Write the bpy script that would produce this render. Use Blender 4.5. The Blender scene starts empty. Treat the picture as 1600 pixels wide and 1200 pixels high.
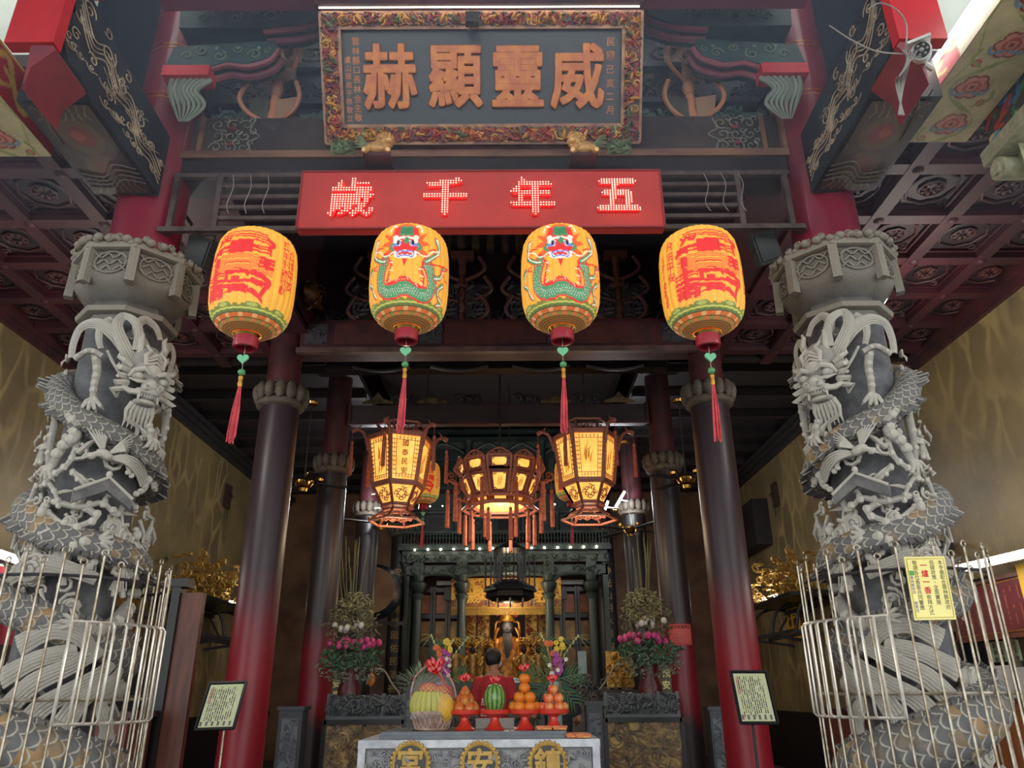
import bpy, math, random
from mathutils import Vector, Matrix
V = Vector
PI = math.pi
sc = bpy.context.scene
col = sc.collection
rnd = random.Random(7)

# ------------------------------------------------------------------ camera
F = 1182.0                                   # focal length in pixels of a 1600 px wide frame
Yc = V((-2.0, -482.0, -F)).normalized()      # world depth axis seen from the camera
Zc = V((-22.0, 2900.0, -F)).normalized()     # world up axis seen from the camera
Zc = (Zc - Yc * Zc.dot(Yc)).normalized()
Xc = Yc.cross(Zc).normalized()
EYE = V((0.15, 0.0, 1.55))
R3 = Matrix((Xc, Yc, Zc))                    # rows: world axes in camera coordinates
cd = bpy.data.cameras.new('camera')
cam = bpy.data.objects.new('camera', cd)
col.objects.link(cam)
cd.sensor_fit = 'HORIZONTAL'
cd.sensor_width = 36.0
cd.lens = 36.0 * F / 1600.0
cd.clip_end = 300
cam.matrix_world = Matrix.Translation(EYE) @ R3.to_4x4()
sc.camera = cam

# ------------------------------------------------------------------ world, exposure
w = bpy.data.worlds.new('sky')
sc.world = w
w.use_nodes = True
bg = w.node_tree.nodes['Background']
bg.inputs['Color'].default_value = (0.93, 0.96, 0.96, 1)
bg.inputs['Strength'].default_value = 1.6
sc.view_settings.view_transform = 'Standard'
sc.view_settings.look = 'None'
sc.view_settings.gamma = 1
sc.view_settings.exposure = 0.75
sc.view_settings.use_curve_mapping = False
sc.cycles.use_denoising = True
sc.cycles.max_bounces = 6
sc.cycles.diffuse_bounces = 4
sc.cycles.glossy_bounces = 3
sc.cycles.transmission_bounces = 4
sc.cycles.transparent_max_bounces = 12
sc.cycles.sample_clamp_indirect = 6


def ray(px, py):
    d = V(((px - 800) / F, -(py - 600) / F, -1))
    return V((d.dot(Xc), d.dot(Yc), d.dot(Zc)))


def at(px, py, Y):
    r = ray(px, py)
    return EYE + r * (Y / r.y)


def atx(px, py, X):
    r = ray(px, py)
    return EYE + r * ((X - EYE.x) / r.x)


# ------------------------------------------------------------------ materials
MATS = {}


def lin(c):
    return tuple((x / 12.92 if x <= 0.04045 else ((x + 0.055) / 1.055) ** 2.4) for x in c)


def rgb(r, g, b):
    return lin((r / 255, g / 255, b / 255)) + (1,)


class NT:
    def __init__(s, name):
        s.m = bpy.data.materials.new(name)
        s.m.use_nodes = True
        s.t = s.m.node_tree
        s.b = s.t.nodes['Principled BSDF']
        s.out = s.t.nodes['Material Output']

    def n(s, ty, **k):
        x = s.t.nodes.new(ty)
        for a, v in k.items():
            if a.startswith('_'):
                setattr(x, a[1:], v)
            else:
                try:
                    x.inputs[a.replace('__', ' ')].default_value = v
                except KeyError:
                    x.inputs[int(a[1:])].default_value = v
        return x

    def l(s, a, b):
        s.t.links.new(a, b)

    def coord(s, scale=(1, 1, 1), src='Object'):
        tc = s.n('ShaderNodeTexCoord')
        mp = s.n('ShaderNodeMapping')
        mp.inputs['Scale'].default_value = scale
        s.l(tc.outputs[src], mp.inputs['Vector'])
        return mp.outputs['Vector']

    def noise(s, vec, scale, detail=4, rough=.55, dist=0):
        x = s.n('ShaderNodeTexNoise')
        x.inputs['Scale'].default_value = scale
        x.inputs['Detail'].default_value = detail
        x.inputs['Roughness'].default_value = rough
        x.inputs['Distortion'].default_value = dist
        s.l(vec, x.inputs['Vector'])
        return x.outputs['Fac']

    def ramp(s, fac, stops):
        x = s.n('ShaderNodeValToRGB')
        cr = x.color_ramp
        while len(cr.elements) < len(stops):
            cr.elements.new(.5)
        for e, (p, c) in zip(cr.elements, stops):
            e.position = p
            e.color = c if len(c) == 4 else tuple(c) + (1,)
        s.l(fac, x.inputs['Fac'])
        return x.outputs['Color']

    def mix(s, fac, a, b, mode='MIX'):
        x = s.n('ShaderNodeMix', _data_type='RGBA', _blend_type=mode)
        for i, v in ((0, fac), (6, a), (7, b)):
            if hasattr(v, 'links') or isinstance(v, bpy.types.NodeSocket):
                s.l(v, x.inputs[i])
            else:
                x.inputs[i].default_value = v
        return x.outputs[2]

    def math(s, op, a, b=0.0):
        x = s.n('ShaderNodeMath', _operation=op)
        for i, v in ((0, a), (1, b)):
            if isinstance(v, bpy.types.NodeSocket):
                s.l(v, x.inputs[i])
            else:
                x.inputs[i].default_value = v
        return x.outputs[0]

    def bump(s, h, strength, dist=.01):
        x = s.n('ShaderNodeBump')
        x.inputs['Strength'].default_value = strength
        x.inputs['Distance'].default_value = dist
        s.l(h, x.inputs['Height'])
        s.l(x.outputs['Normal'], s.b.inputs['Normal'])


def mat(name, c, rough=.6, metal=0.0, c2=None, vs=4.0, bump=0.0, bs=40.0, emit=None, es=0.0, stretch=(1, 1, 1),
        lo=.35, hi=.65, edge=None, coat=0.0, spec=.5):
    """c: base colour; c2: second colour of a noise stain; edge: colour of convex edges"""
    if name in MATS:
        return MATS[name]
    t = NT(name)
    t.b.inputs['Roughness'].default_value = rough
    t.b.inputs['Metallic'].default_value = metal
    t.b.inputs['Coat Weight'].default_value = coat
    t.b.inputs['Specular IOR Level'].default_value = spec
    t.b.inputs['Base Color'].default_value = c
    vec = t.coord(stretch)
    c2 = c2 or tuple(x * .72 for x in c[:3]) + (1,)
    cc = t.ramp(t.noise(vec, vs, 5), [(lo, c), (hi, c2)])
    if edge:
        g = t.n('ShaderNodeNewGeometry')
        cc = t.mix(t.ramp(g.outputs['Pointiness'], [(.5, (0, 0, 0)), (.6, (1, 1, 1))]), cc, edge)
    t.l(cc, t.b.inputs['Base Color'])
    if bump:
        t.bump(t.noise(vec, bs, 4), bump)
    if emit:
        t.b.inputs['Emission Color'].default_value = emit
        t.b.inputs['Emission Strength'].default_value = es
    MATS[name] = t.m
    return t.m


def colmat(name, rough=.6, bump=0.0, bs=60, emit=0.0, metal=0.0, coat=0.0, dirt=0.3):
    """material that shows the colours painted on a mesh (attribute Col)"""
    if name in MATS:
        return MATS[name]
    t = NT(name)
    a = t.n('ShaderNodeAttribute', _attribute_name='Col')
    t.b.inputs['Roughness'].default_value = rough
    t.b.inputs['Metallic'].default_value = metal
    t.b.inputs['Coat Weight'].default_value = coat
    vec = t.coord()
    dr = t.ramp(t.noise(vec, 9, 5), [(.35, (1, 1, 1)), (.7, (1 - dirt,) * 3)])
    cc = t.mix(1.0, a.outputs['Color'], dr, 'MULTIPLY')
    t.l(cc, t.b.inputs['Base Color'])
    if emit:
        t.l(a.outputs['Color'], t.b.inputs['Emission Color'])
        t.b.inputs['Emission Strength'].default_value = emit
    if bump:
        t.bump(t.noise(vec, bs, 3), bump)
    MATS[name] = t.m
    return t.m


def emat(name, c, s):
    if name in MATS:
        return MATS[name]
    t = NT(name)
    t.b.inputs['Base Color'].default_value = c
    t.b.inputs['Emission Color'].default_value = c
    t.b.inputs['Emission Strength'].default_value = s
    MATS[name] = t.m
    return t.m


def glass(name, alpha, c=(1, 1, 1, 1), rough=.05):
    if name in MATS:
        return MATS[name]
    t = NT(name)
    t.b.inputs['Base Color'].default_value = c
    t.b.inputs['Roughness'].default_value = rough
    t.b.inputs['Alpha'].default_value = alpha
    MATS[name] = t.m
    return t.m


# ------------------------------------------------------------------ mesh building
def frame(d, up=V((0, 0, 1))):
    d = d.normalized()
    if abs(d.dot(up)) > .98:
        up = V((1, 0, 0))
    x = up.cross(d).normalized()
    return x, d.cross(x).normalized(), d


def basis(o, x, y, z):
    m = Matrix((x, y, z)).transposed().to_4x4()
    m.translation = o
    return m


class MB:
    """collects shapes that become ONE mesh object"""

    def __init__(s):
        s.v, s.f, s.mi, s.c, s.uv, s.k = [], [], [], {}, {}, 0

    def add(s, vs, fs, c=None, uv=None):
        o = len(s.v)
        s.v += [tuple(p) for p in vs]
        s.f += [[i + o for i in f] for f in fs]
        s.mi += [s.k] * len(fs)
        if c is not None:
            if len(c) in (3, 4) and not hasattr(c[0], '__len__'):
                c = [c] * len(vs)
            for i, x in enumerate(c):
                s.c[o + i] = x
        if uv is not None:
            for i, x in enumerate(uv):
                s.uv[o + i] = x
        return s

    def box(s, c, size, m=None, col=None):
        c = V(c)
        hx, hy, hz = size[0] / 2, size[1] / 2, size[2] / 2
        P = [V((x * hx, y * hy, z * hz)) for x in (-1, 1) for y in (-1, 1) for z in (-1, 1)]
        P = [(m @ p if m else p) + c for p in P]
        return s.add(P, [(0, 1, 3, 2), (4, 6, 7, 5), (0, 4, 5, 1), (2, 3, 7, 6), (0, 2, 6, 4), (1, 5, 7, 3)], col)

    def span(s, a, b, col=None):
        a, b = V(a), V(b)
        return s.box((a + b) / 2, (abs(b.x - a.x), abs(b.y - a.y), abs(b.z - a.z)), None, col)

    def bar(s, a, b, w_, h_, up=V((0, 0, 1)), col=None):
        a, b = V(a), V(b)
        x, y, z = frame(b - a, up)
        return s.box((a + b) / 2, (w_, h_, (b - a).length), Matrix((x, y, z)).transposed(), col)

    def tube(s, pts, r, n=8, col=None, caps=True, closed=False, uvs=(1, 1), flat=1.0, up=None):
        pts = [V(p) for p in pts]
        N = len(pts)
        rr = r if hasattr(r, '__len__') else [r] * N
        vs, uv = [], []
        L = 0
        px = None
        for i, p in enumerate(pts):
            if closed:
                d = pts[(i + 1) % N] - pts[i - 1]
            else:
                d = pts[min(i + 1, N - 1)] - pts[max(i - 1, 0)]
            if d.length < 1e-9:
                d = V((0, 0, 1))
            if i:
                L += (p - pts[i - 1]).length
            if px is None:
                px = frame(d, up or V((0, 0, 1)))[0]
            dd = d.normalized()
            px = (px - dd * px.dot(dd))
            px = px.normalized() if px.length > 1e-6 else frame(d)[0]
            py = dd.cross(px)
            for j in range(n + 1):
                a = 2 * PI * j / n
                vs.append(p + px * (math.cos(a) * rr[i]) + py * (math.sin(a) * rr[i] * flat))
                uv.append((L * uvs[0], j / n * uvs[1]))
        fs = []
        M = n + 1
        for i in range(N if closed else N - 1):
            for j in range(n):
                i2 = (i + 1) % N
                fs.append((i * M + j, i * M + j + 1, i2 * M + j + 1, i2 * M + j))
        if caps and not closed:
            fs.append(tuple(range(n - 1, -1, -1)))
            fs.append(tuple((N - 1) * M + j for j in range(n)))
        return s.add(vs, fs, col, uv)

    def lathe(s, prof, n=24, o=(0, 0, 0), m=None, col=None, a0=0.0, a1=2 * PI, wob=None):
        o = V(o)
        full = abs(a1 - a0 - 2 * PI) < 1e-6
        K = n if full else n + 1
        vs = []
        for (r, z) in prof:
            for j in range(K):
                a = a0 + (a1 - a0) * j / n
                q = r * (wob(a, z) if wob else 1)
                p = V((q * math.cos(a), q * math.sin(a), z))
                vs.append((m @ p if m else p) + o)
        fs = []
        for i in range(len(prof) - 1):
            for j in range(K if full else K - 1):
                j2 = (j + 1) % K
                fs.append((i * K + j, i * K + j2, (i + 1) * K + j2, (i + 1) * K + j))
        if full:
            if prof[0][0] > 1e-4:
                fs.append(tuple(range(K - 1, -1, -1)))
            if prof[-1][0] > 1e-4:
                fs.append(tuple((len(prof) - 1) * K + j for j in range(K)))
        return s.add(vs, fs, col)

    def cyl(s, a, b, r, n=12, r2=None, col=None):
        return s.tube([a, b], [r, r if r2 is None else r2], n, col)

    def ell(s, c, r, m=None, n=10, k=7, col=None):
        c = V(c)
        r = r if hasattr(r, '__len__') else (r, r, r)
        vs = []
        for i in range(k + 1):
            ph = PI * i / k
            for j in range(n):
                a = 2 * PI * j / n
                p = V((r[0] * math.sin(ph) * math.cos(a), r[1] * math.sin(ph) * math.sin(a), r[2] * math.cos(ph)))
                vs.append((m @ p if m else p) + c)
        fs = []
        for i in range(k):
            for j in range(n):
                j2 = (j + 1) % n
                q = (i * n + j, (i + 1) * n + j, (i + 1) * n + j2, i * n + j2)
                fs.append(q)
        return s.add(vs, fs, col)

    def prism(s, poly, M, t, col=None):
        """poly in the xy plane of matrix M, extruded from 0 to t along its z"""
        n = len(poly)
        vs = [M @ V((x, y, 0)) for x, y in poly] + [M @ V((x, y, t)) for x, y in poly]
        fs = [tuple(range(n - 1, -1, -1)), tuple(range(n, 2 * n))] + [(i, (i + 1) % n, n + (i + 1) % n, n + i) for i in range(n)]
        return s.add(vs, fs, col)

    def quad(s, a, b, c, d, col=None):
        return s.add([a, b, c, d], [(0, 1, 2, 3)], col)

    def join(s, o, M=None, flip=False, k=None):
        off = len(s.v)
        s.v += [tuple(M @ V(p)) if M else p for p in o.v]
        s.f += [[i + off for i in (reversed(f) if flip else f)] for f in o.f]
        s.mi += [m if k is None else k for m in o.mi]
        for i, x in o.c.items():
            s.c[i + off] = x
        for i, x in o.uv.items():
            s.uv[i + off] = x
        return s

    def mirror(s):
        r = MB()
        r.join(s, Matrix.Scale(-1, 4, V((1, 0, 0))), True)
        return r

    def mesh(s, name, mats, smooth=True, ang=40):
        me = bpy.data.meshes.new(name)
        me.from_pydata(s.v, [], s.f)
        mats = mats if isinstance(mats, (list, tuple)) else [mats]
        for m in mats:
            me.materials.append(m)
        if len(mats) > 1:
            me.polygons.foreach_set('material_index', s.mi)
        if s.c:
            a = me.attributes.new('Col', 'FLOAT_COLOR', 'POINT')
            buf = []
            for i in range(len(s.v)):
                q = s.c.get(i, (.5, .5, .5, 1))
                buf += [q[0], q[1], q[2], 1.0]
            a.data.foreach_set('color', buf)
        if s.uv:
            a = me.attributes.new('uvp', 'FLOAT_VECTOR', 'POINT')
            buf = []
            for i in range(len(s.v)):
                q = s.uv.get(i, (0, 0))
                buf += [q[0], q[1], 0.0]
            a.data.foreach_set('vector', buf)
        me.update()
        if smooth:
            me.shade_smooth()
            try:
                me.set_sharp_from_angle(angle=math.radians(ang))
            except Exception:
                pass
        return me

    def build(s, name, mats, parent=None, smooth=True, ang=40, **k):
        """vertices are given in world coordinates; the origin goes to the parent's"""
        o = bpy.data.objects.new(name, s.mesh(name, mats, smooth, ang))
        col.objects.link(o)
        if parent:
            o.parent = parent
            M = wm(parent).inverted()
            o.data.transform(M)
        else:
            c = V((0, 0, 0))
            xs = [p[0] for p in s.v]; ys = [p[1] for p in s.v]; zs = [p[2] for p in s.v]
            c = V(((min(xs) + max(xs)) / 2, (min(ys) + max(ys)) / 2, min(zs)))
            o.data.transform(Matrix.Translation(-c))
            o.location = c
        tag(o, **k)
        return o


def wm(o):
    m = Matrix.LocRotScale(o.location, o.rotation_euler, o.scale)
    return wm(o.parent) @ m if o.parent else m


def tag(o, label=None, cat=None, group=None, kind=None):
    if label: o['label'] = label
    if cat: o['category'] = cat
    if group: o['group'] = group
    if kind: o['kind'] = kind
    return o


def empty(name, loc, label=None, cat=None, group=None, rz=0.0):
    o = bpy.data.objects.new(name, None)
    o.empty_display_size = .1
    col.objects.link(o)
    o.location = loc
    o.rotation_euler = (0, 0, rz)
    return tag(o, label, cat, group)


def copy_tree(o, parent=None):
    c = o.copy()
    col.objects.link(c)
    if parent:
        c.parent = parent
    for ch in [x for x in bpy.data.objects if x.parent == o]:
        copy_tree(ch, c)
    return c


def point_lamp(t, p, watts, c=(1, 1, 1), r=.05):
    """the light a lamp gives"""
    ld = bpy.data.lights.new('lamp_light', 'POINT')
    ld.energy = watts; ld.color = c; ld.shadow_soft_size = r
    o = bpy.data.objects.new('lamp_light', ld)
    col.objects.link(o); o.parent = t
    o.location = wm(t).inverted() @ V(p)
    return o


# ---- writing
GL = {}


def glyph(ch, bold=0.0, depth=.02, bevel=0.0):
    key = (ch, bold, depth, bevel)
    if key in GL:
        return GL[key]
    cu = bpy.data.curves.new('writing', 'FONT')
    cu.body = ch
    cu.size = 1.0
    cu.align_x = 'CENTER'
    cu.align_y = 'CENTER'
    cu.extrude = depth
    cu.offset = bold
    cu.bevel_depth = bevel
    cu.resolution_u = 2
    ob = bpy.data.objects.new('writing', cu)
    col.objects.link(ob)
    dg = bpy.context.evaluated_depsgraph_get()
    me = ob.evaluated_get(dg).to_mesh()
    vs = [v.co.copy() for v in me.vertices]
    fs = [tuple(p.vertices) for p in me.polygons]
    ob.to_mesh_clear() if hasattr(ob, 'to_mesh_clear') else None
    bpy.data.objects.remove(ob)
    bpy.data.curves.remove(cu)
    if vs:
        x0 = min(v.x for v in vs); x1 = max(v.x for v in vs)
        y0 = min(v.y for v in vs); y1 = max(v.y for v in vs)
        c = V(((x0 + x1) / 2, (y0 + y1) / 2, 0))
        vs = [v - c for v in vs]
    GL[key] = (vs, fs)
    return GL[key]


def write(mb, ch, M, size, bold=0.0, depth=.02, sx=1.0, bevel=0.0, col=None):
    """bold strokes are made of the same letter laid several times with a small shift"""
    vs, fs = glyph(ch, 0.0 if bold > .008 else bold, depth, bevel)
    sh = [(0, 0)] if bold <= .008 else [(0, 0), (bold, 0), (-bold, 0), (0, bold), (0, -bold)] + ([(bold * .7, bold * .7), (-bold * .7, bold * .7), (bold * .7, -bold * .7), (-bold * .7, -bold * .7)] if bold > .02 else [])
    for i, (dx, dy) in enumerate(sh):
        e = i * min(.0005, depth * size * .12)
        mb.add([M @ V(((v.x + dx) * size * sx, (v.y + dy) * size, v.z * size + e)) for v in vs], fs, col)


def column_text(mb, text, M, x, y, size, pitch=1.1, bold=0.0, depth=.02):
    for i, ch in enumerate(text):
        if ch != ' ':
            write(mb, ch, M @ Matrix.Translation(V((x, y - i * size * pitch, 0))), size, bold, depth)


# ---- carving
def spiral(c, M, r, turns=1.4, n=12, sgn=1, a0=0):
    out = []
    for i in range(n + 1):
        t = i / n
        a = a0 + sgn * turns * 2 * PI * t
        q = r * (1 - .82 * t)
        out.append(c + M @ V((q * math.cos(a), q * math.sin(a), 0)))
    return out


def relief(mb, M, w_, h_, n, amp=.02, seed=1, size=.05, nm=1, cols=None, leaf=.5):
    """scrolls, leaves and knobs carved over a w x h field in the xy plane of M, rising along its z"""
    r = random.Random(seed)
    R = M.to_3x3()
    mb.prism([(-w_ / 2, -h_ / 2), (w_ / 2, -h_ / 2), (w_ / 2, h_ / 2), (-w_ / 2, h_ / 2)], M, .004)
    for i in range(n):
        x, y = (r.random() - .5) * w_, (r.random() - .5) * h_
        mb.k = r.randrange(nm)
        cc = r.choice(cols) if cols else None
        c = M @ V((x, y, amp * (.3 + .7 * r.random())))
        q = size * (.55 + .7 * r.random())
        q = min(q, .9 * (w_ / 2 - abs(x)) + size * .25, .9 * (h_ / 2 - abs(y)) + size * .25)
        if r.random() > leaf:
            p = spiral(c, R, q, .9 + r.random(), 9, r.choice((-1, 1)), r.random() * 6)
            mb.tube(p, [q * .22 * (1 - .5 * k / 9) for k in range(10)], 5, cc, caps=False)
        else:
            a = r.random() * 6.28
            m = R @ Matrix.Rotation(a, 3, 'Z') @ Matrix.Rotation(.3 * (r.random() - .5), 3, 'Y')
            mb.ell(c, (q * .9, q * .35, amp * .8), m, 7, 5, cc)
    mb.k = 0


def catmull(P, k=6):
    P = [V(p) for p in P]
    out = []
    n = len(P)
    for i in range(n - 1):
        p0, p1, p2, p3 = P[max(i - 1, 0)], P[i], P[i + 1], P[min(i + 2, n - 1)]
        for j in range(k):
            t = j / k
            out.append(.5 * ((2 * p1) + (p2 - p0) * t + (2 * p0 - 5 * p1 + 4 * p2 - p3) * t * t + (3 * p1 - p0 - 3 * p2 + p3) * t ** 3))
    out.append(P[-1])
    return out


# ---- a small painter: flat colours on a fine grid (patterns printed or painted on a thing)
class Canvas:
    def __init__(s, w_, h_, c):
        s.w, s.h = w_, h_
        s.p = [[c] * w_ for _ in range(h_)]

    def _pt(s, x, y, c):
        if 0 <= y < s.h:
            s.p[y][x % s.w] = c

    def poly(s, P, c):
        ys = [p[1] for p in P]
        for y in range(max(0, int(min(ys))), min(s.h - 1, int(max(ys))) + 1):
            xs = []
            yy = y + .5
            for i in range(len(P)):
                (x0, y0), (x1, y1) = P[i], P[(i + 1) % len(P)]
                if (y0 <= yy) != (y1 <= yy):
                    xs.append(x0 + (yy - y0) / (y1 - y0) * (x1 - x0))
            xs.sort()
            for a, b in zip(xs[::2], xs[1::2]):
                for x in range(int(math.floor(a + .5)), int(math.floor(b + .5))):
                    s._pt(x, y, c)

    def disc(s, x0, y0, r, c, ry=None):
        ry = ry or r
        for y in range(int(y0 - ry), int(y0 + ry) + 2):
            for x in range(int(x0 - r), int(x0 + r) + 2):
                if ((x + .5 - x0) / r) ** 2 + ((y + .5 - y0) / ry) ** 2 <= 1:
                    s._pt(x, y, c)

    def line(s, P, wd, c, w2=None):
        """stroke along P (list of points), width from wd to w2"""
        n = len(P)
        w2 = wd if w2 is None else w2
        for i in range(n - 1):
            (x0, y0), (x1, y1) = P[i][:2], P[i + 1][:2]
            L = max(1, int(math.hypot(x1 - x0, y1 - y0) * 1.5))
            for k in range(L + 1):
                t = (i + k / L) / (n - 1)
                q = (wd + (w2 - wd) * t) / 2
                x, y = x0 + (x1 - x0) * k / L, y0 + (y1 - y0) * k / L
                if q < .8:
                    s._pt(int(x), int(y), c)
                else:
                    s.disc(x, y, q, c)

    def curve(s, P, wd, c, w2=None, k=8):
        Q = catmull([(a[0], a[1], 0) for a in P], k)
        s.line([(q.x, q.y) for q in Q], wd, c, w2)

    def glyph(s, ch, cx, cy, w_, h_, c, bold=0.0):
        vs, fs = glyph(ch, 0.0, 0.0)
        if not vs:
            return
        x0 = min(v.x for v in vs); x1 = max(v.x for v in vs)
        y0 = min(v.y for v in vs); y1 = max(v.y for v in vs)
        for dx, dy in ([(0, 0)] if not bold else [(0, 0), (bold, 0), (-bold, 0), (0, bold), (0, -bold)]):
            for f in fs:
                s.poly([(cx + dx * w_ + (vs[i].x - (x0 + x1) / 2) / (x1 - x0) * w_, cy + dy * h_ - (vs[i].y - (y0 + y1) / 2) / (y1 - y0) * h_) for i in f], c)


def painted(mb, cv, fn):
    """lay a canvas over a surface: fn(u, v) -> point, u right, v down"""
    vs, cs, fs = [], [], []
    W, H = cv.w, cv.h
    for y in range(H):
        for x in range(W):
            vs.append(fn(x / (W - 1), y / (H - 1)))
            cs.append(cv.p[y][x])
    for y in range(H - 1):
        for x in range(W - 1):
            i = y * W + x
            fs.append((i, i + 1, i + W + 1, i + W))
    mb.add(vs, fs, cs)
# ------------------------------------------------------------------ palette
STONE = mat('carved stone', rgb(118, 116, 113), .8, c2=rgb(76, 76, 79), vs=7, bump=.55, bs=60, edge=rgb(182, 177, 166))  # pale edge colour also paints highlights onto the carving
STONE_D = mat('dark dressed stone', rgb(104, 104, 106), .75, c2=rgb(78, 78, 82), vs=14, bump=.35, bs=120)
RED = mat('red lacquer', rgb(150, 30, 46), .28, c2=rgb(120, 24, 40), vs=2.5, bump=.08, bs=6, coat=.25)
RED_BR = mat('bright red paint', rgb(196, 36, 48), .45, c2=rgb(170, 30, 44), vs=3)
DWOOD = mat('smoked dark wood', rgb(42, 32, 36), .55, c2=rgb(28, 24, 29), vs=3, bump=.2, bs=25)
DWOOD_R = mat('smoked red wood', rgb(84, 38, 42), .5, c2=rgb(50, 28, 34), vs=3, bump=.2, bs=20)
MAROON = mat('maroon ceiling paint', rgb(76, 28, 40), .6, c2=rgb(52, 24, 34), vs=2)
MAROON_D = mat('dark coffer panel', rgb(48, 24, 32), .6, c2=rgb(34, 22, 30), vs=5, bump=.3, bs=30)
BLACK = mat('black lacquer', rgb(30, 30, 34), .35, c2=rgb(22, 22, 26), vs=5)
BLK_METAL = mat('black painted metal', rgb(52, 50, 52), .5, c2=rgb(38, 36, 38), vs=9)
SHR = mat('green black shrine wood', rgb(46, 60, 57), .45, c2=rgb(31, 42, 42), vs=4, bump=.25, bs=30)
GOLD = mat('gold leaf', rgb(212, 160, 60), .35, .75, c2=rgb(150, 96, 36), vs=12, bump=.3, bs=50)
GOLD_D = mat('tarnished gold relief', rgb(190, 152, 76), .36, .6, c2=rgb(96, 68, 36), vs=9, bump=.5, bs=45)
BRASS = mat('polished brass', rgb(220, 170, 90), .18, 1.0)
COPPER = mat('copper red carving', rgb(140, 78, 62), .5, c2=rgb(92, 48, 46), vs=10, edge=rgb(190, 130, 100))
TEAL = mat('dull teal carving', rgb(48, 70, 72), .55, c2=rgb(34, 44, 52), vs=8, edge=rgb(96, 120, 112))
TEALM = mat('dark teal board', rgb(42, 52, 62), .5, c2=rgb(34, 38, 46), vs=3, bump=.1)
CREAM = mat('cream outline paint', rgb(178, 164, 140), .6, c2=rgb(130, 118, 104), vs=8)
CREAM_D = mat('dark outline paint', rgb(110, 104, 100), .6, c2=rgb(74, 72, 74), vs=8)  # darker version of the cream outline
WOOD = mat('brown varnished wood', rgb(118, 66, 46), .4, c2=rgb(84, 42, 32), vs=3, stretch=(6, 6, .6), bump=.1, bs=8)
WOOD_O = mat('orange brown wood', rgb(176, 108, 66), .5, c2=rgb(150, 88, 54), vs=4, stretch=(4, 4, .6))
WHITE = mat('white paper', rgb(232, 232, 228), .7, c2=rgb(215, 215, 212), vs=3)
STEEL = mat('worn steel', rgb(196, 188, 172), .38, .8, c2=rgb(140, 124, 100), vs=14)
GREYGREEN = mat('pale stone', rgb(176, 178, 150), .7, c2=rgb(150, 150, 124), vs=20, bump=.5, bs=60)

# plaster side walls: ochre brown, paler vertical runs
def wall_material(name, seed):
    t = NT(name)
    t.b.inputs['Roughness'].default_value = .42
    vec = t.coord((1, 1, 1))
    base = t.ramp(t.noise(vec, .9, 5, .6), [(.3, rgb(104, 92, 70)), (.5, rgb(130, 113, 80)), (.72, rgb(152, 130, 88))])
    mp = t.n('ShaderNodeMapping')
    mp.inputs['Scale'].default_value = (1.6, 1.6, .62)
    mp.inputs['Location'].default_value = (seed, seed * 2, seed)
    t.l(vec, mp.inputs['Vector'])
    nz = t.n('ShaderNodeTexNoise'); nz.inputs['Scale'].default_value = 2.2
    t.l(vec, nz.inputs['Vector'])
    ad = t.n('ShaderNodeMix', _data_type='VECTOR')
    ad.inputs[0].default_value = .22
    t.l(mp.outputs[0], ad.inputs[4]); t.l(nz.outputs['Color'], ad.inputs[5])
    vo = t.n('ShaderNodeTexVoronoi', _feature='DISTANCE_TO_EDGE')
    vo.inputs['Scale'].default_value = 2.4
    t.l(ad.outputs[1], vo.inputs['Vector'])
    ln = t.ramp(vo.outputs['Distance'], [(.0, (1, 1, 1)), (.05, (.75, .75, .75)), (.11, (0, 0, 0))])
    msk = t.ramp(t.noise(vec, .7, 3), [(.4, (0, 0, 0)), (.62, (.8, .8, .8))])
    fac = t.mix(1.0, ln, msk, 'MULTIPLY')
    c = t.mix(fac, base, rgb(182, 160, 108))
    sp = t.ramp(t.noise(vec, 26, 2), [(.68, (0, 0, 0)), (.74, (.5, .5, .5))])
    c = t.mix(sp, c, rgb(176, 158, 116))
    t.l(c, t.b.inputs['Base Color'])
    t.bump(t.noise(vec, 5, 5), .15, .03)
    return t.m
WALLM = wall_material('ochre stained plaster', 1.3)
WALLM2 = wall_material('ochre cracked plaster', 5.1)
FLOORM = mat('grey granite paving', rgb(120, 116, 110), .5, c2=rgb(92, 90, 88), vs=2)

def struct(name, mb, m, parent=None):
    return mb.build(name, m, parent, kind='structure')

ZF = .3                                                    # raised hall floor
mb = MB(); mb.span((-14, -9, -.3), (14, 7.0, 0)); mb.span((-5.2, 7.0, -.3), (5.2, 17.6, ZF))
struct('floor', mb, FLOORM)
mb = MB(); mb.span((-5.25, 3.9, 0), (-5, 17.5, 8)); struct('wall_left', mb, WALLM)
mb = MB(); mb.span((5, 3.9, 0), (5.25, 17.5, 8)); struct('wall_right', mb, WALLM2)
mb = MB(); mb.span((-5.25, 17.3, 0), (5.25, 17.55, 8))
struct('wall_back', mb, mat('brown rear panelling', rgb(150, 108, 74), .5, c2=rgb(110, 74, 50), vs=2))
mb = MB(); mb.span((-9, -7, 6.9), (9, 2.7, 7.1)); struct('unseen_shade_roof', mb, mat('grey shade roof', rgb(150, 150, 146), .7))  # unseen roof, placed to cut the top light on the front
mb = MB(); mb.span((-5.25, 3.6, 7.6), (5.25, 17.55, 7.8)); struct('ceiling', mb, MAROON_D)
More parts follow.
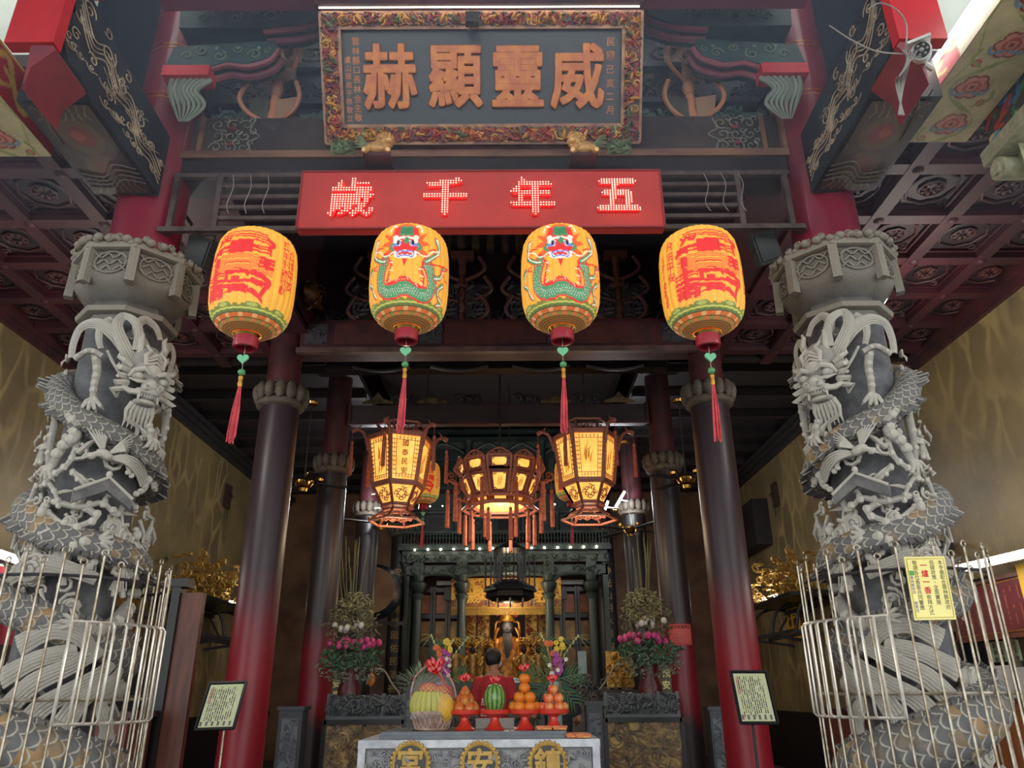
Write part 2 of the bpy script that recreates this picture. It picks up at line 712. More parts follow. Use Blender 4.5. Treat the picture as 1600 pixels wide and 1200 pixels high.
# low coffered ceilings of the side bays
for s, nm in ((-1, 'ceiling_left_bay'), (1, 'ceiling_right_bay')):
    mb = MB()
    X0, X1 = (2.5, 5.0)
    Z = 5.26
    mb.k = 1
    mb.span((s * X0, 3.7, Z), (s * X1, 8.3, Z + .1))
    mb.k = 0
    xs = [X0 + .1 + i * .62 for i in range(5)]
    ys = [4.0 + i * .66 for i in range(7)]
    for x in xs:
        mb.span((s * x - .06, 3.7, Z - .09), (s * x + .06, 8.3, Z - .0))
        mb.span((s * x - .085, 3.7, Z - .03), (s * x + .085, 8.3, Z + .0))
    for y in ys:
        mb.span((s * X0, y - .06, Z - .085), (s * X1, y + .06, Z - .001))
        mb.span((s * X0, y - .085, Z - .028), (s * X1, y + .085, Z - .001))
    mb.k = 2
    for x in xs[:-1]:
        for y in ys[:-1]:
            c = V((s * (x + .31), y + .33, Z - .012))
            for r_, q in ((.2, .013), (.1, .012)):
                mb.tube([c + V((r_ * math.cos(a * PI / 4), r_ * math.sin(a * PI / 4), 0)) for a in range(8)], q, 5, closed=True)
            for a in range(8):
                A = a * PI / 4
                mb.ell(c + V((.06 * math.cos(A), .06 * math.sin(A), 0)), (.035, .02, .012), Matrix.Rotation(A, 3, 'Z'), 6, 4)
            for a in range(4):
                A = a * PI / 2 + PI / 4
                mb.tube(spiral(c + V((.27 * math.cos(A), .27 * math.sin(A), 0)), Matrix.Identity(3), .05, 1.2, 8, 1, A), .009, 4)
            mb.k = 0
            mb.ell(c + V((.33, .33, -.08)), (.045, .045, .02), None, 8, 4)
            mb.k = 2
    struct(nm, mb, [MAROON, MAROON_D, mat('dim coffer ornament', rgb(84, 42, 42), .6, c2=rgb(54, 36, 42), vs=5)])
    # beam closing the bay towards the middle, upper wall of the middle bay
    mb = MB(); mb.span((s * 2.05, 4.7, 5.26), (s * 2.2, 8.3, 7.6)); mb.span((s * 2.05, 4.75, 5.2), (s * 2.55, 8.3, 5.3))
    struct('trim_%d' % (1 if s < 0 else 2), mb, MAROON)
    mb = MB()
    mb.span((s * 2.05, 8.3, 5.86), (s * 5, 17.3, 5.96)); mb.span((s * 2.05, 8.22, 5.2), (s * 5, 8.32, 5.96))
    for i in range(9):
        mb.span((s * 2.05, 8.9 + i * .95, 5.74), (s * 5, 9.02 + i * .95, 5.86))
    struct('ceiling_left_aisle' if s < 0 else 'ceiling_right_aisle', mb, DWOOD)
    mb = MB()
    mb.span((s * 4.82, 8.3, 5.66), (s * 5, 17.3, 5.74)); mb.span((s * 4.88, 8.3, 5.58), (s * 5, 17.3, 5.66)); mb.span((s * 4.93, 8.3, 5.5), (s * 5, 17.3, 5.58))
    struct('trim_%d' % (3 if s < 0 else 4), mb, BLK_METAL)
    mb = MB(); mb.span((s * 4.9, 3.9, 5.14), (s * 5, 8.3, 5.26)); mb.span((s * 4.95, 3.9, 5.06), (s * 5, 8.3, 5.14))
    struct('trim_%d' % (5 if s < 0 else 6), mb, DWOOD_R)
    # dark dado along the lower wall
    mb = MB(); mb.span((s * 4.94, 9.0, ZF), (s * 5, 17.3, 1.15)); mb.span((s * 4.9, 9.0, 1.15), (s * 5, 17.3, 1.22))
    struct('trim_%d' % (7 if s < 0 else 8), mb, BLACK)
mb = MB(); mb.span((-2.2, 8.3, 6.9), (2.2, 17.3, 7.0)); struct('ceiling_nave', mb, DWOOD)
# carved screen wall above the front lintel
mb = MB(); mb.span((-2.2, 4.66, 5.45), (2.2, 4.74, 7.6)); mb.span((-5.2, 4.68, 5.37), (-2.2, 4.74, 7.6)); mb.span((2.2, 4.68, 5.37), (5.2, 4.74, 7.6)); struct('wall_front_frieze', mb, mat('dark blue frieze board', rgb(40, 40, 52), .6, c2=rgb(30, 32, 40), vs=3))
mb = MB(); mb.span((-5.2, 3.7, 5.36), (-2.62, 3.78, 7.6)); mb.span((2.62, 3.7, 5.36), (5.2, 3.78, 7.6)); struct('wall_front_upper', mb, mat('pale green plaster', rgb(214, 224, 216), .6, c2=rgb(196, 208, 200), vs=3))

# ------------------------------------------------------------------ columns
def shaded_lacquer(name, red, z0, z1, z2, z3, dk=1.0):
    """red lacquer with painted shade: bright reflected red between z1 and z2"""
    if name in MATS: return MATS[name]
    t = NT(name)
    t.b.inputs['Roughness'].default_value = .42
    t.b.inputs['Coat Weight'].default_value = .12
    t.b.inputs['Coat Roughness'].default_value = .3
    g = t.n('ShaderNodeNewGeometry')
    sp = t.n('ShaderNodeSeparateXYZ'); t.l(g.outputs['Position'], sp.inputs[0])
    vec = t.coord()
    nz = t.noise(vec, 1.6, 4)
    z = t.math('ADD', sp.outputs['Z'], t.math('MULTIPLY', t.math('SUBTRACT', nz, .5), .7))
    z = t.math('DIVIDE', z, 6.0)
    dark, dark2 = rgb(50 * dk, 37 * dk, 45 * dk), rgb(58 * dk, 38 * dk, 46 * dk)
    c = t.ramp(z, [(z0 / 6, dark2), (z1 / 6, red), (z2 / 6, red), (z3 / 6, dark2), (min(1, (z3 + 2) / 6), dark)])  # reflected red glow low down and shade above, painted by height
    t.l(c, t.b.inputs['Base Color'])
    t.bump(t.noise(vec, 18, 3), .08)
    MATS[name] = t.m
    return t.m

CR2 = shaded_lacquer('lacquer column red below', rgb(146, 20, 38), .2, .5, 1.8, 2.7)
CR3 = shaded_lacquer('lacquer column shaded', rgb(128, 22, 40), 1.0, 1.3, 2.0, 2.5, .72)
CR4 = shaded_lacquer('lacquer column black', rgb(30, 28, 32), .5, .6, .8, 1.0, .5)
COLLAR = mat('stone petal collar', rgb(112, 102, 88), .7, c2=rgb(80, 72, 66), vs=8, bump=.4, bs=50)

def hall_column(x, y, r, m, ztop, zc, label, sup=None, group=None):
    t = empty('temple_column', (x, y, ZF), label, 'column')
    mb = MB(); mb.lathe([(r * 1.02, ZF + .22), (r, ZF + 1), (r * .98, zc)], 28, (x, y, 0)); mb.build('shaft', m, t)
    mb = MB(); mb.lathe([(r * 1.5, ZF), (r * 1.62, ZF + .08), (r * 1.5, ZF + .17), (r * 1.2, ZF + .22), (r * .9, ZF + .24)], 28, (x, y, 0)); mb.build('base', STONE_D, t)
    mb = MB()
    n = 14
    for i in range(n):
        a = 2 * PI * i / n
        mb.ell((x + r * 1.2 * math.cos(a), y + r * 1.2 * math.sin(a), zc + .07), (.055, r * .27, .1), Matrix.Rotation(a, 3, 'Z'), 9, 7)
    mb.lathe([(r * 1.0, zc - .09), (r * 1.22, zc - .07), (r * 1.22, zc - .03), (r * 1.1, zc)], 28, (x, y, 0))
    mb.lathe([(r * .9, zc), (r * 1.2, zc + .02), (r * 1.2, zc + .12), (r * .9, zc + .15)], 28, (x, y, 0))
    mb.build('petal_collar', COLLAR, t)
    mb = MB(); mb.lathe([(r * .86, zc + .1), (r * .86, ztop)], 24, (x, y, 0)); mb.build('upper_shaft', sup or DWOOD_R, t)
    return t

for s, sd in ((-1, 'left'), (1, 'right')):
    hall_column(s * 2.3, 7.6, .205, CR2, 5.3, 4.45, 'tall round column, red below and shaded maroon above, nearest of the hall columns on the %s' % sd)
    hall_column(s * 2.3, 10.2, .2, CR3, 5.8, 4.45, 'shaded maroon round column%s, second in the row on the %s' % (' with a red paper slip' if s > 0 else ' with a red glow painted low down', sd))
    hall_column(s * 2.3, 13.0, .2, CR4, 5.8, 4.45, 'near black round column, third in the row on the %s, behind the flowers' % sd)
# last pair, black with gilt couplets
CALL = ('安德顯赫護國佑民澤被千秋', '神光山明水秀保境安瀾萬年')
for s, sd, tx in ((-1, 'left', CALL[0]), (1, 'right', CALL[1])):
    t = hall_column(s * 2.05, 15.3, .18, mat('charcoal column', rgb(46, 44, 46), .5, c2=rgb(40, 40, 42), vs=4), 5.8, 4.55,
                    'charcoal column with a gilt line of writing beside the shrine on the %s' % sd)
    mb = MB()
    for i, ch in enumerate(tx):
        z = 3.75 - i * .235
        mb2 = MB()
        M = basis(V((s * 2.05, 15.3 - .185, z)), V((1, 0, 0)), V((0, 0, 1)), V((0, -1, 0)))
        write(mb, ch, M, .16, .012, .01)
    mb.build('gilt_writing', mat('faded gilt letters', rgb(170, 140, 90), .5, .2), t, label='vertical line of gilt writing')
# red paper slip on the second right column
# ------------------------------------------------------------------ carved stone dragon pillars and their cages
AX, AY = -2.35, 4.46                      # axis of the left pillar; the right one mirrors it about its own axis


def cyl(px, py, r):
    """angle and height where the photo's point falls on a cylinder of radius r around the left pillar"""
    d = ray(px, py)
    ox, oy = EYE.x - AX, EYE.y - AY
    a = d.x ** 2 + d.y ** 2
    b = 2 * (ox * d.x + oy * d.y)
    c = ox * ox + oy * oy - r * r
    q = max(b * b - 4 * a * c, 0)
    t = (-b - math.sqrt(q)) / (2 * a)
    p = EYE + d * t
    return math.atan2(p.y - AY, p.x - AX), p.z


def loc(th, z, r):
    return V((r * math.cos(th), r * math.sin(th), z))


def lp(px, py, r=.33):
    th, z = cyl(px, py, r)
    return loc(th, z, r)


def fr(px, py, r=.33, tilt=0.0):
    """frame on the pillar: x along the surface to the right, y up, z outward"""
    th, z = cyl(px, py, r)
    o = V((math.cos(th), math.sin(th), 0))
    x = V((-o.y, o.x, 0))
    M = basis(loc(th, z, r), x, V((0, 0, 1)), o)
    return M @ Matrix.Rotation(tilt, 4, 'Z')


def path(pts, r=.33, k=6):
    return catmull([lp(p[0], p[1], p[2] if len(p) > 2 else r) for p in pts], k)


def strands(mb, pts, n, gap, rad, r=.34, k=6):
    P = path(pts, r, k)
    N = len(P)
    for j in range(n):
        off = (j - (n - 1) / 2) * gap
        Q = []
        for i, p in enumerate(P):
            d = (P[min(i + 1, N - 1)] - P[max(i - 1, 0)]).normalized()
            o = V((p.x, p.y, 0)).normalized()
            sdir = d.cross(o)
            t = i / (N - 1)
            Q.append(p + sdir * off * (1 - .45 * t) + o * (.012 * math.sin(PI * (j + .5) / n)))
        mb.tube(Q, [rad * (1 - .4 * i / (N - 1)) for i in range(N)], 6)


# scale pattern from the tube's own coordinates
def scale_material():
    """overlapping rounded scales drawn from the tube's own length and girth"""
    t = NT('carved stone scales')
    t.b.inputs['Roughness'].default_value = .75
    a = t.n('ShaderNodeAttribute', _attribute_name='uvp')
    sp = t.n('ShaderNodeSeparateXYZ'); t.l(a.outputs['Vector'], sp.inputs[0])
    u, v = sp.outputs['X'], sp.outputs['Y']
    i = t.math('FLOOR', u)
    fu = t.math('SUBTRACT', u, i)
    vv = t.math('ADD', v, t.math('MULTIPLY', i, .5))
    j = t.math('FLOOR', vv)
    fv = t.math('SUBTRACT', t.math('SUBTRACT', vv, j), .5)
    arc = t.math('SUBTRACT', .96, t.math('MULTIPLY', t.math('MULTIPLY', fv, fv), 2.6))
    d = t.math('SUBTRACT', fu, arc)
    edge = t.ramp(t.math('ABSOLUTE', d), [(.07, (1, 1, 1)), (.14, (0, 0, 0))])
    wn = t.n('ShaderNodeTexWhiteNoise', _noise_dimensions='2D')
    cb = t.n('ShaderNodeCombineXYZ'); t.l(i, cb.inputs[0]); t.l(j, cb.inputs[1]); t.l(cb.outputs[0], wn.inputs['Vector'])
    am = t.ramp(wn.outputs['Value'], [(.62, rgb(104, 104, 104)), (.68, rgb(138, 120, 92)), (.92, rgb(164, 130, 84))])
    msk = t.ramp(t.noise(t.coord(), 2.6, 2), [(.46, (0, 0, 0)), (.6, (.85, .85, .85))])
    c = t.mix(msk, rgb(104, 104, 102), am)
    c = t.mix(edge, c, rgb(176, 170, 156))
    t.l(c, t.b.inputs['Base Color'])
    t.bump(t.math('MULTIPLY', d, -1.0), .5, .02)
    return t.m
SCALES = scale_material()

# ---- pillar geometry, in local coordinates about the axis (left pillar)
def helix(a0, a1, z0, z1, r0, n=60):
    return [loc(a0 + (a1 - a0) * i / n, z0 + (z1 - z0) * i / n, r0) for i in range(n + 1)]

rp = random.Random(11)
parts = {}
# core shaft
m_ = MB()
m_.lathe([(.30, 0), (.30, .35), (.25, .45), (.235, 2.2), (.23, 3.84)], 32)
parts['shaft'] = (m_, STONE_D)
# capital
m_ = MB()
def octo(mb, prof, o=None):
    mb.lathe(prof, 8, (0, 0, 0), Matrix.Rotation(PI / 8, 3, 'Z'))
octo(m_, [(.24, 3.72), (.255, 3.76), (.30, 3.77), (.31, 3.80), (.26, 3.82), (.25, 3.86), (.30, 3.92), (.35, 3.97), (.36, 4.0), (.355, 4.16), (.40, 4.17), (.40, 4.21), (.2, 4.215)])
for i in range(8):
    a = PI / 8 + i * PI / 4
    p = loc(a, 0, .372)
    for dz, w_ in ((0, .03), (-.0, .0)):
        if w_:
            m_.bar(p + V((0, 0, 3.93)) , p * .985 + V((0, 0, 4.17)), .055, .05, up=V((math.cos(a), math.sin(a), 0)))
            m_.bar(p * 1.045 + V((0, 0, 3.93)), p * 1.03 + V((0, 0, 4.17)), .02, .02, up=V((math.cos(a), math.sin(a), 0)))
    # lattice panel between the posts
    b = a + PI / 8
    o = V((math.cos(b), math.sin(b), 0)); x = V((-o.y, o.x, 0))
    M = basis(o * .332 + V((0, 0, 4.075)), x, V((0, 0, 1)), o)
    R = M.to_3x3()
    for k in range(5):
        for j in range(3):
            c = M @ V(((k - 2) * .042 + (.02 if j % 2 else 0), (j - 1) * .045, .008))
            m_.box(c, (.05, .008, .012), R @ Matrix.Rotation(.75 if (k + j) % 2 else -.75, 3, 'Z'))
    pr = [(.1 * math.cos(q), .075 * math.sin(q)) for q in [2 * PI * z / 14 for z in range(14)]]
    m_.tube([M @ V((u, v_, .01)) for u, v_ in pr], .007, 5, closed=True)
# clouds along the rim
for i in range(64):
    a = 2 * PI * (i + rp.random() * .8) / 64
    p = loc(a, 4.205 + .035 * rp.random(), .365 + .035 * rp.random())
    q_ = .016 + .018 * rp.random()
    m_.ell(p, (q_, q_, q_ * .8), None, 7, 5)
    if i % 2:
        m_.tube(spiral(p + V((0, 0, .012)), Matrix.Rotation(a, 3, 'Z') @ Matrix.Rotation(PI / 2, 3, 'Y'), .03, 1.2, 8), .008, 4)
parts['capital'] = (m_, mat('sooty carved stone', rgb(96, 94, 91), .8, c2=rgb(70, 68, 66), vs=7, bump=.5, bs=60, edge=rgb(134, 128, 116)))

# dragon body coiling round the shaft
body = MB()
P = []
ctrl = [  # angle (deg), height
    (-60, 3.60), (-20, 3.45), (40, 3.50), (110, 3.55), (180, 3.40), (225, 3.22), (270, 3.04), (315, 2.93), (360, 2.84), (450, 2.74), (540, 2.62), (600, 2.46),
    (630, 2.36), (680, 2.30), (740, 2.25), (830, 2.18), (900, 2.10), (945, 2.02), (990, 1.93), (1040, 1.83), (1100, 1.74), (1190, 1.64), (1260, 1.55), (1310, 1.46), (1350, 1.36), (1400, 1.24), (1460, 1.12), (1560, .95), (1640, .8), (1710, .62), (1760, .5)]
pts = catmull([V((math.radians(a), z, 0)) for a, z in ctrl], 8)
N = len(pts)
rad = []
for i, q in enumerate(pts):
    t = i / (N - 1)
    rr = .065 + .03 * min(1, t * 3) + (.055 * max(0, min(1, (t - .62) / .18)))
    rad.append(rr * (1 - .5 * max(0, (t - .9) / .1)))
    P.append(loc(q.x, q.y, .245 + rr * .6))
body.tube(P, rad, 16, uvs=(22, 11))
parts['dragon_body'] = (body, SCALES)
# dorsal fin: saw-edged crest along the body
fin = MB()
for i in range(0, N - 1):
    p, p2 = P[i], P[i + 1]
    d = (p2 - p).normalized()
    o = V((p.x, p.y, 0)).normalized()
    up = (V((0, 0, 1)) * .8 + o * .5).normalized() if i > N * .5 else (V((0, 0, -1)) * .45 + o * .75).normalized()
    if N * .1 < i < N * .3:
        up = (V((0, 0, 1)) * .25 + o * .85).normalized() if i < N * .17 else up
    b0, b1 = p + up * rad[i] * .8, p2 + up * rad[i + 1] * .8
    h = .06 if i > N * .5 else .075
    saw = (i % 4) / 4
    t0 = b0 + up * (h * (1 - .45 * saw)) ; t1 = b1 + up * (h * (1 - .45 * (((i + 1) % 4) / 4)))
    s_ = d.cross(up) * .012
    fin.add([b0 - s_, b1 - s_, b1 + s_, b0 + s_, t0 - s_ * .4, t1 - s_ * .4, t1 + s_ * .4, t0 + s_ * .4],
            [(0, 1, 5, 4), (3, 7, 6, 2), (4, 5, 6, 7), (0, 4, 7, 3), (1, 2, 6, 5)])
    if i % 2 == 0:
        fin.tube([b0 - s_, t0 - s_ * .6], .005, 4, caps=False)
        fin.tube([b0 + s_, t0 + s_ * .6], .005, 4, caps=False)
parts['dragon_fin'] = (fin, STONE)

# dragon head, hanging snout down
hd = MB()
M = fr(228, 592, .40)
R = M.to_3x3()
def H(x, y, z): return M @ V((x, y, z))
hd.ell(H(0, .10, -.03), (.105, .12, .10), R, 14, 10)          # skull
hd.ell(H(0, .03, .03), (.088, .075, .075), R, 14, 10)         # forehead plate
for s in (-1, 1):
    hd.ell(H(s * .075, -.02, .055), (.036, .03, .034), R, 12, 8)    # eyes
    hd.tube([H(s * .02, .0, .09), H(s * .06, .02, .095), H(s * .105, .005, .07), H(s * .12, -.03, .04)], [.013, .02, .018, .008], 8)
    hd.tube([H(s * .03, -.05, .08), H(s * .075, -.055, .07), H(s * .11, -.035, .03)], [.01, .012, .006], 6)
    hd.ell(H(s * .036, -.095, .10), (.026, .024, .024), R, 10, 7)   # nostrils
    hd.tube(spiral(H(s * .036, -.092, .125), R, .02, 1.3, 8, s), .005, 5)
    hd.tube([H(s * .05, -.12, .08), H(s * .1, -.12, .05), H(s * .125, -.10, .02), H(s * .12, -.07, .0)], [.018, .018, .015, .008], 8)  # lips
    hd.tube([H(s * .055, -.135, .075), H(s * .06, -.17, .075)], [.012, .003], 6)   # fangs
    for k in range(5):                                              # cheek mane
        a = .25 + k * .33
        c0 = H(s * .10, .05 - .035 * k, .0)
        hd.tube([c0, H(s * (.15 + .01 * k), .07 - .05 * k, .015), H(s * (.175 - .008 * k), .09 - .06 * k, -.01), H(s * (.17 - .01 * k), .12 - .06 * k, -.02)], [.02, .018, .012, .003], 6)
    hd.tube([H(s * .05, .05, .08), H(s * .06, .11, .085), H(s * .03, .15, .07), H(s * .055, .19, .05)], [.012, .016, .014, .006], 7)   # brow flames
    hd.tube([H(s * .06, .12, .0), H(s * .075, .2, .02), H(s * .07, .27, .0), H(s * .095, .31, -.03)], [.024, .02, .015, .006], 8)     # horns
    hd.ell(H(s * .125, .03, -.02), (.02, .045, .012), R @ Matrix.Rotation(-s * .5, 3, 'Z'), 8, 6)      # ears
hd.ell(H(0, -.07, .07), (.05, .05, .045), R, 12, 8)           # muzzle bridge
hd.ell(H(0, -.11, .065), (.085, .03, .05), R, 12, 8)          # upper lip
hd.ell(H(0, -.165, .035), (.07, .022, .045), R, 12, 8)        # lower jaw
hd.ell(H(0, -.14, .06), (.035, .012, .035), R, 8, 6)          # tongue
for k in range(9):                                            # teeth
    x = (k - 4) * .015
    hd.tube([H(x, -.128, .098 - abs(x) * .3), H(x, -.146, .096 - abs(x) * .3)], [.006, .003], 5)
for k in range(7):                                            # beard
    x = (k - 3) * .02
    hd.tube([H(x, -.17, .02), H(x * 1.3, -.22, .0), H(x * 1.2 + .01, -.27, -.03), H(x * 1.4 + .02, -.31, -.05)], [.014, .012, .008, .002], 6)
for r_ in range(3):                                           # forehead ridges
    hd.tube([H(-.06 + .01 * r_, .05 + .022 * r_, .085), H(0, .075 + .025 * r_, .105), H(.06 - .01 * r_, .05 + .022 * r_, .085)], .008, 6)
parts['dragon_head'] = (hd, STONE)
# mane and whiskers
mn = MB()
strands(mn, [(212, 575, .36), (196, 545, .40), (183, 512, .37), (192, 496, .33), (208, 500, .38), (217, 520, .40), (212, 548, .41)], 5, .016, .010)
strands(mn, [(235, 560, .38), (222, 535, .37), (214, 512, .33), (226, 500, .30), (243, 512, .31), (250, 532, .33)], 5, .014, .009)
strands(mn, [(246, 575, .38), (256, 552, .36), (266, 542, .34), (270, 560, .36), (262, 585, .38), (254, 605, .38)], 4, .014, .009)
strands(mn, [(200, 550, .36), (178, 522, .37), (152, 506, .36), (128, 512, .35), (116, 535, .36), (112, 560, .35)], 6, .014, .009)
strands(mn, [(176, 500, .32), (160, 508, .35), (155, 528, .36), (158, 545, .34)], 4, .014, .009)
strands(mn, [(210, 640, .38), (200, 655, .37), (214, 668, .35), (208, 690, .33)], 3, .012, .008)
for a in ([(196, 600, .42), (188, 585, .40), (176, 565, .37), (168, 548, .34)], [(260, 600, .40), (265, 585, .37), (262, 560, .36)]):
    mn.tube(path(a), .009, 6)
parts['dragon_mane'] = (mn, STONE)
# legs and claws
lg = MB()
def limb(pts, rads, claw=True, r=.34):
    Q = path(pts, r, 6)
    n = len(Q)
    lg.tube(Q, [rads[0] + (rads[1] - rads[0]) * i / (n - 1) for i in range(n)], 9)
    for i in range(2, n - 2, 3):                              # muscle folds
        o = V((Q[i].x, Q[i].y, 0)).normalized()
        lg.ell(Q[i] + o * rads[0] * .4, (rads[0] * .8,) * 3, None, 7, 5)
    if claw:
        e = Q[-1]; d = (Q[-1] - Q[-3]).normalized()
        o = V((e.x, e.y, 0)).normalized(); s_ = d.cross(o)
        for k in range(4):
            a = (k - 1.5) * .45
            dd = d * math.cos(a) + s_ * math.sin(a)
            lg.tube([e, e + dd * .04 + o * .03, e + dd * .075 + o * .02, e + dd * .09 - o * .015], [.016, .015, .011, .002], 6)
limb([(150, 555), (152, 580), (148, 603), (146, 622)], (.028, .02))
limb([(118, 560, .36), (140, 548, .38), (160, 556, .37)], (.02, .016), False)
limb([(112, 650), (118, 680, .37), (98, 700, .36), (82, 728, .35)], (.04, .024))
limb([(92, 640, .34), (80, 690, .35), (76, 740, .34)], (.025, .018), False)
limb([(222, 655, .33), (232, 668, .37), (234, 684, .38)], (.03, .024))
limb([(262, 640, .34), (256, 675, .35), (248, 700, .34)], (.026, .02))
limb([(100, 870, .33), (120, 850, .36), (150, 846, .36)], (.04, .024))
limb([(200, 950, .33), (176, 975, .37), (150, 985, .38), (120, 975, .38)], (.045, .03))
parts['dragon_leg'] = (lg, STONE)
# branches, clouds, figures and the rest of the openwork
op = MB()
for a, r0 in (([(122, 690), (108, 722, .36), (84, 742, .36), (64, 760, .34)], .018), ([(112, 735), (128, 752, .35), (140, 768, .34)], .016),
              ([(82, 783), (125, 792, .35), (160, 786, .36), (182, 804, .36), (196, 786, .36)], .018), ([(132, 792), (150, 808, .36), (120, 822, .36), (92, 815, .34)], .02),
              ([(120, 822), (118, 850, .35), (128, 872, .35)], .022), ([(196, 700, .36), (200, 730, .37), (205, 745, .36)], .014), ([(70, 745), (86, 770, .35), (92, 792, .35)], .014),
              ([(92, 815), (70, 800, .34), (50, 815, .32)], .015), ([(232, 745, .34), (226, 765, .35), (212, 772, .36)], .016), ([(58, 755), (46, 790, .34), (52, 830, .34)], .014),
              ([(160, 786), (176, 770, .36), (200, 780, .36), (214, 800, .36)], .014), ([(140, 845), (150, 868, .36), (140, 885, .36)], .018)):
    Q = path(a, .34, 5)
    op.tube(Q, [r0 * (1 - .3 * i / len(Q)) for i in range(len(Q))], 7)
    for i in range(1, len(Q), 3):
        op.ell(Q[i] + V((rp.uniform(-.01, .01), 0, rp.uniform(-.01, .01))), (r0 * 1.25,) * 3, None, 6, 4)
# chevron tablet
M = fr(168, 766, .385)
op.prism([(-.17, -.03), (-.01, .065), (.13, -.04), (.13, -.10), (-.01, -.01), (-.17, -.10)], M, .035)
op.tube([M @ V((x, y, .035)) for x, y in ((-.17, -.03), (-.01, .065), (.13, -.04))], .01, 6)
op.ell(M @ V((-.01, .085, .02)), (.018, .022, .018), M.to_3x3(), 8, 6)
# phoenix
M = fr(166, 712, .39)
R = M.to_3x3()
op.ell(M @ V((-.01, 0, .02)), (.05, .03, .03), R @ Matrix.Rotation(-.4, 3, 'Z'), 10, 7)
op.ell(M @ V((-.075, -.02, .03)), (.025, .022, .02), R, 8, 6)
op.tube([M @ V((-.03, 0, .03)), M @ V((-.06, -.01, .04)), M @ V((-.075, -.02, .03))], [.02, .015, .015], 7)
op.tube([M @ V((-.09, -.025, .035)), M @ V((-.115, -.045, .035))], [.01, .002], 5)
for k in range(7):
    a = 2.25 - k * .11
    op.tube([M @ V((-.02, .01, .02)), M @ V((-.02 + .09 * math.cos(a), .01 + .09 * math.sin(a), .035)), M @ V((-.02 + (.17 - k * .012) * math.cos(a), .01 + (.17 - k * .012) * math.sin(a), .02))], [.008, .012, .003], 5, flat=.6)
    a = .95 - k * .11
    op.tube([M @ V((.01, .01, .02)), M @ V((.01 + .08 * math.cos(a), .01 + .08 * math.sin(a), .035)), M @ V((.01 + (.17 - k * .012) * math.cos(a), .01 + (.17 - k * .012) * math.sin(a), .0))], [.008, .012, .003], 5, flat=.6)
for k in range(5):
    op.tube(path([(172, 716, .40), (196, 712 + k * 3, .40), (220 - k * 2, 724 + k * 4, .37), (232 - k * 3, 752 + k * 2, .34)], .36, 5), [.012 - .0004 * i for i in range(16)], 5)
# extra flames, leaves and cloud curls filling the openwork
for k in range(120):
    th = rp.random() * 2 * PI
    z = 2.0 + 1.55 * rp.random()
    if abs(th - 5.0) < .75 and z > 3.0:
        continue
    o = V((math.cos(th), math.sin(th), 0)); M3 = Matrix((V((-o.y, o.x, 0)), V((0, 0, 1)), o)).transposed()
    c = loc(th, z, .275 + .08 * rp.random()); q = .025 + .03 * rp.random()
    if k % 3:
        op.tube(spiral(c, M3, q, 1.2, 10, rp.choice((-1, 1)), rp.random() * 6), [q * .24] * 11, 5)
    a = rp.random() * 6.28
    d = M3 @ V((math.cos(a), math.sin(a), .15))
    op.tube([c, c + d * q * 1.4 + o * .012, c + d * q * 2.6], [q * .45, q * .38, .002], 6, flat=.6)
# small figures in robes
def figure(px, py, r, s):
    M = fr(px, py, r)
    R = M.to_3x3()
    op.tube([M @ V((0, -.09 * s, 0)), M @ V((0, -.03 * s, .01)), M @ V((0, .04 * s, .01)), M @ V((0, .07 * s, 0))], [.045 * s, .032 * s, .036 * s, .016 * s], 9)
    op.ell(M @ V((0, .105 * s, .015)), (.024 * s, .03 * s, .024 * s), R, 9, 7)
    op.ell(M @ V((0, .135 * s, .0)), (.018 * s, .016 * s, .018 * s), R, 7, 5)
    for q in (-1, 1):
        op.tube([M @ V((q * .035 * s, .055 * s, .01)), M @ V((q * .07 * s, .01 * s, .03)), M @ V((q * .03 * s, -.01 * s, .05))], [.017 * s, .016 * s, .01 * s], 7)
        op.tube([M @ V((q * .02 * s, -.08 * s, .02)), M @ V((q * .035 * s, -.13 * s, .03))], [.022 * s, .016 * s], 7)
    for k in range(4):
        op.tube([M @ V(((k - 1.5) * .016 * s, .03 * s, .035 * s)), M @ V(((k - 1.5) * .024 * s, -.09 * s, .045 * s))], .005, 4)
figure(62, 835, .34, 1.15); figure(96, 850, .33, 1.0); figure(205, 868, .33, 1.1); figure(238, 740, .31, .8); figure(185, 900, .34, .9); figure(72, 705, .33, .7)
# clouds and waves lower down
for k in range(64):
    th = rp.random() * 2 * PI
    z = .35 + 2.1 * rp.random() ** 1.1
    o = V((math.cos(th), math.sin(th), 0))
    M3 = Matrix((V((-o.y, o.x, 0)), V((0, 0, 1)), o)).transposed()
    c = loc(th, z, .31 + .07 * rp.random())
    q = .045 + .05 * rp.random()
    for j in range(3):
        op.tube(spiral(c + o * (.01 * j), M3, q * (1 - .25 * j), 1.25, 12, rp.choice((-1, 1)), rp.random() * 6), [q * .16] * 13, 6)
    op.ell(c - o * .02, (q * .9, q * .7, .04), M3, 8, 6)
for a in ([(30, 1010), (80, 985, .38), (125, 995, .40), (150, 1030, .38)], [(0, 1120, .34), (50, 1070, .38), (110, 1040, .39), (170, 1005, .37), (205, 975, .33)],
          [(10, 1170, .35), (60, 1110, .38), (110, 1080, .39), (160, 1050, .38), (200, 1010, .34)], [(5, 1060, .33), (60, 1030, .38), (120, 1015, .39)],
          [(100, 1130, .4), (130, 1090, .4), (175, 1065, .38), (190, 1040, .35)], [(60, 1200, .38), (90, 1150, .40), (100, 1120, .39)], [(150, 1190, .37), (165, 1140, .38), (160, 1100, .38), (190, 1070, .34)],
          [(20, 900, .33), (60, 880, .36), (110, 890, .37), (150, 905, .35)]):
    strands(op, a, 6, .019, .011, .36)
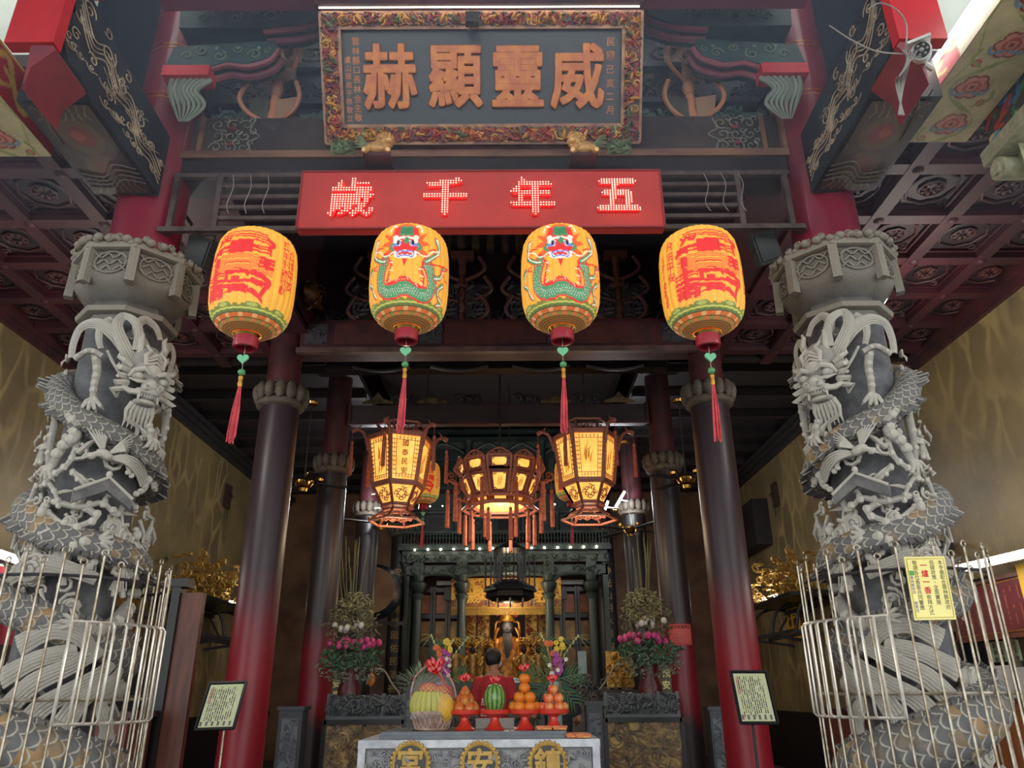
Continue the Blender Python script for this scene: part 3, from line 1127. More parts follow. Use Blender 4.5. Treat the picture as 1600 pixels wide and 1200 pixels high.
for k in range(26):                       # thin openwork ribbons all round
    th = rp.random() * 2 * PI
    z = 1.2 + 2.3 * rp.random()
    dz = rp.uniform(-.25, .25)
    Q = catmull([loc(th + .25 * j + rp.uniform(-.06, .06), z + dz * j / 3 + rp.uniform(-.03, .03), .30 + .05 * rp.random()) for j in range(4)], 5)
    if abs(math.sin(th)) > .9 and math.sin(th) < 0 and z > 2.9:
        continue
    op.tube(Q, .012, 6)
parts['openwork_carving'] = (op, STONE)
m_ = MB(); m_.lathe([(.22, 4.15), (.225, 4.9), (.22, 7.6)], 28); parts['upper_shaft'] = (m_, mat('red lacquer pole', rgb(136, 32, 54), .3, c2=rgb(104, 40, 56), vs=1.6, bump=.08, bs=9, coat=.3))
def rings(mb):
    for z in (5.52, 5.56, 5.98, 6.02):
        mb.tube([loc(a * PI / 14, z, .222) for a in range(28)], .006, 5, closed=True)
m_ = MB(); rings(m_); parts['gilt_ring'] = (m_, GOLD)
m_ = MB(); octo(m_, [(.5, 0), (.5, .16), (.42, .2), (.40, .3), (.3, .36)]); parts['base'] = (m_, STONE_D)
for s, sd in ((-1, 'left'), (1, 'right')):
    t = empty('dragon_pillar', (s * 2.35, AY, 0), 'grey stone pillar carved with a coiling dragon inside the %s cage, red pole above' % sd, 'pillar')
    for nm, (mb, mt) in parts.items():
        src = mb if s < 0 else mb.mirror()
        o = MB().join(src, Matrix.Translation(V((s * 2.35, AY, 0)))).build(nm, mt, t)
        if nm == 'upper_shaft': o['label'] = 'red lacquered pole above the stone capital'

# ---- steel cages
def cage(s):
    sd = 'left' if s < 0 else 'right'
    cx = s * 2.35
    t = empty('metal_cage', (cx, AY, 0), 'round cage of thin steel rods around the %s stone pillar%s' % (sd, '' if s < 0 else ', yellow notice on it'), 'cage', 'cages around the stone pillars')
    R_ = .5
    n = 34
    for i in range(n):
        th = 2 * PI * (i + .5) / n
        zt = 2.24 if i % 2 else 2.185
        p = V((cx + R_ * math.cos(th), AY + R_ * math.sin(th), 0))
        mb = MB()
        mb.cyl(p + V((0, 0, .03)), p + V((0, 0, zt)), .0065, 6)
        x = V((-math.sin(th), math.cos(th), 0))
        mb.tube([p + V((0, 0, zt + .017)) + x * (.016 * math.cos(a * PI / 5)) + V((0, 0, .016 * math.sin(a * PI / 5))) for a in range(10)], .005, 5, closed=True)
        mb.build('rod', STEEL, t)
    for z, q in ((2.13, .007), (1.53, .007), (.8, .007), (.12, .007)):
        mb = MB(); mb.tube([V((cx + (R_ - .012) * math.cos(a * PI / 24), AY + (R_ - .012) * math.sin(a * PI / 24), z)) for a in range(48)], .009, 6, closed=True, flat=1)
        mb.build('hoop', BLK_METAL if z > 2 else STEEL, t)
    # little door in the side towards the aisle
    a0, a1 = math.radians(-58), math.radians(8)
    mb = MB()
    rd = R_ + .02
    def q(a, z, rr=rd):
        a = a if s < 0 else PI - a
        return V((cx + rr * math.cos(a), AY + rr * math.sin(a), z))
    for z in (1.90, 1.42):
        mb.tube([q(a0 + (a1 - a0) * k / 12, z) for k in range(13)], .008, 6)
    for k in range(10):
        a = a0 + (a1 - a0) * k / 9
        mb.tube([q(a, 1.42), q(a, 1.435, rd + .014), q(a, 1.885, rd + .014), q(a, 1.90)], .0075, 6)
    mb.tube([q(a0, 1.42), q(a0, 1.9)], .009, 6)
    mb.build('cage_door', mat('bright steel', rgb(226, 222, 212), .3, .6, c2=rgb(200, 190, 175), vs=10), t)
    return t
cage(-1); cage(1)

# yellow notice hung on the right cage
t = empty('hanging_notice', (2.41, 3.93, 1.83), 'yellow notice with red and black columns of writing wired to the right cage', 'sign')
A, B, C_, D = at(1413, 870, 3.925), at(1476, 869, 3.935), at(1493, 968, 3.925), at(1430, 969, 3.915)
ux = (B - A).normalized(); uy = (A - D).normalized(); uz = ux.cross(uy).normalized()
ctr = (A + B + C_ + D) / 4
W_, H_ = (B - A).length, (A - D).length
M = basis(ctr, ux, uy, uz)
mb = MB(); mb.prism([(-W_ / 2, -H_ / 2), (W_ / 2, -H_ / 2), (W_ / 2, H_ / 2), (-W_ / 2, H_ / 2)], M, -.006)
mb.build('board', mat('yellow card', rgb(244, 232, 150), .5, c2=rgb(236, 220, 130), vs=5), t)
mb = MB()
for a in range(4):
    x0, y0 = [(-1, -1), (1, -1), (1, 1), (-1, 1)][a]; x1, y1 = [(1, -1), (1, 1), (-1, 1), (-1, -1)][a]
    mb.bar(M @ V((x0 * W_ * .455, y0 * H_ * .465, .001)), M @ V((x1 * W_ * .455, y1 * H_ * .465, .001)), .003, .002, up=uz)
mb.build('border', mat('olive print', rgb(190, 170, 70), .6), t)
INK = mat('black ink', rgb(50, 46, 40), .7)
REDINK = mat('red print', rgb(214, 40, 40), .6)
mb = MB()
sz = H_ / 10.5
for i, (tx, x) in enumerate((('本寺廟配合雲林縣政府', .36), ('低碳政策、全面實施', .15), ('       祭拜方式', -.06), ('敬請各位香客共同響應', -.27))):
    column_text(mb, tx, M, x * W_, H_ * .40, sz * .86, .96, .012, .001)
mb.build('black_writing', INK, t)
mb = MB(); column_text(mb, '一爐一香', M, -.06 * W_, H_ * .36, sz * 1.25, 1.12, .03, .001); mb.build('red_writing', REDINK, t, label='large red characters')
mb = MB(); column_text(mb, '雲林縣政府  關懷您', M, -.42 * W_ + .005, H_ * .16, sz * .6, 1.0, .012, .001)
mb.build('blue_writing', mat('blue print', rgb(60, 70, 160), .6), t)
mb = MB(); mb.prism([(-.012, -.012), (.012, -.012), (.012, .012), (-.012, .012)], M @ Matrix.Translation(V((-.38 * W_, H_ * .235, 0))), .001)
mb.build('green_mark', mat('green print', rgb(90, 170, 80), .6), t)
mb = MB(); mb.tube([M @ V((0, H_ * .5, -.004)), M @ V((.01, H_ * .5 + .012, -.01)), M @ V((0, H_ * .5 + .03, -.012))], .0015, 4); mb.build('wire', STEEL, t)
# ------------------------------------------------------------------ front beams, lintel, plaque
def scrolls(mb, M, spec, q=.005):
    """line scrolls: spec rows (x, y, radius, turns, sign, start)"""
    R = M.to_3x3()
    for x, y, r, tn, sg, a in spec:
        mb.tube(spiral(M @ V((x, y, .002)), R, r, tn, 16, sg, a), q, 5)

# lintel with raised lip and painted ends
t = empty('lintel_beam', (0, 4.48, 5.06), 'wide smoked brown lintel with copper lip under the black plaque', 'beam')
mb = MB(); mb.span((-2.16, 4.40, 5.08), (2.13, 4.62, 5.46)); mb.build('beam_body', mat('smoked brown beam', rgb(82, 70, 66), .55, c2=rgb(56, 48, 50), vs=1.6, bump=.1, bs=6, lo=.4, hi=.6), t)
mb = MB()
mb.span((-2.18, 4.34, 5.06), (2.15, 4.41, 5.12)); mb.span((-2.18, 4.36, 5.12), (2.15, 4.40, 5.135))
for x in (-2.18, 2.12):
    mb.span((x, 4.35, 5.13), (x + .03, 4.41, 5.47))
    s = 1 if x < 0 else -1
    mb.span((x + s * .10, 4.38, 5.13), (x + s * .13, 4.405, 5.46))
mb.build('lip', mat('copper brown lip', rgb(142, 104, 84), .45, c2=rgb(98, 72, 66), vs=7, stretch=(.3, 1, 1)), t)
for s in (-1, 1):
    M = basis(V((s * 1.83 - .02, 4.395, 5.29)), V((1, 0, 0)), V((0, 0, 1)), V((0, -1, 0)))
    mb = MB()
    sp = []
    for i in range(-1, 2):
        for j in range(-1, 2):
            sp.append((i * .1, j * .1, .05, 1.1, 1 if (i + j) % 2 else -1, i * 2 + j))
            sp.append((i * .1 + .05, j * .1 + .04, .03, .9, -1, i + j * 3))
    scrolls(mb, M, sp, .0045)
    mb.k = 1
    for i in (-1, 1):
        mb.ell(M @ V((0, i * .07, .0)), (.03, .018, .01), M.to_3x3(), 8, 5)
    mb.k = 0
    mb.tube([M @ V((-s * x, y, .002)) for x, y in ((.16, -.15), (.13, -.05), (.17, -.03), (.21, 0), (.17, .03), (.13, .05), (.16, .15))], .005, 5)
    mb.build('painted_scroll', [mat('pale scroll paint', rgb(150, 150, 132), .6, c2=rgb(96, 112, 104), vs=20), mat('dim red flower', rgb(128, 54, 56), .6)], t, label='square of pale painted scrollwork')
mb = MB(); mb.span((-2.16, 4.36, 4.9), (2.13, 4.6, 5.06)); mb.build('lower_tie_beam', DWOOD, label='plain dark red tie beam directly under the brown lintel', cat='beam')

# frieze carving between the lintel and the top
t = empty('carved_frieze', (0, 4.62, 5.46), 'dim teal carved frieze of scrolls and medallions behind the plaque', 'frieze')
M = basis(V((0, 4.655, 0)), V((1, 0, 0)), V((0, 0, 1)), V((0, -1, 0)))
for s in (-1, 1):
    mb = MB()
    relief(mb, M @ Matrix.Translation(V((s * 1.62, 5.60, 0))), 1.05, .24, 60, .05, 5 + s, .075)
    mb.build('scroll_band', TEAL, t)
    mb = MB()
    relief(mb, M @ Matrix.Translation(V((s * 1.62, 5.95, 0))), 1.05, .3, 44, .03, 15 + s, .06)
    mb.build('scroll_panel', mat('deep teal carving', rgb(40, 52, 62), .55, c2=rgb(30, 36, 46), vs=8), t)
    mb = MB(); mb.span((s * 1.1, 4.60, 5.78), (s * 2.1, 4.66, 5.83)); mb.span((s * 1.1, 4.60, 6.14), (s * 2.1, 4.66, 6.2)); mb.span((s * 1.1, 4.62, 6.5), (s * 2.1, 4.66, 6.56)); mb.build('rail', TEALM, t)
    for cx_ in (1.42, 1.95):
        mb = MB()
        c = M @ V((s * cx_, 6.32, .01))
        mb.tube([c + V((.11 * math.cos(a * PI / 3), 0, .07 * math.sin(a * PI / 3))) for a in range(6)], .012, 6, closed=True)
        relief(mb, M @ Matrix.Translation(V((s * cx_, 6.32, 0))), .16, .1, 12, .02, 3, .03)
        mb.build('medallion', mat('grey teal medallion', rgb(104, 96, 92), .6, c2=rgb(56, 66, 70), vs=15), t)
    # reddish cartouche panel
    mb = MB(); mb.span((s * 1.62 - .38, 4.635, 5.85), (s * 1.62 + .1, 4.655, 6.1)); mb.build('cartouche', mat('dim red brown panel', rgb(66, 44, 48), .55, c2=rgb(48, 38, 44), vs=8, bump=.4, bs=20), t)

# hanging copper brackets on both sides of the plaque
for s, sd in ((-1, 'left'), (1, 'right')):
    x0 = -1.6 if s < 0 else 1.53
    t = empty('carved_bracket_post', (x0, 4.5, 5.46), 'copper edged carved bracket post standing on the lintel %s of the plaque' % sd, 'bracket')
    mb = MB()
    for k, (z, q) in enumerate(((5.52, .05), (5.66, .042), (5.8, .05), (5.95, .04), (6.1, .05), (6.25, .045), (6.4, .05))):
        mb.lathe([(q * .7, z - .07), (q, z), (q * .7, z + .07)], 10, (x0, 4.48, 0))
    mb.build('post', COPPER, t)
    mb = MB()
    for q in (-1, 1):
        for (zb, zt, wd) in ((5.46, 5.78, .22), (5.86, 6.12, .17), (6.15, 6.4, .2)):
            mb.tube(catmull([V((x0 + q * .03, 4.46, zb)), V((x0 + q * wd * .75, 4.40, zb + .06)), V((x0 + q * wd, 4.36, (zb + zt) / 2)), V((x0 + q * wd * .8, 4.38, zt))], 6), [.018] * 19, 7)
    mb.build('curved_arm', COPPER, t)
    mb = MB()
    for q in (-1, 1):
        M = basis(V((x0 + q * .11, 4.47, 5.62)), V((q, 0, 0)), V((0, 0, 1)), V((0, -1, 0)))
        mb.prism([(-.08, -.16), (.05, -.09), (.08, .08), (-.08, .05)], M, .03)
        M = basis(V((x0 + q * .09, 4.45, 6.18)), V((1, 0, 0)), V((0, 0, 1)), V((0, -1, 0)))
        relief(mb, M, .16, .3, 16, .04, 3, .05)
    M = basis(V((x0 + .05, 4.42, 5.95)), V((1, 0, 0)), V((0, 0, 1)), V((0, -1, 0)))
    relief(mb, M, .2, .22, 20, .05, 9, .05)
    mb.build('leaf_carving', mat('olive bronze carving', rgb(74, 80, 66), .55, c2=rgb(56, 50, 50), vs=10, edge=rgb(150, 120, 96)), t)
    mb = MB(); mb.lathe([(.07, 6.48), (.09, 6.5), (.09, 6.53), (.05, 6.55)], 8, (x0, 4.46, 0)); mb.span((x0 - .1, 4.40, 6.24), (x0 + .1, 4.46, 6.27)); mb.build('cross_block', COPPER, t)

# ---- the plaque, leaning forward
Pb, Pt = at(755, 224, 4.30), at(752, 20, 3.84)
uy = (Pt - Pb).normalized(); ux = V((1, 0.0, 0.0)); uz = ux.cross(uy).normalized()
if uz.y > 0: uz = -uz
PH, PW = (Pt - Pb).length, 2.2
PM = basis((Pt + Pb) / 2, ux, uy, uz)
t = empty('name_plaque', tuple(Pb + V((0, .02, 0))), 'large black plaque with four gilt characters in a carved polychrome frame', 'plaque')
def prect(mb, x0, y0, x1, y1, z0, z1):
    mb.prism([(x0, y0), (x1, y0), (x1, y1), (x0, y1)], PM @ Matrix.Translation(V((0, 0, z0))), z1 - z0)
IW, IH0, IH1 = PW / 2 - .125, -PH / 2 + .115, PH / 2 - .10
mb = MB(); prect(mb, -PW / 2 + .03, -PH / 2 + .03, PW / 2 - .03, PH / 2 - .03, -.03, 0)
mb.build('board', mat('slate black board', rgb(54, 64, 72), .38, c2=rgb(48, 56, 64), vs=2), t)
GF = [mat('frame red carving', rgb(176, 78, 66), .5, c2=rgb(140, 60, 58), vs=20), mat('frame gilt carving', rgb(226, 176, 84), .42, .3, c2=rgb(190, 130, 66), vs=20),
      mat('frame green carving', rgb(112, 132, 92), .5, c2=rgb(70, 80, 68), vs=20), mat('frame plum carving', rgb(128, 80, 92), .5, c2=rgb(96, 62, 78), vs=20), mat('frame shadowed ground', rgb(72, 42, 44), .6)]
mb = MB()
mb.k = 4
prect(mb, -PW / 2, IH1, PW / 2, PH / 2, 0, .02); prect(mb, -PW / 2, -PH / 2, PW / 2, IH0, 0, .02)
prect(mb, -PW / 2, IH0, -IW, IH1, 0, .02); prect(mb, IW, IH0, PW / 2, IH1, 0, .02)
T = Matrix.Translation
relief(mb, PM @ T(V((0, (IH1 + PH / 2) / 2, .02))), PW - .04, PH / 2 - IH1 - .02, 330, .035, 21, .038, 4)
relief(mb, PM @ T(V((0, (IH1 + PH / 2) / 2, .03))), PW - .04, PH / 2 - IH1 - .03, 120, .03, 31, .04, 2)
relief(mb, PM @ T(V((0, (IH0 - PH / 2) / 2, .03))), PW - .04, PH / 2 + IH0 - .03, 120, .03, 32, .04, 2)
relief(mb, PM @ T(V((0, (IH0 - PH / 2) / 2, .02))), PW - .04, PH / 2 + IH0 - .02, 330, .035, 22, .038, 4)
for s in (-1, 1):
    relief(mb, PM @ T(V((s * (IW + PW / 2) / 2, 0, .02))), PW / 2 - IW - .02, PH - .05, 130, .035, 23 + s, .038, 4)
    for q in (-1, 1):        # corner roundels
        mb.k = 3
        c = PM @ V((s * (PW / 2 - .065), q * (PH / 2 - .06), .03))
        for a in range(8):
            mb.ell(c + PM.to_3x3() @ V((.035 * math.cos(a * PI / 4), .035 * math.sin(a * PI / 4), .01)), (.022, .014, .014), PM.to_3x3() @ Matrix.Rotation(a * PI / 4, 3, 'Z'), 6, 4)
        mb.k = 0
        mb.ell(c, (.02, .02, .02), PM.to_3x3(), 8, 5)
mb.build('carved_frame', GF, t, label='carved red, gilt and green dragon frame')
mb = MB()
for z_, o_, q in ((.02, 0, .012), (.02, 1, .010)):
    a, b0, b1 = (PW / 2, -PH / 2, PH / 2) if o_ else (IW, IH0, IH1)
    cs = [PM @ V((-a, b0, z_)), PM @ V((a, b0, z_)), PM @ V((a, b1, z_)), PM @ V((-a, b1, z_))]
    for i in range(4):
        mb.bar(cs[i], cs[(i + 1) % 4], q * 2, q * 2.4, up=uz)
mb.build('gilt_bead', mat('worn gilt moulding', rgb(168, 128, 98), .4, .3, c2=rgb(120, 84, 74), vs=12), t)
GCH = mat('gilt relief lettering', rgb(196, 124, 66), .42, .35, c2=rgb(170, 96, 64), vs=14, bump=.15, bs=60)
# the characters are brush strokes, wide and rounded
for ch, u in (('赫', .21), ('顯', .416), ('靈', .612), ('威', .80)):
    mb = MB()
    write(mb, ch, PM @ T(V(((u - .5) * PW, .01, .012))), .44, .022, .03, .86, .012)
    mb.build('gilt_character', GCH, t, label='raised gilt character %s' % ch)
mb = MB()
column_text(mb, '民國己亥二月', PM, IW - .085, IH1 - .09, .062, 1.45, .006, .03)
mb.build('date_writing', GCH, t)
mb = MB()
column_text(mb, '雲林縣口長林金生敬', PM, -IW + .105, IH1 - .08, .056, 1.12, .006, .03)
column_text(mb, '盧山眾弟子恭敬立', PM, -IW + .045, IH1 - .20, .048, 1.15, .006, .03)
mb.build('donor_writing', GCH, t)
# lion supports below the plaque
LION = mat('bronze gilt lion', rgb(160, 108, 66), .45, .4, c2=rgb(88, 56, 44), vs=25, edge=rgb(214, 170, 110))
for s, px in ((-1, 590), (1, 912)):
    b = at(px, 243, 4.14)
    t = empty('lion_support', (b.x, b.y, 5.12), 'small gilt carved lion holding up the plaque at its lower %s corner' % ('left' if s < 0 else 'right'), 'carving', 'lions under the plaque')
    mb = MB()
    mb.ell(b + V((0, 0, .055)), (.085, .055, .055), None, 12, 8); mb.ell(b + V((-s * .06, -.03, .085)), (.05, .048, .048), None, 12, 8)
    mb.ell(b + V((-s * .08, -.07, .07)), (.028, .026, .022), None, 8, 6)
    for q in (-1, 1):
        mb.ell(b + V((-s * .06 + q * .025, -.07, .1)), (.011, .011, .011), None, 6, 5)
        mb.tube([b + V((q * .06, -.03, .04)), b + V((q * .075, -.05, .0)), b + V((q * .08, -.075, -.008))], [.024, .02, .016], 7)
    mb.build('body', LION, t)
    mb = MB(); mb.span((b.x - .09, b.y - .04, b.z - .03), (b.x + .09, 4.36, b.z)); mb.build('bracket', DWOOD_R, t)
    mb = MB()
    for k in range(22):
        a = k * .8
        mb.tube(spiral(b + V((-s * .05 + .045 * math.cos(a), -.03 - .012 * (k % 3), .09 + .045 * math.sin(a))), Matrix.Rotation(PI / 2, 3, 'X'), .02, 1.2, 7), .006, 4)
    mb.build('mane', LION, t)
    mb = MB()
    for k in range(5):
        mb.tube([b + V((s * .07, 0, .04 + .01 * k)), b + V((s * .12, -.02, .06 + .02 * k)), b + V((s * .16, -.02, .05 + .025 * k))], [.012, .01, .003], 5)
    mb.build('tail', GF[2], t, label='green plumed tail')
    mb = MB(); relief(mb, basis(b + V((s * .24, -.0, .06)), V((1, 0, 0)), V((0, 0, 1)), V((0, -1, 0))), .16, .11, 24, .03, 4, .035, 1); mb.build('cloud_scroll', GF[2], t)
mb = MB(); mb.span((-.62, 4.33, 5.135), (.62, 4.4, 5.18)); mb.span((-.62, 4.31, 5.18), (.62, 4.4, 5.2))
mb.build('plaque_rest', mat('lit copper rest', rgb(150, 96, 70), .45, c2=rgb(110, 66, 54), vs=6), label='copper brown rest board on the lintel beneath the plaque', cat='board')
# slim lamp above the plaque
lm = at(760, 14, 3.78)
t = empty('strip_lamp', (lm.x, lm.y, lm.z), 'slim bright strip lamp fixed over the top edge of the plaque', 'lamp')
mb = MB(); mb.span((-1.15, lm.y - .03, lm.z + .02), (1.08, lm.y + .03, lm.z + .07)); mb.build('housing', DWOOD_R, t)
mb = MB(); mb.cyl((-1.12, lm.y, lm.z + .018), (1.05, lm.y, lm.z + .018), .0045, 8); mb.build('tube', emat('warm white tube', (1, .93, .75, 1), 7), t)
mb = MB(); c = at(738, 30, 3.75); mb.box(c, (.09, .05, .09)); mb.tube([c, c + V((.02, -.02, -.06)), c + V((-.03, 0, -.1)), c + V((.02, 0, -.13))], .006, 5)
mb.build('junction_box', BLK_METAL, label='small dark junction box with loose wire above the plaque centre', cat='box')
# red cross beam along the very top
mb = MB(); mb.span((-2.2, 3.6, lm.z + .07), (2.2, 3.85, lm.z + .75))
mb.build('cross_beam', mat('hazy red beam', rgb(118, 52, 72), .5, c2=rgb(100, 48, 66), vs=2), label='broad dull red beam crossing the very top above the plaque', cat='beam')

# ---- beams running out towards the street
def side_beams(s, sd):
    def X(x): return s * x
    t = empty('tie_beam', (X(2.42), 3.65, 4.64), 'dark blue green beam with pale scroll lines joining the %s red pole' % sd, 'beam')
    mb = MB()
    prof = [(3.02, 4.78), (3.10, 4.70), (3.22, 4.71), (3.35, 4.66), (4.24, 4.66), (4.24, 5.15), (3.6, 5.17), (3.12, 5.22), (3.0, 5.12), (3.06, 5.0), (2.98, 4.9)]
    M = Matrix(((0, 0, s, X(2.2)), (1, 0, 0, 0), (0, 1, 0, 0), (0, 0, 0, 1)))
    mb.prism(prof, M, .18)
    mb.span((X(2.3), 3.35, 4.662), (X(2.62), 4.22, 5.14))
    mb.build('beam_body', mat('dark teal beam paint', rgb(38, 50, 58), .5, c2=rgb(30, 32, 42), vs=3), t)
    mb = MB()
    M = Matrix(((0, 0, -s, X(2.197)), (1, 0, 0, 3.6), (0, .74, 0, 4.90), (0, 0, 0, 1)))
    q = .0045
    for wv in (0, .04, .09, -.05):
        mb.tube(catmull([M @ V((x, y + wv, 0)) for x, y in ((-.52, .25), (-.35, .06), (-.2, .16), (-.05, .02), (.12, .05), (.28, -.12), (.45, -.1), (.6, -.18))], 6), q, 4)
    sp = [(-.45, .3, .07, 1.4, 1, 0), (-.2, .2, .09, 1.5, -1, 1), (0, .12, .06, 1.3, 1, 2), (-.32, -.02, .05, 1.2, -1, 3), (-.1, -.1, .06, 1.3, 1, 0), (.15, -.1, .05, 1.2, -1, 1), (.25, .08, .07, 1.4, 1, 2),
          (.42, .0, .05, 1.2, -1, 0), (.5, -.17, .045, 1.2, 1, 3), (-.5, -.02, .05, 1.2, 1, 1), (.02, .26, .05, 1.1, -1, 2), (.3, -.2, .04, 1.2, 1, 0), (-.25, .36, .05, 1.1, 1, 4)]
    scrolls(mb, M, sp, q)
    rr = random.Random(12)
    for k in range(30):
        x = rr.uniform(-.55, .58); y = rr.uniform(-.2, .19)
        r_ = rr.uniform(.018, .036)
        mb.tube(spiral(M @ V((x, y, 0)), M.to_3x3(), r_, 1.1, 12, rr.choice((-1, 1)), rr.random() * 6), q * .8, 4)
        mb.tube(catmull([M @ V((x - r_ * 2.4, y - r_ * .6, 0)), M @ V((x - r_, y - r_ * 1.4, 0)), M @ V((x + r_ * .4, y - r_ * 1.2, 0)), M @ V((x + r_ * 1.3, y - r_ * .2, 0)), M @ V((x + r_ * 2.6, y + r_ * .5, 0))], 4), q * .7, 4)
    mb.build('scroll_lines', CREAM, t)
    cv = Canvas(50, 90, rgb(70, 58, 54)[:3])  # underside pattern in darkened colours
    for (x, y, r_, c_) in ((25, 30, 17, rgb(96, 76, 60)), (25, 62, 15, rgb(90, 70, 58)), (24, 30, 10, rgb(120, 52, 46)), (25, 62, 8, rgb(110, 56, 50)), (27, 29, 5, rgb(150, 70, 56))): cv.disc(x, y, r_, c_[:3])
    for k in range(7): cv.curve([(4 + k * 7, 88), (10 + k * 5, 80), (6 + k * 7, 74), (12 + k * 5, 70)], 1, rgb(130, 116, 92)[:3]); cv.curve([(4 + k * 7, 2), (9 + k * 5, 10), (6 + k * 7, 14)], 1, rgb(130, 116, 92)[:3])
    mb = MB(); painted(mb, cv, lambda u, v: V((X(2.23 + .36 * u), 3.38 + .82 * v, 4.656))); mb.build('underside_painting', colmat('dark painted underside', .55), t, smooth=False)
    mb = MB()
    for k in range(4):
        mb.tube(catmull([V((X(2.24 + .1 * k), 3.15 + .05 * k, 4.67)), V((X(2.3 + .08 * k), 3.2 + .1 * k, 4.652)), V((X(2.45 + .03 * k), 3.3 + .05 * k, 4.652)), V((X(2.55), 3.5 + .07 * k, 4.652))], 5), .0045, 4)
        mb.tube(catmull([V((X(2.22), 3.95 + .05 * k, 4.655)), V((X(2.35), 3.9 + .05 * k, 4.65)), V((X(2.45), 4.02 + .04 * k, 4.65)), V((X(2.6), 3.98 + .05 * k, 4.65))], 5), .0045, 4)
    mb.build('underside_lines', CREAM_D, t)
    # red hanging post and its square end
    t = empty('hanging_post', (X(2.42), 2.9, 4.8), 'bright red square hanging post outside the %s scroll beam' % sd, 'post')
    mb = MB(); mb.span((X(2.15), 2.9, 4.62), (X(2.4), 2.97, 7.2)); mb.span((X(2.17), 2.97, 5.25), (X(2.38), 3.2, 7.2)); mb.build('shaft', RED_BR, t)
    a_, b_, d_ = at(49, 104, 2.88), at(87, 78, 2.88), at(34, 138, 2.88)
    MX = Matrix(((-s, 0, 0, 0), (0, 0, 1, 2.88), (0, 1, 0, 0), (0, 0, 0, 1)))
    mb = MB(); mb.prism([(d_.x, d_.z), (a_.x, a_.z), (b_.x, b_.z), (b_.x - .02, b_.z + .03), (d_.x - .02, b_.z + .03)], MX, .3); mb.build('end_block', mat('dull mauve red block', rgb(124, 50, 62), .45, c2=rgb(100, 44, 56), vs=4), t)
    # curved bracket arms reaching inwards from the pole
    t = empty('bracket_arm', (X(2.0), 4.2, 5.6), 'scalloped bracket arms, green with pink lips, at the top of the %s red pole' % sd, 'bracket')
    for k, (P0, Y0) in enumerate((([(2.28, 5.66), (2.24, 5.86), (1.52, 5.92), (1.5, 5.86), (1.55, 5.76), (1.70, 5.70), (1.85, 5.72), (2.0, 5.66)], 4.12),
                                  ([(2.2, 5.98), (2.22, 6.2), (1.35, 6.22), (1.16, 6.20), (1.18, 6.08), (1.34, 6.0), (1.6, 5.97)], 4.06))):
        M = Matrix(((s, 0, 0, 0), (0, 0, 1, Y0), (0, 1, 0, 0), (0, 0, 0, 1)))
        mb = MB(); mb.prism(P0, M, .2); mb.build('arm_board', mat('dark green arm panel', rgb(44, 74, 70), .5, c2=rgb(34, 50, 56), vs=9), t)
        lip = P0[3:] if k == 0 else P0[2:]
        mb = MB(); mb.tube(catmull([V((s * x, Y0 + .03, z)) for x, z in lip], 5), .024, 7); mb.tube(catmull([V((s * x, Y0 + .12, z)) for x, z in lip], 5), .03, 7)
        mb.build('lip', mat('dusty pink lip', rgb(140, 72, 84), .5, c2=rgb(112, 58, 70), vs=6), t)
        mb = MB()
        M2 = basis(V((s * (1.85 if k == 0 else 1.75), Y0 - .004, 5.80 if k == 0 else 6.1)), V((s, 0, 0)), V((0, 0, 1)), V((0, -1, 0)))
        scrolls(mb, M2, [(-.2, -.02, .05, 1.3, 1, 0), (-.08, .03, .04, 1.3, -1, 1), (.05, -.03, .05, 1.3, 1, 2), (.18, .02, .05, 1.3, -1, 1), (.28, -.03, .04, 1.2, 1, 0), (-.28, .02, .03, 1, 1, 2)], .005)
        for i in range(4):
            mb.ell(M2 @ V((-.22 + i * .15, .045, 0)), (.016, .016, .006), M2.to_3x3(), 7, 4)
        mb.build('painted_line', mat('sage outline paint', rgb(110, 128, 106), .6, c2=rgb(80, 98, 88), vs=8), t)
    mb = MB(); mb.span((X(2.28), 4.1, 5.58), (X(1.95), 4.24, 5.67)); mb.build('red_stub', RED_BR, t)
    mb = MB()
    for k in range(7):
        mb.tube(catmull([V((X(2.22 - .045 * k), 4.15, 5.58)), V((X(2.2 - .03 * k), 4.12, 5.45)), V((X(2.16 - .035 * k), 4.13, 5.33)), V((X(2.12 - .01 * k), 4.16, 5.22))], 5), [.02] * 8 + [.018, .016, .014, .012, .01, .008, .006, .004], 6)
    mb.build('leaf_drop', mat('grey green leaf carving', rgb(62, 80, 78), .5, c2=rgb(40, 50, 56), vs=12, edge=rgb(120, 130, 120)), t)
side_beams(-1, 'left'); side_beams(1, 'right')

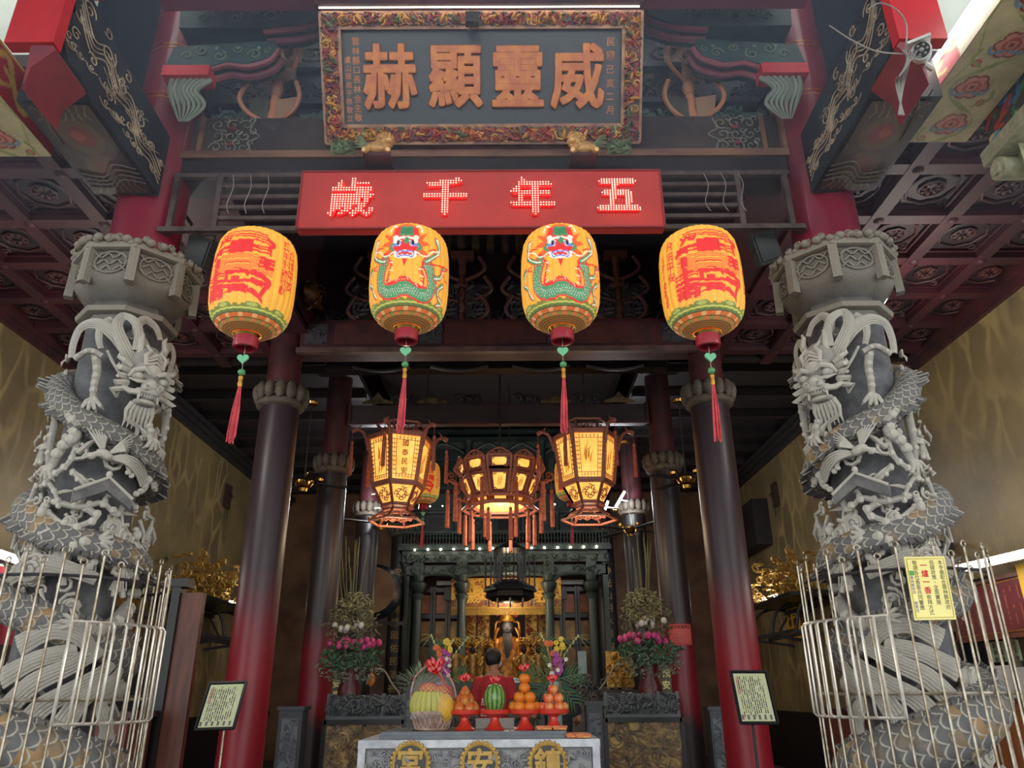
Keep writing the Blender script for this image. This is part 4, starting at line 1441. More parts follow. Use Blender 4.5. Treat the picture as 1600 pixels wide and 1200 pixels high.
# ---- painted eave beams, nearest the street
def eave(s, sd, x0, x1, z0, z1, yend, ynear):
    t = empty('eave_beam', (s * (x0 + x1) / 2, (yend + ynear) / 2, z0), 'brightly lit cream eave beam painted with flowers at the top %s' % sd if s > 0 else 'painted eave beam end with gold scroll on red at the left edge', 'beam')
    mb = MB(); mb.span((s * x0, ynear, z0), (s * x1, yend, z1))
    mb.build('beam_body', mat('cream eave paint', rgb(214, 204, 160), .55, c2=rgb(176, 168, 124), vs=3, bump=.1), t)
    # underside painted with peonies on a green vine
    L = yend - ynear
    cw, chh = 60, int(60 * L / (x1 - x0))
    cv = Canvas(cw, chh, rgb(204, 192, 146)[:3])
    G, Rd, Bl, Dk, Pk = rgb(150, 160, 82)[:3], rgb(184, 84, 72)[:3], rgb(120, 150, 170)[:3], rgb(140, 60, 56)[:3], rgb(206, 140, 120)[:3]
    cv.curve([(30 + 19 * math.sin(k * .9), chh - k * 13) for k in range(int(chh / 13) + 2)], 4.2, G)
    cv.curve([(6 + 5 * math.sin(k * .9 + 1), chh - k * 13) for k in range(int(chh / 13) + 2)], 1.4, G)
    for k in range(int(chh / 44) + 1):
        y = chh - 24 - k * 44
        x = 27 if k % 2 else 33
        cv.disc(x, y, 16, rgb(196, 180, 130)[:3])
        for c, q in ((Dk, 13), (Pk, 11)):
            for a in range(6):
                cv.disc(x + q * .62 * math.cos(a * PI / 3), y + q * .62 * math.sin(a * PI / 3), q * .46, c)
        cv.disc(x, y, 7, Rd); cv.disc(x, y, 4.5, Pk); cv.disc(x, y, 2.5, Dk)
        for q in (-1, 1):
            cv.curve([(x + q * 2, y + 6), (x + q * 12, y + 8), (x + q * 15, y + 2)], 3, Bl)
        cv.disc(x + (17 if k % 2 else -17), y + 18, 4, Rd); cv.disc(x + (17 if k % 2 else -17), y + 18, 2, Pk)
        cv.curve([(x + (12 if k % 2 else -12), y + 22), (x + (22 if k % 2 else -22), y + 14), (x + (20 if k % 2 else -20), y + 4)], 3, G)
    mb = MB()
    painted(mb, cv, lambda u, v: V((s * (x0 + (x1 - x0) * u), ynear + L * v, z0 - .003)))
    mb.build('underside_painting', colmat('faded painted decoration', .55, .1, 40), t, smooth=False)
    # inner side: red end with gold scroll, sunlit glare painted pale further out
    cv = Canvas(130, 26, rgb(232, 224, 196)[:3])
    for x in range(90, 130):
        for y in range(26):
            cv.p[y][x] = rgb(206, 50, 56)[:3]
    Au = rgb(240, 200, 90)[:3]
    cv.curve([(90, 13), (98, 4), (104, 14), (110, 22), (116, 12), (124, 15), (129, 10)], 3, Au)
    cv.curve([(98, 20), (103, 15), (99, 11)], 2, Au); cv.curve([(112, 5), (117, 8), (113, 13)], 2, Au)
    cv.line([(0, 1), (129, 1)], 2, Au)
    mb = MB()
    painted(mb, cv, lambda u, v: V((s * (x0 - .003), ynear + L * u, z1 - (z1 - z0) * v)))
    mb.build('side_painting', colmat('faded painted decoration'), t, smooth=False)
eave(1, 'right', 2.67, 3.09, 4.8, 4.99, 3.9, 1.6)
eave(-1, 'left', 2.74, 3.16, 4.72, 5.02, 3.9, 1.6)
# carved corbel at the right edge
t = empty('carved_corbel', (3.35, 3.75, 4.2), 'pale stone corbel with volute and painted side at the right edge', 'corbel')
A = at(1537, 262, 3.8)
mb = MB(); mb.span((A.x, 2.9, A.z), (A.x + .5, 3.8, A.z + .1)); mb.build('ledge', GREYGREEN, t)
mb = MB()
mb.tube([V((A.x + .02, 3.72, A.z - .07)), V((A.x + .5, 3.72, A.z - .07))], .07, 14)
mb.tube([V((A.x + .0, 3.72, A.z - .07)), V((A.x + .02, 3.72, A.z - .07))], .04, 12)
Q = catmull([V((A.x + .2, 3.65, A.z - .0)), V((A.x + .17, 3.6, A.z - .15)), V((A.x + .2, 3.62, A.z - .3)), V((A.x + .24, 3.6, A.z - .42))], 6)
mb.tube(Q, [.07 - .0025 * i for i in range(len(Q))], 10)
relief(mb, basis(V((A.x + .2, 3.58, A.z - .15)), V((1, 0, 0)), V((0, 0, 1)), V((0, -1, 0))), .25, .3, 30, .04, 5, .05)
mb.build('volute', GREYGREEN, t)
cv = Canvas(110, 50, rgb(70, 64, 60)[:3])
r2 = random.Random(3)
for k in range(46):
    c = r2.choice([rgb(70, 110, 170)[:3], rgb(190, 70, 50)[:3], rgb(60, 130, 90)[:3], rgb(220, 200, 150)[:3], rgb(90, 150, 180)[:3]])
    x, y = r2.uniform(5, 105), r2.uniform(5, 45)
    cv.curve([(x, y), (x + r2.uniform(-9, 9), y + r2.uniform(-7, 7)), (x + r2.uniform(-12, 12), y + r2.uniform(-9, 9))], 3.6, c)
mb = MB(); mb.span((A.x + .05, 2.9, A.z + .1), (A.x + .5, 3.75, A.z + .42)); mb.build('upper_block', mat('olive stone block', rgb(150, 144, 104), .6, c2=rgb(110, 104, 80), vs=5), t)
mb = MB(); painted(mb, cv, lambda u, v: V((A.x + .045, 2.9 + .85 * u, A.z + .42 - .32 * v))); mb.build('side_painting', colmat('bright painted decoration', dirt=.1), t, smooth=False)
# ------------------------------------------------------------------ steel grille, red lamp sign, four paper lanterns
t = empty('steel_grille', (0, 4.3, 4.4), 'dark steel rack of horizontal bars behind and beside the red sign', 'frame')
YG = 4.3
m = mat('rusty dark steel', rgb(96, 84, 82), .5, .3, c2=rgb(70, 58, 58), vs=10)
def gb(nm, a, b, w_=.035, h_=.035):
    mb = MB(); mb.bar(a, b, w_, h_); mb.build(nm, m, t)
gb('rail', (-2.15, YG, 4.865), (2.1, YG, 4.865)); gb('rail', (-2.19, YG, 4.43), (2.14, YG, 4.43))
for x in (-2.12, -1.82, 1.73, 2.06):
    gb('upright', (x, YG, 4.43), (x, YG, 4.87), .04)
for i in range(4):
    z = 4.52 + i * .086
    gb('bar', (-1.82, YG, z), (1.73, YG, z), .022, .028)
for s in (-1, 1):
    mb = MB()
    for k in range(3):
        x = s * (1.5 + .12 * k)
        mb.tube(catmull([V((x, YG - .02, 4.86)), V((x + .02, YG - .03, 4.75)), V((x - .01, YG - .02, 4.62)), V((x + .015, YG - .03, 4.54))], 5), .003, 4)
    mb.build('wire', mat('pale cable', rgb(150, 146, 140), .5), t)
    # bracket ends on the poles
    mb = MB(); mb.box((s * 2.14 - .02, YG + .03, 4.43), (.07, .06, .03)); mb.build('fixing_plate', m, t)

A, B, C_, D = at(470, 270, 4.2), at(1032, 265, 4.2), at(1037, 353, 4.2), at(466, 359, 4.2)
x0, x1, z0, z1 = (A.x + D.x) / 2, (B.x + C_.x) / 2, (C_.z + D.z) / 2, (A.z + B.z) / 2
t = empty('lamp_sign', ((x0 + x1) / 2, 4.22, z0), 'long red sign board with four characters made of small lit bulbs', 'sign')
mb = MB(); mb.span((x0, 4.2, z0), (x1, 4.28, z1)); mb.build('board', mat('faded red sign paint', rgb(200, 66, 62), .42, c2=rgb(178, 60, 60), vs=2.2, bump=.04), t)
mb = MB()
for a, b in (((x0, z1), (x1, z1)), ((x0, z0), (x1, z0)), ((x0, z0), (x0, z1)), ((x1, z0), (x1, z1))):
    mb.bar((a[0], 4.197, a[1]), (b[0], 4.197, b[1]), .012, .012)
mb.build('edge_trim', mat('dull red trim', rgb(140, 44, 50), .5), t)
BULB = emat('lit sign bulb', (1.0, .60, .42, 1), 1.5)
REDL = mat('red letter block', rgb(200, 30, 34), .4, emit=rgb(255, 20, 20), es=.3)
for ch, (px, py) in (('歲', (550, 311)), ('千', (696, 310)), ('年', (832, 309)), ('五', (965, 307))):
    c = at(px, py, 4.19)
    M = basis(c, V((1, 0, 0)), V((0, 0, 1)), V((0, -1, 0)))
    mb = MB(); write(mb, ch, M, .30, .028, .02, 1.0)
    o = mb.build('lit_character', REDL, t, label='red raised character %s set with bulbs' % ch)
    # bulbs along the strokes
    n = 17
    cv = Canvas(n * 3, n * 3, 0)
    cv.glyph(ch, n * 1.5, n * 1.5, n * 3 - 3, n * 3 - 3, 1, .03)
    vs, fs = glyph(ch, .028, .02)
    gw = (max(v.x for v in vs) - min(v.x for v in vs)) * .30; gh = (max(v.y for v in vs) - min(v.y for v in vs)) * .30
    mb = MB()
    for j in range(n):
        for i in range(n):
            k = sum(cv.p[j * 3 + b][i * 3 + a] for a in range(3) for b in range(3))
            if k >= 6:
                mb.ell(M @ V(((i + .5 - n / 2) / n * gw * 1.04, -(j + .5 - n / 2) / n * gh * 1.04, .026)), (.0048, .0048, .005), M.to_3x3(), 6, 4)
    mb.build('small_bulb', BULB, o, kind='stuff')
mb = MB()
r_ = random.Random(2)
for k in range(9):
    mb.ell((r_.uniform(x0 + .1, x1 - .1), 4.198, r_.uniform(z0 + .03, z1 - .03)), (.004, .003, .004), None, 6, 4)
mb.build('bolt', BLK_METAL, t)

# ---- lantern paper
LW, LH = 420, 150
YEL, YEL2 = rgb(238, 172, 62)[:3], rgb(226, 150, 44)[:3]
LR, LG, LGD, LWH, LBL, LOR = rgb(222, 44, 46)[:3], rgb(70, 140, 92)[:3], rgb(36, 96, 66)[:3], rgb(236, 232, 214)[:3], rgb(120, 130, 200)[:3], rgb(232, 92, 40)[:3]
OLV = rgb(120, 128, 60)[:3]

PROF = [(.10, 0), (.165, -.014), (.205, -.045), (.226, -.09), (.237, -.17), (.241, -.28), (.240, -.40), (.232, -.50), (.216, -.56), (.185, -.605), (.135, -.640), (.085, -.660)]
cum = [0]
for a, b in zip(PROF, PROF[1:]):
    cum.append(cum[-1] + math.hypot(b[0] - a[0], b[1] - a[1]))

def prof(v):
    d = v * cum[-1]
    for i in range(len(PROF) - 1):
        if d <= cum[i + 1] + 1e-9:
            t_ = (d - cum[i]) / (cum[i + 1] - cum[i])
            return PROF[i][0] + (PROF[i + 1][0] - PROF[i][0]) * t_, PROF[i][1] + (PROF[i + 1][1] - PROF[i][1]) * t_
    return PROF[-1]

def blank():
    cv = Canvas(LW, LH, YEL)
    for x in range(LW):
        if (x % 14) in (0,):
            for y in range(LH):
                cv.p[y][x] = YEL2
    # patterned bottom and top
    b = int(LH * .79)
    for y in range(b, LH):
        k = (y - b)
        for x in range(LW):
            if k < 4: c = OLV if (x // 7) % 2 or k > 1 else None
            elif k < 6: c = rgb(190, 190, 96)[:3]
            elif k < 9: c = rgb(96, 112, 60)[:3]
            elif k < 10: c = rgb(60, 60, 40)[:3]
            elif k < 15: c = rgb(206, 108, 56)[:3] if (x // 10) % 3 else rgb(222, 164, 110)[:3]
            elif k < 16: c = rgb(60, 60, 40)[:3]
            elif k < 20: c = rgb(196, 110, 60)[:3] if (x // 14) % 2 else rgb(136, 128, 66)[:3]
            else: c = rgb(150, 100, 50)[:3] if k % 3 else rgb(70, 60, 40)[:3]
            if c: cv.p[y][x] = c
    for j in range(8):
        cv.disc(j * LW / 8 + 26, b + 1, 15, OLV, 3.4)
        cv.disc(j * LW / 8 + 26, b + 1, 9, rgb(170, 176, 90)[:3], 1.8)
    return cv

def front_map(cx, R, y0, y1, Yl=4.05, px=760):
    """front of the lantern as sketched from below -> canvas, following the shade's own profile"""
    c0 = at(px, 375, Yl)
    def proj(p):
        d = p - EYE
        return 600 - F * d.dot(V((Xc.y, Yc.y, Zc.y))) / -d.dot(V((Xc.z, Yc.z, Zc.z)))
    tab = []
    for i in range(201):
        r, z = prof(i / 200)
        tab.append(proj(c0 + V((0, -r, z))))
    top = min(tab); bot = tab[-1]
    def f(x, y):
        yy = top + (y - y0) / (y1 - y0) * (bot - top)
        v = max(i for i in range(201) if tab[i] <= yy + 1e-6) / 200 if yy >= top else 0
        a = math.asin(max(-.99, min(.99, (x - cx) / R)))
        return (LW / 2 + a / (2 * PI) * LW, v * LH)
    return f

def text_lantern():
    cv = blank()
    f = front_map(300, 238, 30, 640)
    def P(pts, c=LR): cv.poly([f(*p) for p in pts], c)
    def Ln(pts, w_, c=LR, w2=None): cv.curve([f(*p) for p in pts], w_, c, w2, 4)
    P([(215, 110), (352, 108), (352, 188), (215, 190)])
    for y in (62, 76, 90):
        Ln([(150, y + 8), (220, y), (350, y + 2), (425, y + 14)], 2.0)
    Ln([(425, 95), (452, 112), (458, 128), (440, 135)], 5); Ln([(352, 108), (420, 118), (455, 130)], 2.4)
    Ln([(140, 95), (152, 110), (140, 132), (155, 105), (165, 90)], 4); Ln([(215, 90), (200, 108), (178, 104), (185, 92)], 4)
    for y in (140, 152, 170):
        Ln([(118, y + 14), (160, y + 4), (215, y)], 2.4); Ln([(352, y), (410, y + 6), (440, y + 2), (448, y + 14)], 2.4)
    Ln([(115, 185), (130, 165), (165, 172)], 5)
    for y in range(198, 290, 10):
        Ln([(115, y + 6), (200, y), (350, y), (462, y + 12)], 1.15)
    P([(415, 208), (445, 205), (450, 268), (415, 262)]); P([(132, 205), (160, 200), (160, 262), (130, 268)])
    for y in (208, 232, 256): Ln([(400, y), (440, y + 4), (466, y + 2)], 3.4)
    P([(205, 292), (345, 286), (362, 305), (345, 330), (330, 308), (215, 318)])
    P([(212, 318), (238, 318), (238, 355), (212, 355)]); Ln([(212, 352), (300, 358), (345, 350), (400, 360), (452, 350)], 4)
    P([(252, 328), (300, 324), (300, 342), (252, 346)])
    P([(360, 328), (440, 345), (425, 380), (380, 368)])
    Ln([(368, 300), (420, 318), (455, 345), (440, 380), (425, 420)], 7)
    Ln([(215, 385), (300, 380), (350, 388)], 5); P([(240, 385), (340, 385), (352, 418), (240, 420)])
    P([(205, 430), (300, 415), (352, 428), (345, 412), (400, 440), (440, 475), (438, 450), (395, 400), (372, 390), (350, 405), (230, 412)])
    for y in (345, 375, 400, 425):
        Ln([(104, y + 8), (150, y - 2), (205, y)], 4.4)
    for y in (300, 318): Ln([(104, y + 8), (150, y - 2), (205, y)], 2.6)
    P([(135, 268), (158, 266), (160, 450), (136, 450)]); Ln([(108, 440), (125, 425), (135, 445)], 5); Ln([(185, 420), (200, 432), (180, 445)], 5)
    # small writing down both flanks
    for i, ch in enumerate('合境平安'):
        x, y = f(97, 100 + i * 62); cv.glyph(ch, x - 6, y, 16, 12, LR, .02)
        x, y = f(503, 120 + i * 62); cv.glyph(ch, x + 20, y, 16, 12, LR, .02)
    for i, ch in enumerate('五年千歲敬獻'):
        x, y = f(97, 150 + i * 52); cv.glyph(ch, x - 26, y, 13, 10, LR, .015)
        x, y = f(503, 90 + i * 52); cv.glyph(ch, x + 4, y, 13, 10, LR, .015)
    return cv

def dragon_lantern():
    cv = blank()
    f = front_map(307, 217, 48, 655)
    def P(pts, c): cv.poly([f(*p) for p in pts], c)
    def Ln(pts, w_, c, w2=None): cv.curve([f(*p) for p in pts], w_, c, w2, 5)
    # flaming mane
    P([(245, 65), (228, 120), (175, 100), (215, 150), (165, 165), (220, 190), (175, 235), (235, 240), (380, 240), (430, 230), (395, 190), (440, 160), (395, 150), (425, 95), (385, 120), (370, 65), (307, 55)], LOR)
    P([(250, 75), (240, 130), (245, 230), (375, 230), (380, 130), (365, 75)], LR)
    # body, outlined in red, with pale scales
    body_ = [(196, 262), (182, 330), (178, 400), (196, 450), (250, 462), (307, 440), (360, 458), (420, 478), (450, 440), (455, 380), (440, 320), (425, 285)]
    Ln(body_, 19, LR); Ln(body_, 14.5, LG)
    inner = [(225, 265), (235, 300), (215, 390), (240, 408), (310, 378), (370, 425), (405, 430), (412, 380), (400, 330), (405, 290)]
    Ln(inner, 3, LR)
    for i in range(len(inner) - 1):
        for k in range(3):
            a, b = inner[i], inner[i + 1]
            x, y = a[0] + (b[0] - a[0]) * k / 3, a[1] + (b[1] - a[1]) * k / 3
            dx, dy = 312 - x, 340 - y
            L = math.hypot(dx, dy)
            cv.line([f(x, y), f(x + dx / L * 18, y + dy / L * 18)], 1.2, LWH if k % 2 else LR)
    Q = catmull([V((a[0], a[1], 0)) for a in body_], 10)
    for i in range(0, len(Q) - 1, 2):
        d = (Q[i + 1] - Q[i]).normalized(); n_ = V((-d.y, d.x, 0))
        for k in range(-2, 3):
            p = Q[i] + n_ * (k * 9 + (4 if (i // 2) % 2 else 0))
            x, y = f(p.x, p.y)
            cv._pt(int(x), int(y), LWH); cv._pt(int(x) + 1, int(y), LGD)
    # limbs and tail
    for pts in ([(200, 270), (160, 250), (130, 200), (140, 120), (125, 150)], [(415, 270), (450, 230), (480, 180), (470, 110), (490, 150)], [(118, 280), (105, 340), (125, 400), (140, 470)], [(460, 350), (490, 330), (500, 270), (510, 250)], [(500, 370), (480, 430), (505, 480), (490, 500)]):
        Ln(pts, 8, LR, 5); Ln(pts, 6, LG, 3); Ln([(a + 3, b) for a, b in pts], 1.6, LWH)
    for pts in ([(150, 270), (130, 285), (150, 300)], [(440, 280), (520, 240), (495, 290), (520, 330)], [(180, 180), (140, 175), (150, 200)], [(430, 195), (465, 175), (455, 205)]):
        Ln(pts, 2, LR)
    # face
    P([(275, 70), (345, 70), (352, 125), (270, 125)], LG)
    for y in (78, 88, 98, 108): Ln([(275, y), (310, y + 6), (347, y)], 1.2, LGD)
    P([(235, 128), (258, 120), (270, 135), (307, 130), (345, 135), (360, 118), (380, 130), (372, 152), (307, 146), (245, 154)], LWH)
    cv.disc(*f(313, 155), 4.5, LG)
    for s in (-1, 1):
        P([(307 + s * 20, 158), (307 + s * 66, 150), (307 + s * 72, 185), (307 + s * 26, 190)], LWH)
        for k in range(4): Ln([(307 + s * 24, 162 + 6 * k), (307 + s * 50, 172 + 5 * k), (307 + s * 75, 165 + 8 * k)], 1.2, LBL)
        cv.disc(*f(307 + s * 40, 164), 2.8, rgb(40, 30, 40)[:3])
        Ln([(307 + s * 68, 175), (307 + s * 85, 190), (307 + s * 66, 210)], 4, LG)
        Ln([(307 + s * 60, 70), (307 + s * 82, 60), (307 + s * 90, 92)], 3, LWH)
        Ln([(307 + s * 60, 225), (307 + s * 110, 240), (307 + s * 140, 200), (307 + s * 172, 180)], 1.6, LWH)
    P([(288, 192), (307, 180), (328, 192), (340, 214), (276, 214)], LR)
    P([(250, 216), (275, 222), (307, 212), (340, 222), (366, 216), (368, 250), (340, 264), (275, 264), (248, 250)], LWH)
    Ln([(262, 226), (307, 222), (352, 226), (346, 252), (307, 246), (270, 252), (262, 228)], 2, LBL)
    Ln([(275, 240), (307, 232), (340, 240)], 3, LR)
    P([(292, 262), (322, 262), (316, 290), (307, 312), (300, 288)], LR)
    return cv

PAPER = colmat('lit lantern paper', .55, emit=.22, dirt=.12)
def lantern(cv, c, label):
    t = empty('paper_lantern', c, label, 'lantern', 'paper lanterns hanging under the red sign')
    mb = MB()
    c = V(c)
    def fn(u, v):
        r, z = prof(v)
        a = -PI / 2 + (u - .5) * 2 * PI
        ple = abs(math.sin(u * 30 * PI))
        r *= 1 + .03 * (ple - .5)
        return c + V((r * math.cos(a), r * math.sin(a), z))
    painted(mb, cv, fn)
    mb.build('paper_shade', PAPER, t, ang=60)
    mb = MB(); mb.lathe([(.02, -.645), (.075, -.65), (.08, -.665), (.07, -.68)], 24, c); mb.build('brass_collar', BRASS, t)
    mb = MB(); mb.lathe([(.055, -.672), (.068, -.672), (.072, -.70), (.070, -.745), (.055, -.748), (.052, -.70)], 24, c); mb.build('base_ring', mat('dark red ring', rgb(164, 40, 56), .3, c2=rgb(140, 32, 48), coat=.3), t)
    mb = MB(); mb.lathe([(.10, 0), (.11, .012), (.10, .02), (.02, .02)], 20, c); mb.tube([c + V((0, 0, .02)), c + V((0, 0, .05)), V((c.x, 4.30, 4.415))], .004, 6); mb.build('hanger', BLK_METAL, t)
    # heart charm, bead and tassel
    mb = MB(); mb.cyl(c + V((0, 0, -.69)), c + V((0, 0, -.90)), .0025, 5)
    ts = mb.build('cord', STEEL, t)
    hp = []
    for i in range(28):
        q = 2 * PI * i / 28
        hp.append((.0021 * 16 * math.sin(q) ** 3, .0021 * (13 * math.cos(q) - 5 * math.cos(2 * q) - 2 * math.cos(3 * q) - math.cos(4 * q))))
    mb = MB(); mb.prism(hp, basis(c + V((0, -.004, -.815)), V((1, 0, 0)), V((0, 0, 1)), V((0, -1, 0))), .012)
    mb.build('heart_charm', mat('jade green plastic', rgb(120, 196, 150), .35, c2=rgb(104, 180, 136), coat=.3), t)
    mb = MB(); mb.ell(c + V((0, 0, -.895)), (.021, .021, .02), None, 12, 9); mb.build('bead', mat('green bead', rgb(84, 160, 100), .3), t)
    mb = MB(); mb.lathe([(.006, -.915), (.014, -.925), (.011, -.95), (.014, -.965), (.012, -.985)], 12, c); mb.build('tassel_cap', GOLD, t)
    mb = MB()
    rr = random.Random(5)
    for k in range(26):
        a = rr.random() * 6.28; q = .014 * math.sqrt(rr.random())
        sw = V((-.012 * (1 if c.x < 0 else -1), 0, 0))
        L = .30 + .05 * rr.random()
        p0 = c + V((q * .5 * math.cos(a), q * .5 * math.sin(a), -.98))
        mb.tube([p0, p0 + V((q * math.cos(a), q * math.sin(a), -L * .5)) + sw * .5, p0 + V((q * 1.3 * math.cos(a), q * 1.3 * math.sin(a), -L)) + sw], .0028, 4, caps=False)
    mb.build('tassel', mat('pink red tassel thread', rgb(222, 84, 92), .7, c2=rgb(190, 60, 72), vs=20), t)
    return t
def lc(px, py, Y):
    p = at(px, py, Y); return (p.x, p.y, p.z + .02)
l1 = lantern(text_lantern(), lc(406, 378, 4.0), 'yellow lantern with stretched red writing, at the far left of the four')
def relocate(src, c, label, rz=0):
    o = copy_tree(src); o.location = c; o.rotation_euler = (0, 0, rz); o['label'] = label
    return o
relocate(l1, lc(1088, 376, 4.0), 'yellow lantern with stretched red writing, at the far right of the four', math.radians(4))
l2 = lantern(dragon_lantern(), lc(643, 373, 4.12), 'yellow lantern painted with a green dragon, hanging left of the middle')
relocate(l2, lc(873, 373, 4.12), 'yellow lantern painted with a green dragon, hanging right of the middle', math.radians(-3))

# ---- floodlights under the grille
for s, (px, py) in ((-1, (312, 395)), (1, (1195, 388))):
    c = at(px, py, 4.5)
    t = empty('floodlight', tuple(c), 'black box floodlight hung under the %s end of the steel rack' % ('left' if s < 0 else 'right'), 'light', 'black floodlights')
    R = Matrix.Rotation(s * -.35, 3, 'Y') @ Matrix.Rotation(.35, 3, 'X')
    mb = MB(); mb.box(c, (.17, .08, .22), R); mb.box(c + R @ V((0, -.045, 0)), (.14, .012, .18), R); mb.build('housing', mat('floodlight black', rgb(40, 44, 48), .5), t)
    mb = MB()
    for k in range(8): mb.box(c + R @ V((s * .075, .03, -.09 + k * .025)), (.02, .05, .006), R)
    mb.build('cooling_fin', BLK_METAL, t)
    mb = MB(); mb.tube([c + R @ V((-.09, 0, 0)), c + V((-.09, 0, .14)), c + V((.09, 0, .14)), c + R @ V((.09, 0, 0))], .009, 5); mb.cyl(c + V((0, -.0, .14)), V((c.x, 4.33, 4.45)), .01, 6); mb.build('yoke', BLK_METAL, t)

# ---- small glass lanterns behind the pillars
for s, (px, py) in ((-1, (258, 503)), (1, (1371, 462))):
    c = at(px, py, 6.0)
    t = empty('glass_lamp', tuple(c), 'small glaring white glass lantern peeping out behind the %s pillar' % ('left' if s < 0 else 'right'), 'lamp', 'white glass lamps on the ceiling')
    M = Matrix.Rotation(s * .2, 3, 'Y')
    mb = MB(); mb.lathe([(.05, -.10), (.095, 0), (.075, .07), (.05, .10)], 6, c, M); mb.build('glass', emat('lamp glass glow', (1, .97, .9, 1), 9), t)
    point_lamp(t, c + V((s * .4, -.1, -.45)), 18, (1, .95, .86), .08)
    mb = MB()
    for k in range(6):
        a = k * PI / 3
        mb.tube([c + M @ V((r * math.cos(a), r * math.sin(a), z)) for r, z in ((.052, -.10), (.097, 0), (.077, .07), (.052, .10))], .005, 5)
    mb.lathe([(.06, .10), (.09, .11), (.02, .17)], 6, c, M)
    mb.build('cage_frame', BLK_METAL, t)
    mb = MB(); mb.cyl(c + M @ V((0, 0, .15)), (c.x + .02 * s, c.y, 5.25), .008, 6); mb.build('stem', BLK_METAL, t)

# ---- security camera and cables at the upper right
c = at(1440, 78, 2.75)
t = empty('security_camera', tuple(c), 'white bullet camera with a ring of dark lenses at the top right', 'camera')
d = (EYE + V((.2, 0, .8)) - c).normalized()
x_, y_, z_ = frame(d)
R = Matrix((x_, y_, z_)).transposed()
mb = MB(); mb.tube([c, c - d * .16], .045, 16); mb.box(c - d * .06 + R @ V((0, .05, 0)), (.1, .012, .2), R); mb.build('housing', mat('white plastic', rgb(226, 226, 222), .4), t)
mb = MB(); mb.tube([c, c + d * .008], .036, 16); mb.build('lens_disc', BLACK, t)
mb = MB()
for k in range(6):
    mb.ell(c + d * .009 + R @ V((.024 * math.cos(k * PI / 3), .024 * math.sin(k * PI / 3), 0)), (.007, .007, .004), R, 7, 4)
mb.ell(c + d * .009, (.012, .012, .006), R, 8, 5)
mb.build('infrared_lens', mat('grey lens', rgb(150, 150, 150), .2), t)
mb = MB(); mb.tube([c - d * .13, c - d * .16 + V((.0, .03, .0)), V((2.29, 2.92, c.z + .05))], .016, 8); mb.build('bracket', mat('white plastic', rgb(226, 226, 222), .4), t)
mb = MB()
for k in range(5):
    p = at(1420 - 3 * k, 95 + 5 * k, 2.72); q = at(1404 + 2 * k, 180, 2.84)
    mb.tube(catmull([at(1410 + 6 * k, 78, 2.75), p, at(1412 - 3 * k, 130, 2.8), q], 6), .0045, 5)
mb.tube(catmull([at(1440, 90, 2.75), at(1415, 85, 2.75), at(1370, 80, 2.7), at(1330, 62, 2.7), at(1296, 40, 2.7)], 6), .004, 5)
mb.tube(catmull([at(1355, 15, 2.7), at(1375, 5, 2.7), at(1400, 15, 2.7), at(1416, 40, 2.75), at(1414, 85, 2.75)], 6), .004, 5)
mb.build('camera_cable', mat('grey cable', rgb(140, 136, 132), .5), label='bundle of grey cables looping round the white camera', cat='cable')

t = empty('eave_sun_tube', (2.6, 2.9, 4.9), 'long glowing white tube added beside the cream painted eave beam in place of sunlight', 'lamp')
mb = MB(); mb.cyl((2.635, 1.7, 4.93), (2.635, 3.52, 4.93), .016, 10); mb.build('tube', emat('eave sun glow', (1, 1, .96, 1), 9), t)  # glowing tube added to whiten the beam side as sunlight would
mb = MB()
for y in (1.68, 3.54): mb.box((2.645, y, 4.93), (.05, .04, .05))
mb.build('end_cap', mat('white plastic', rgb(226, 226, 222), .4), t)
# ------------------------------------------------------------------ beams, fans and carved lanterns inside the hall
def bracket_post(x0, Y, zb, h, label, mt, mt2):
    t = empty('carved_bracket_post', (x0, Y, zb), label, 'bracket')
    mb = MB()
    n = 6
    for k in range(n):
        z = zb + h * (k + .5) / n
        q = .05 + .01 * (k % 2)
        mb.lathe([(q * .7, z - h / n * .5), (q, z), (q * .7, z + h / n * .5)], 10, (x0, Y, 0))
    mb.span((x0 - .13, Y - .06, zb + h * .92), (x0 + .13, Y + .06, zb + h)); mb.span((x0 - .09, Y - .07, zb + h * .5), (x0 + .09, Y + .05, zb + h * .53))
    mb.build('post', mt, t)
    for q in (-1, 1):
        mb = MB()
        for a, b, wd in ((0, .36, .30), (.30, .62, .34), (.60, .9, .26)):
            mb.tube(catmull([V((x0 + q * .04, Y - .04, zb + h * a)), V((x0 + q * wd * .7, Y - .06, zb + h * (a + .06))), V((x0 + q * wd, Y - .08, zb + h * (a + b) / 2)), V((x0 + q * wd * .75, Y - .08, zb + h * b))], 6), [.024] * 19, 7)
        mb.build('curved_arm', mt, t)
        mb = MB()
        relief(mb, basis(V((x0 + q * .17, Y - .03, zb + h * .3)), V((1, 0, 0)), V((0, 0, 1)), V((0, -1, 0))), .26, h * .5, 18, .05, 4, .08)
        mb.build('leaf_carving', mt2, t)
DCOP = mat('dim copper carving', rgb(92, 56, 54), .5, c2=rgb(58, 38, 44), vs=8, edge=rgb(120, 80, 74))
DTEAL = mat('dim blue carving', rgb(44, 42, 54), .5, c2=rgb(30, 32, 42), vs=8, edge=rgb(70, 66, 74))
t = empty('hall_beam', (0, 7.6, 4.95), 'dark red brown panelled beam spanning the nearest hall columns behind the lanterns', 'beam')
mb = MB(); mb.span((-2.12, 7.45, 4.99), (2.16, 7.75, 5.36)); mb.build('beam_body', DWOOD_R, t)
mb = MB(); mb.span((-2.14, 7.40, 4.95), (2.18, 7.47, 5.01)); mb.build('lip', mat('dull brown lip', rgb(110, 82, 76), .45, c2=rgb(80, 60, 60), vs=5), t)
mb = MB()
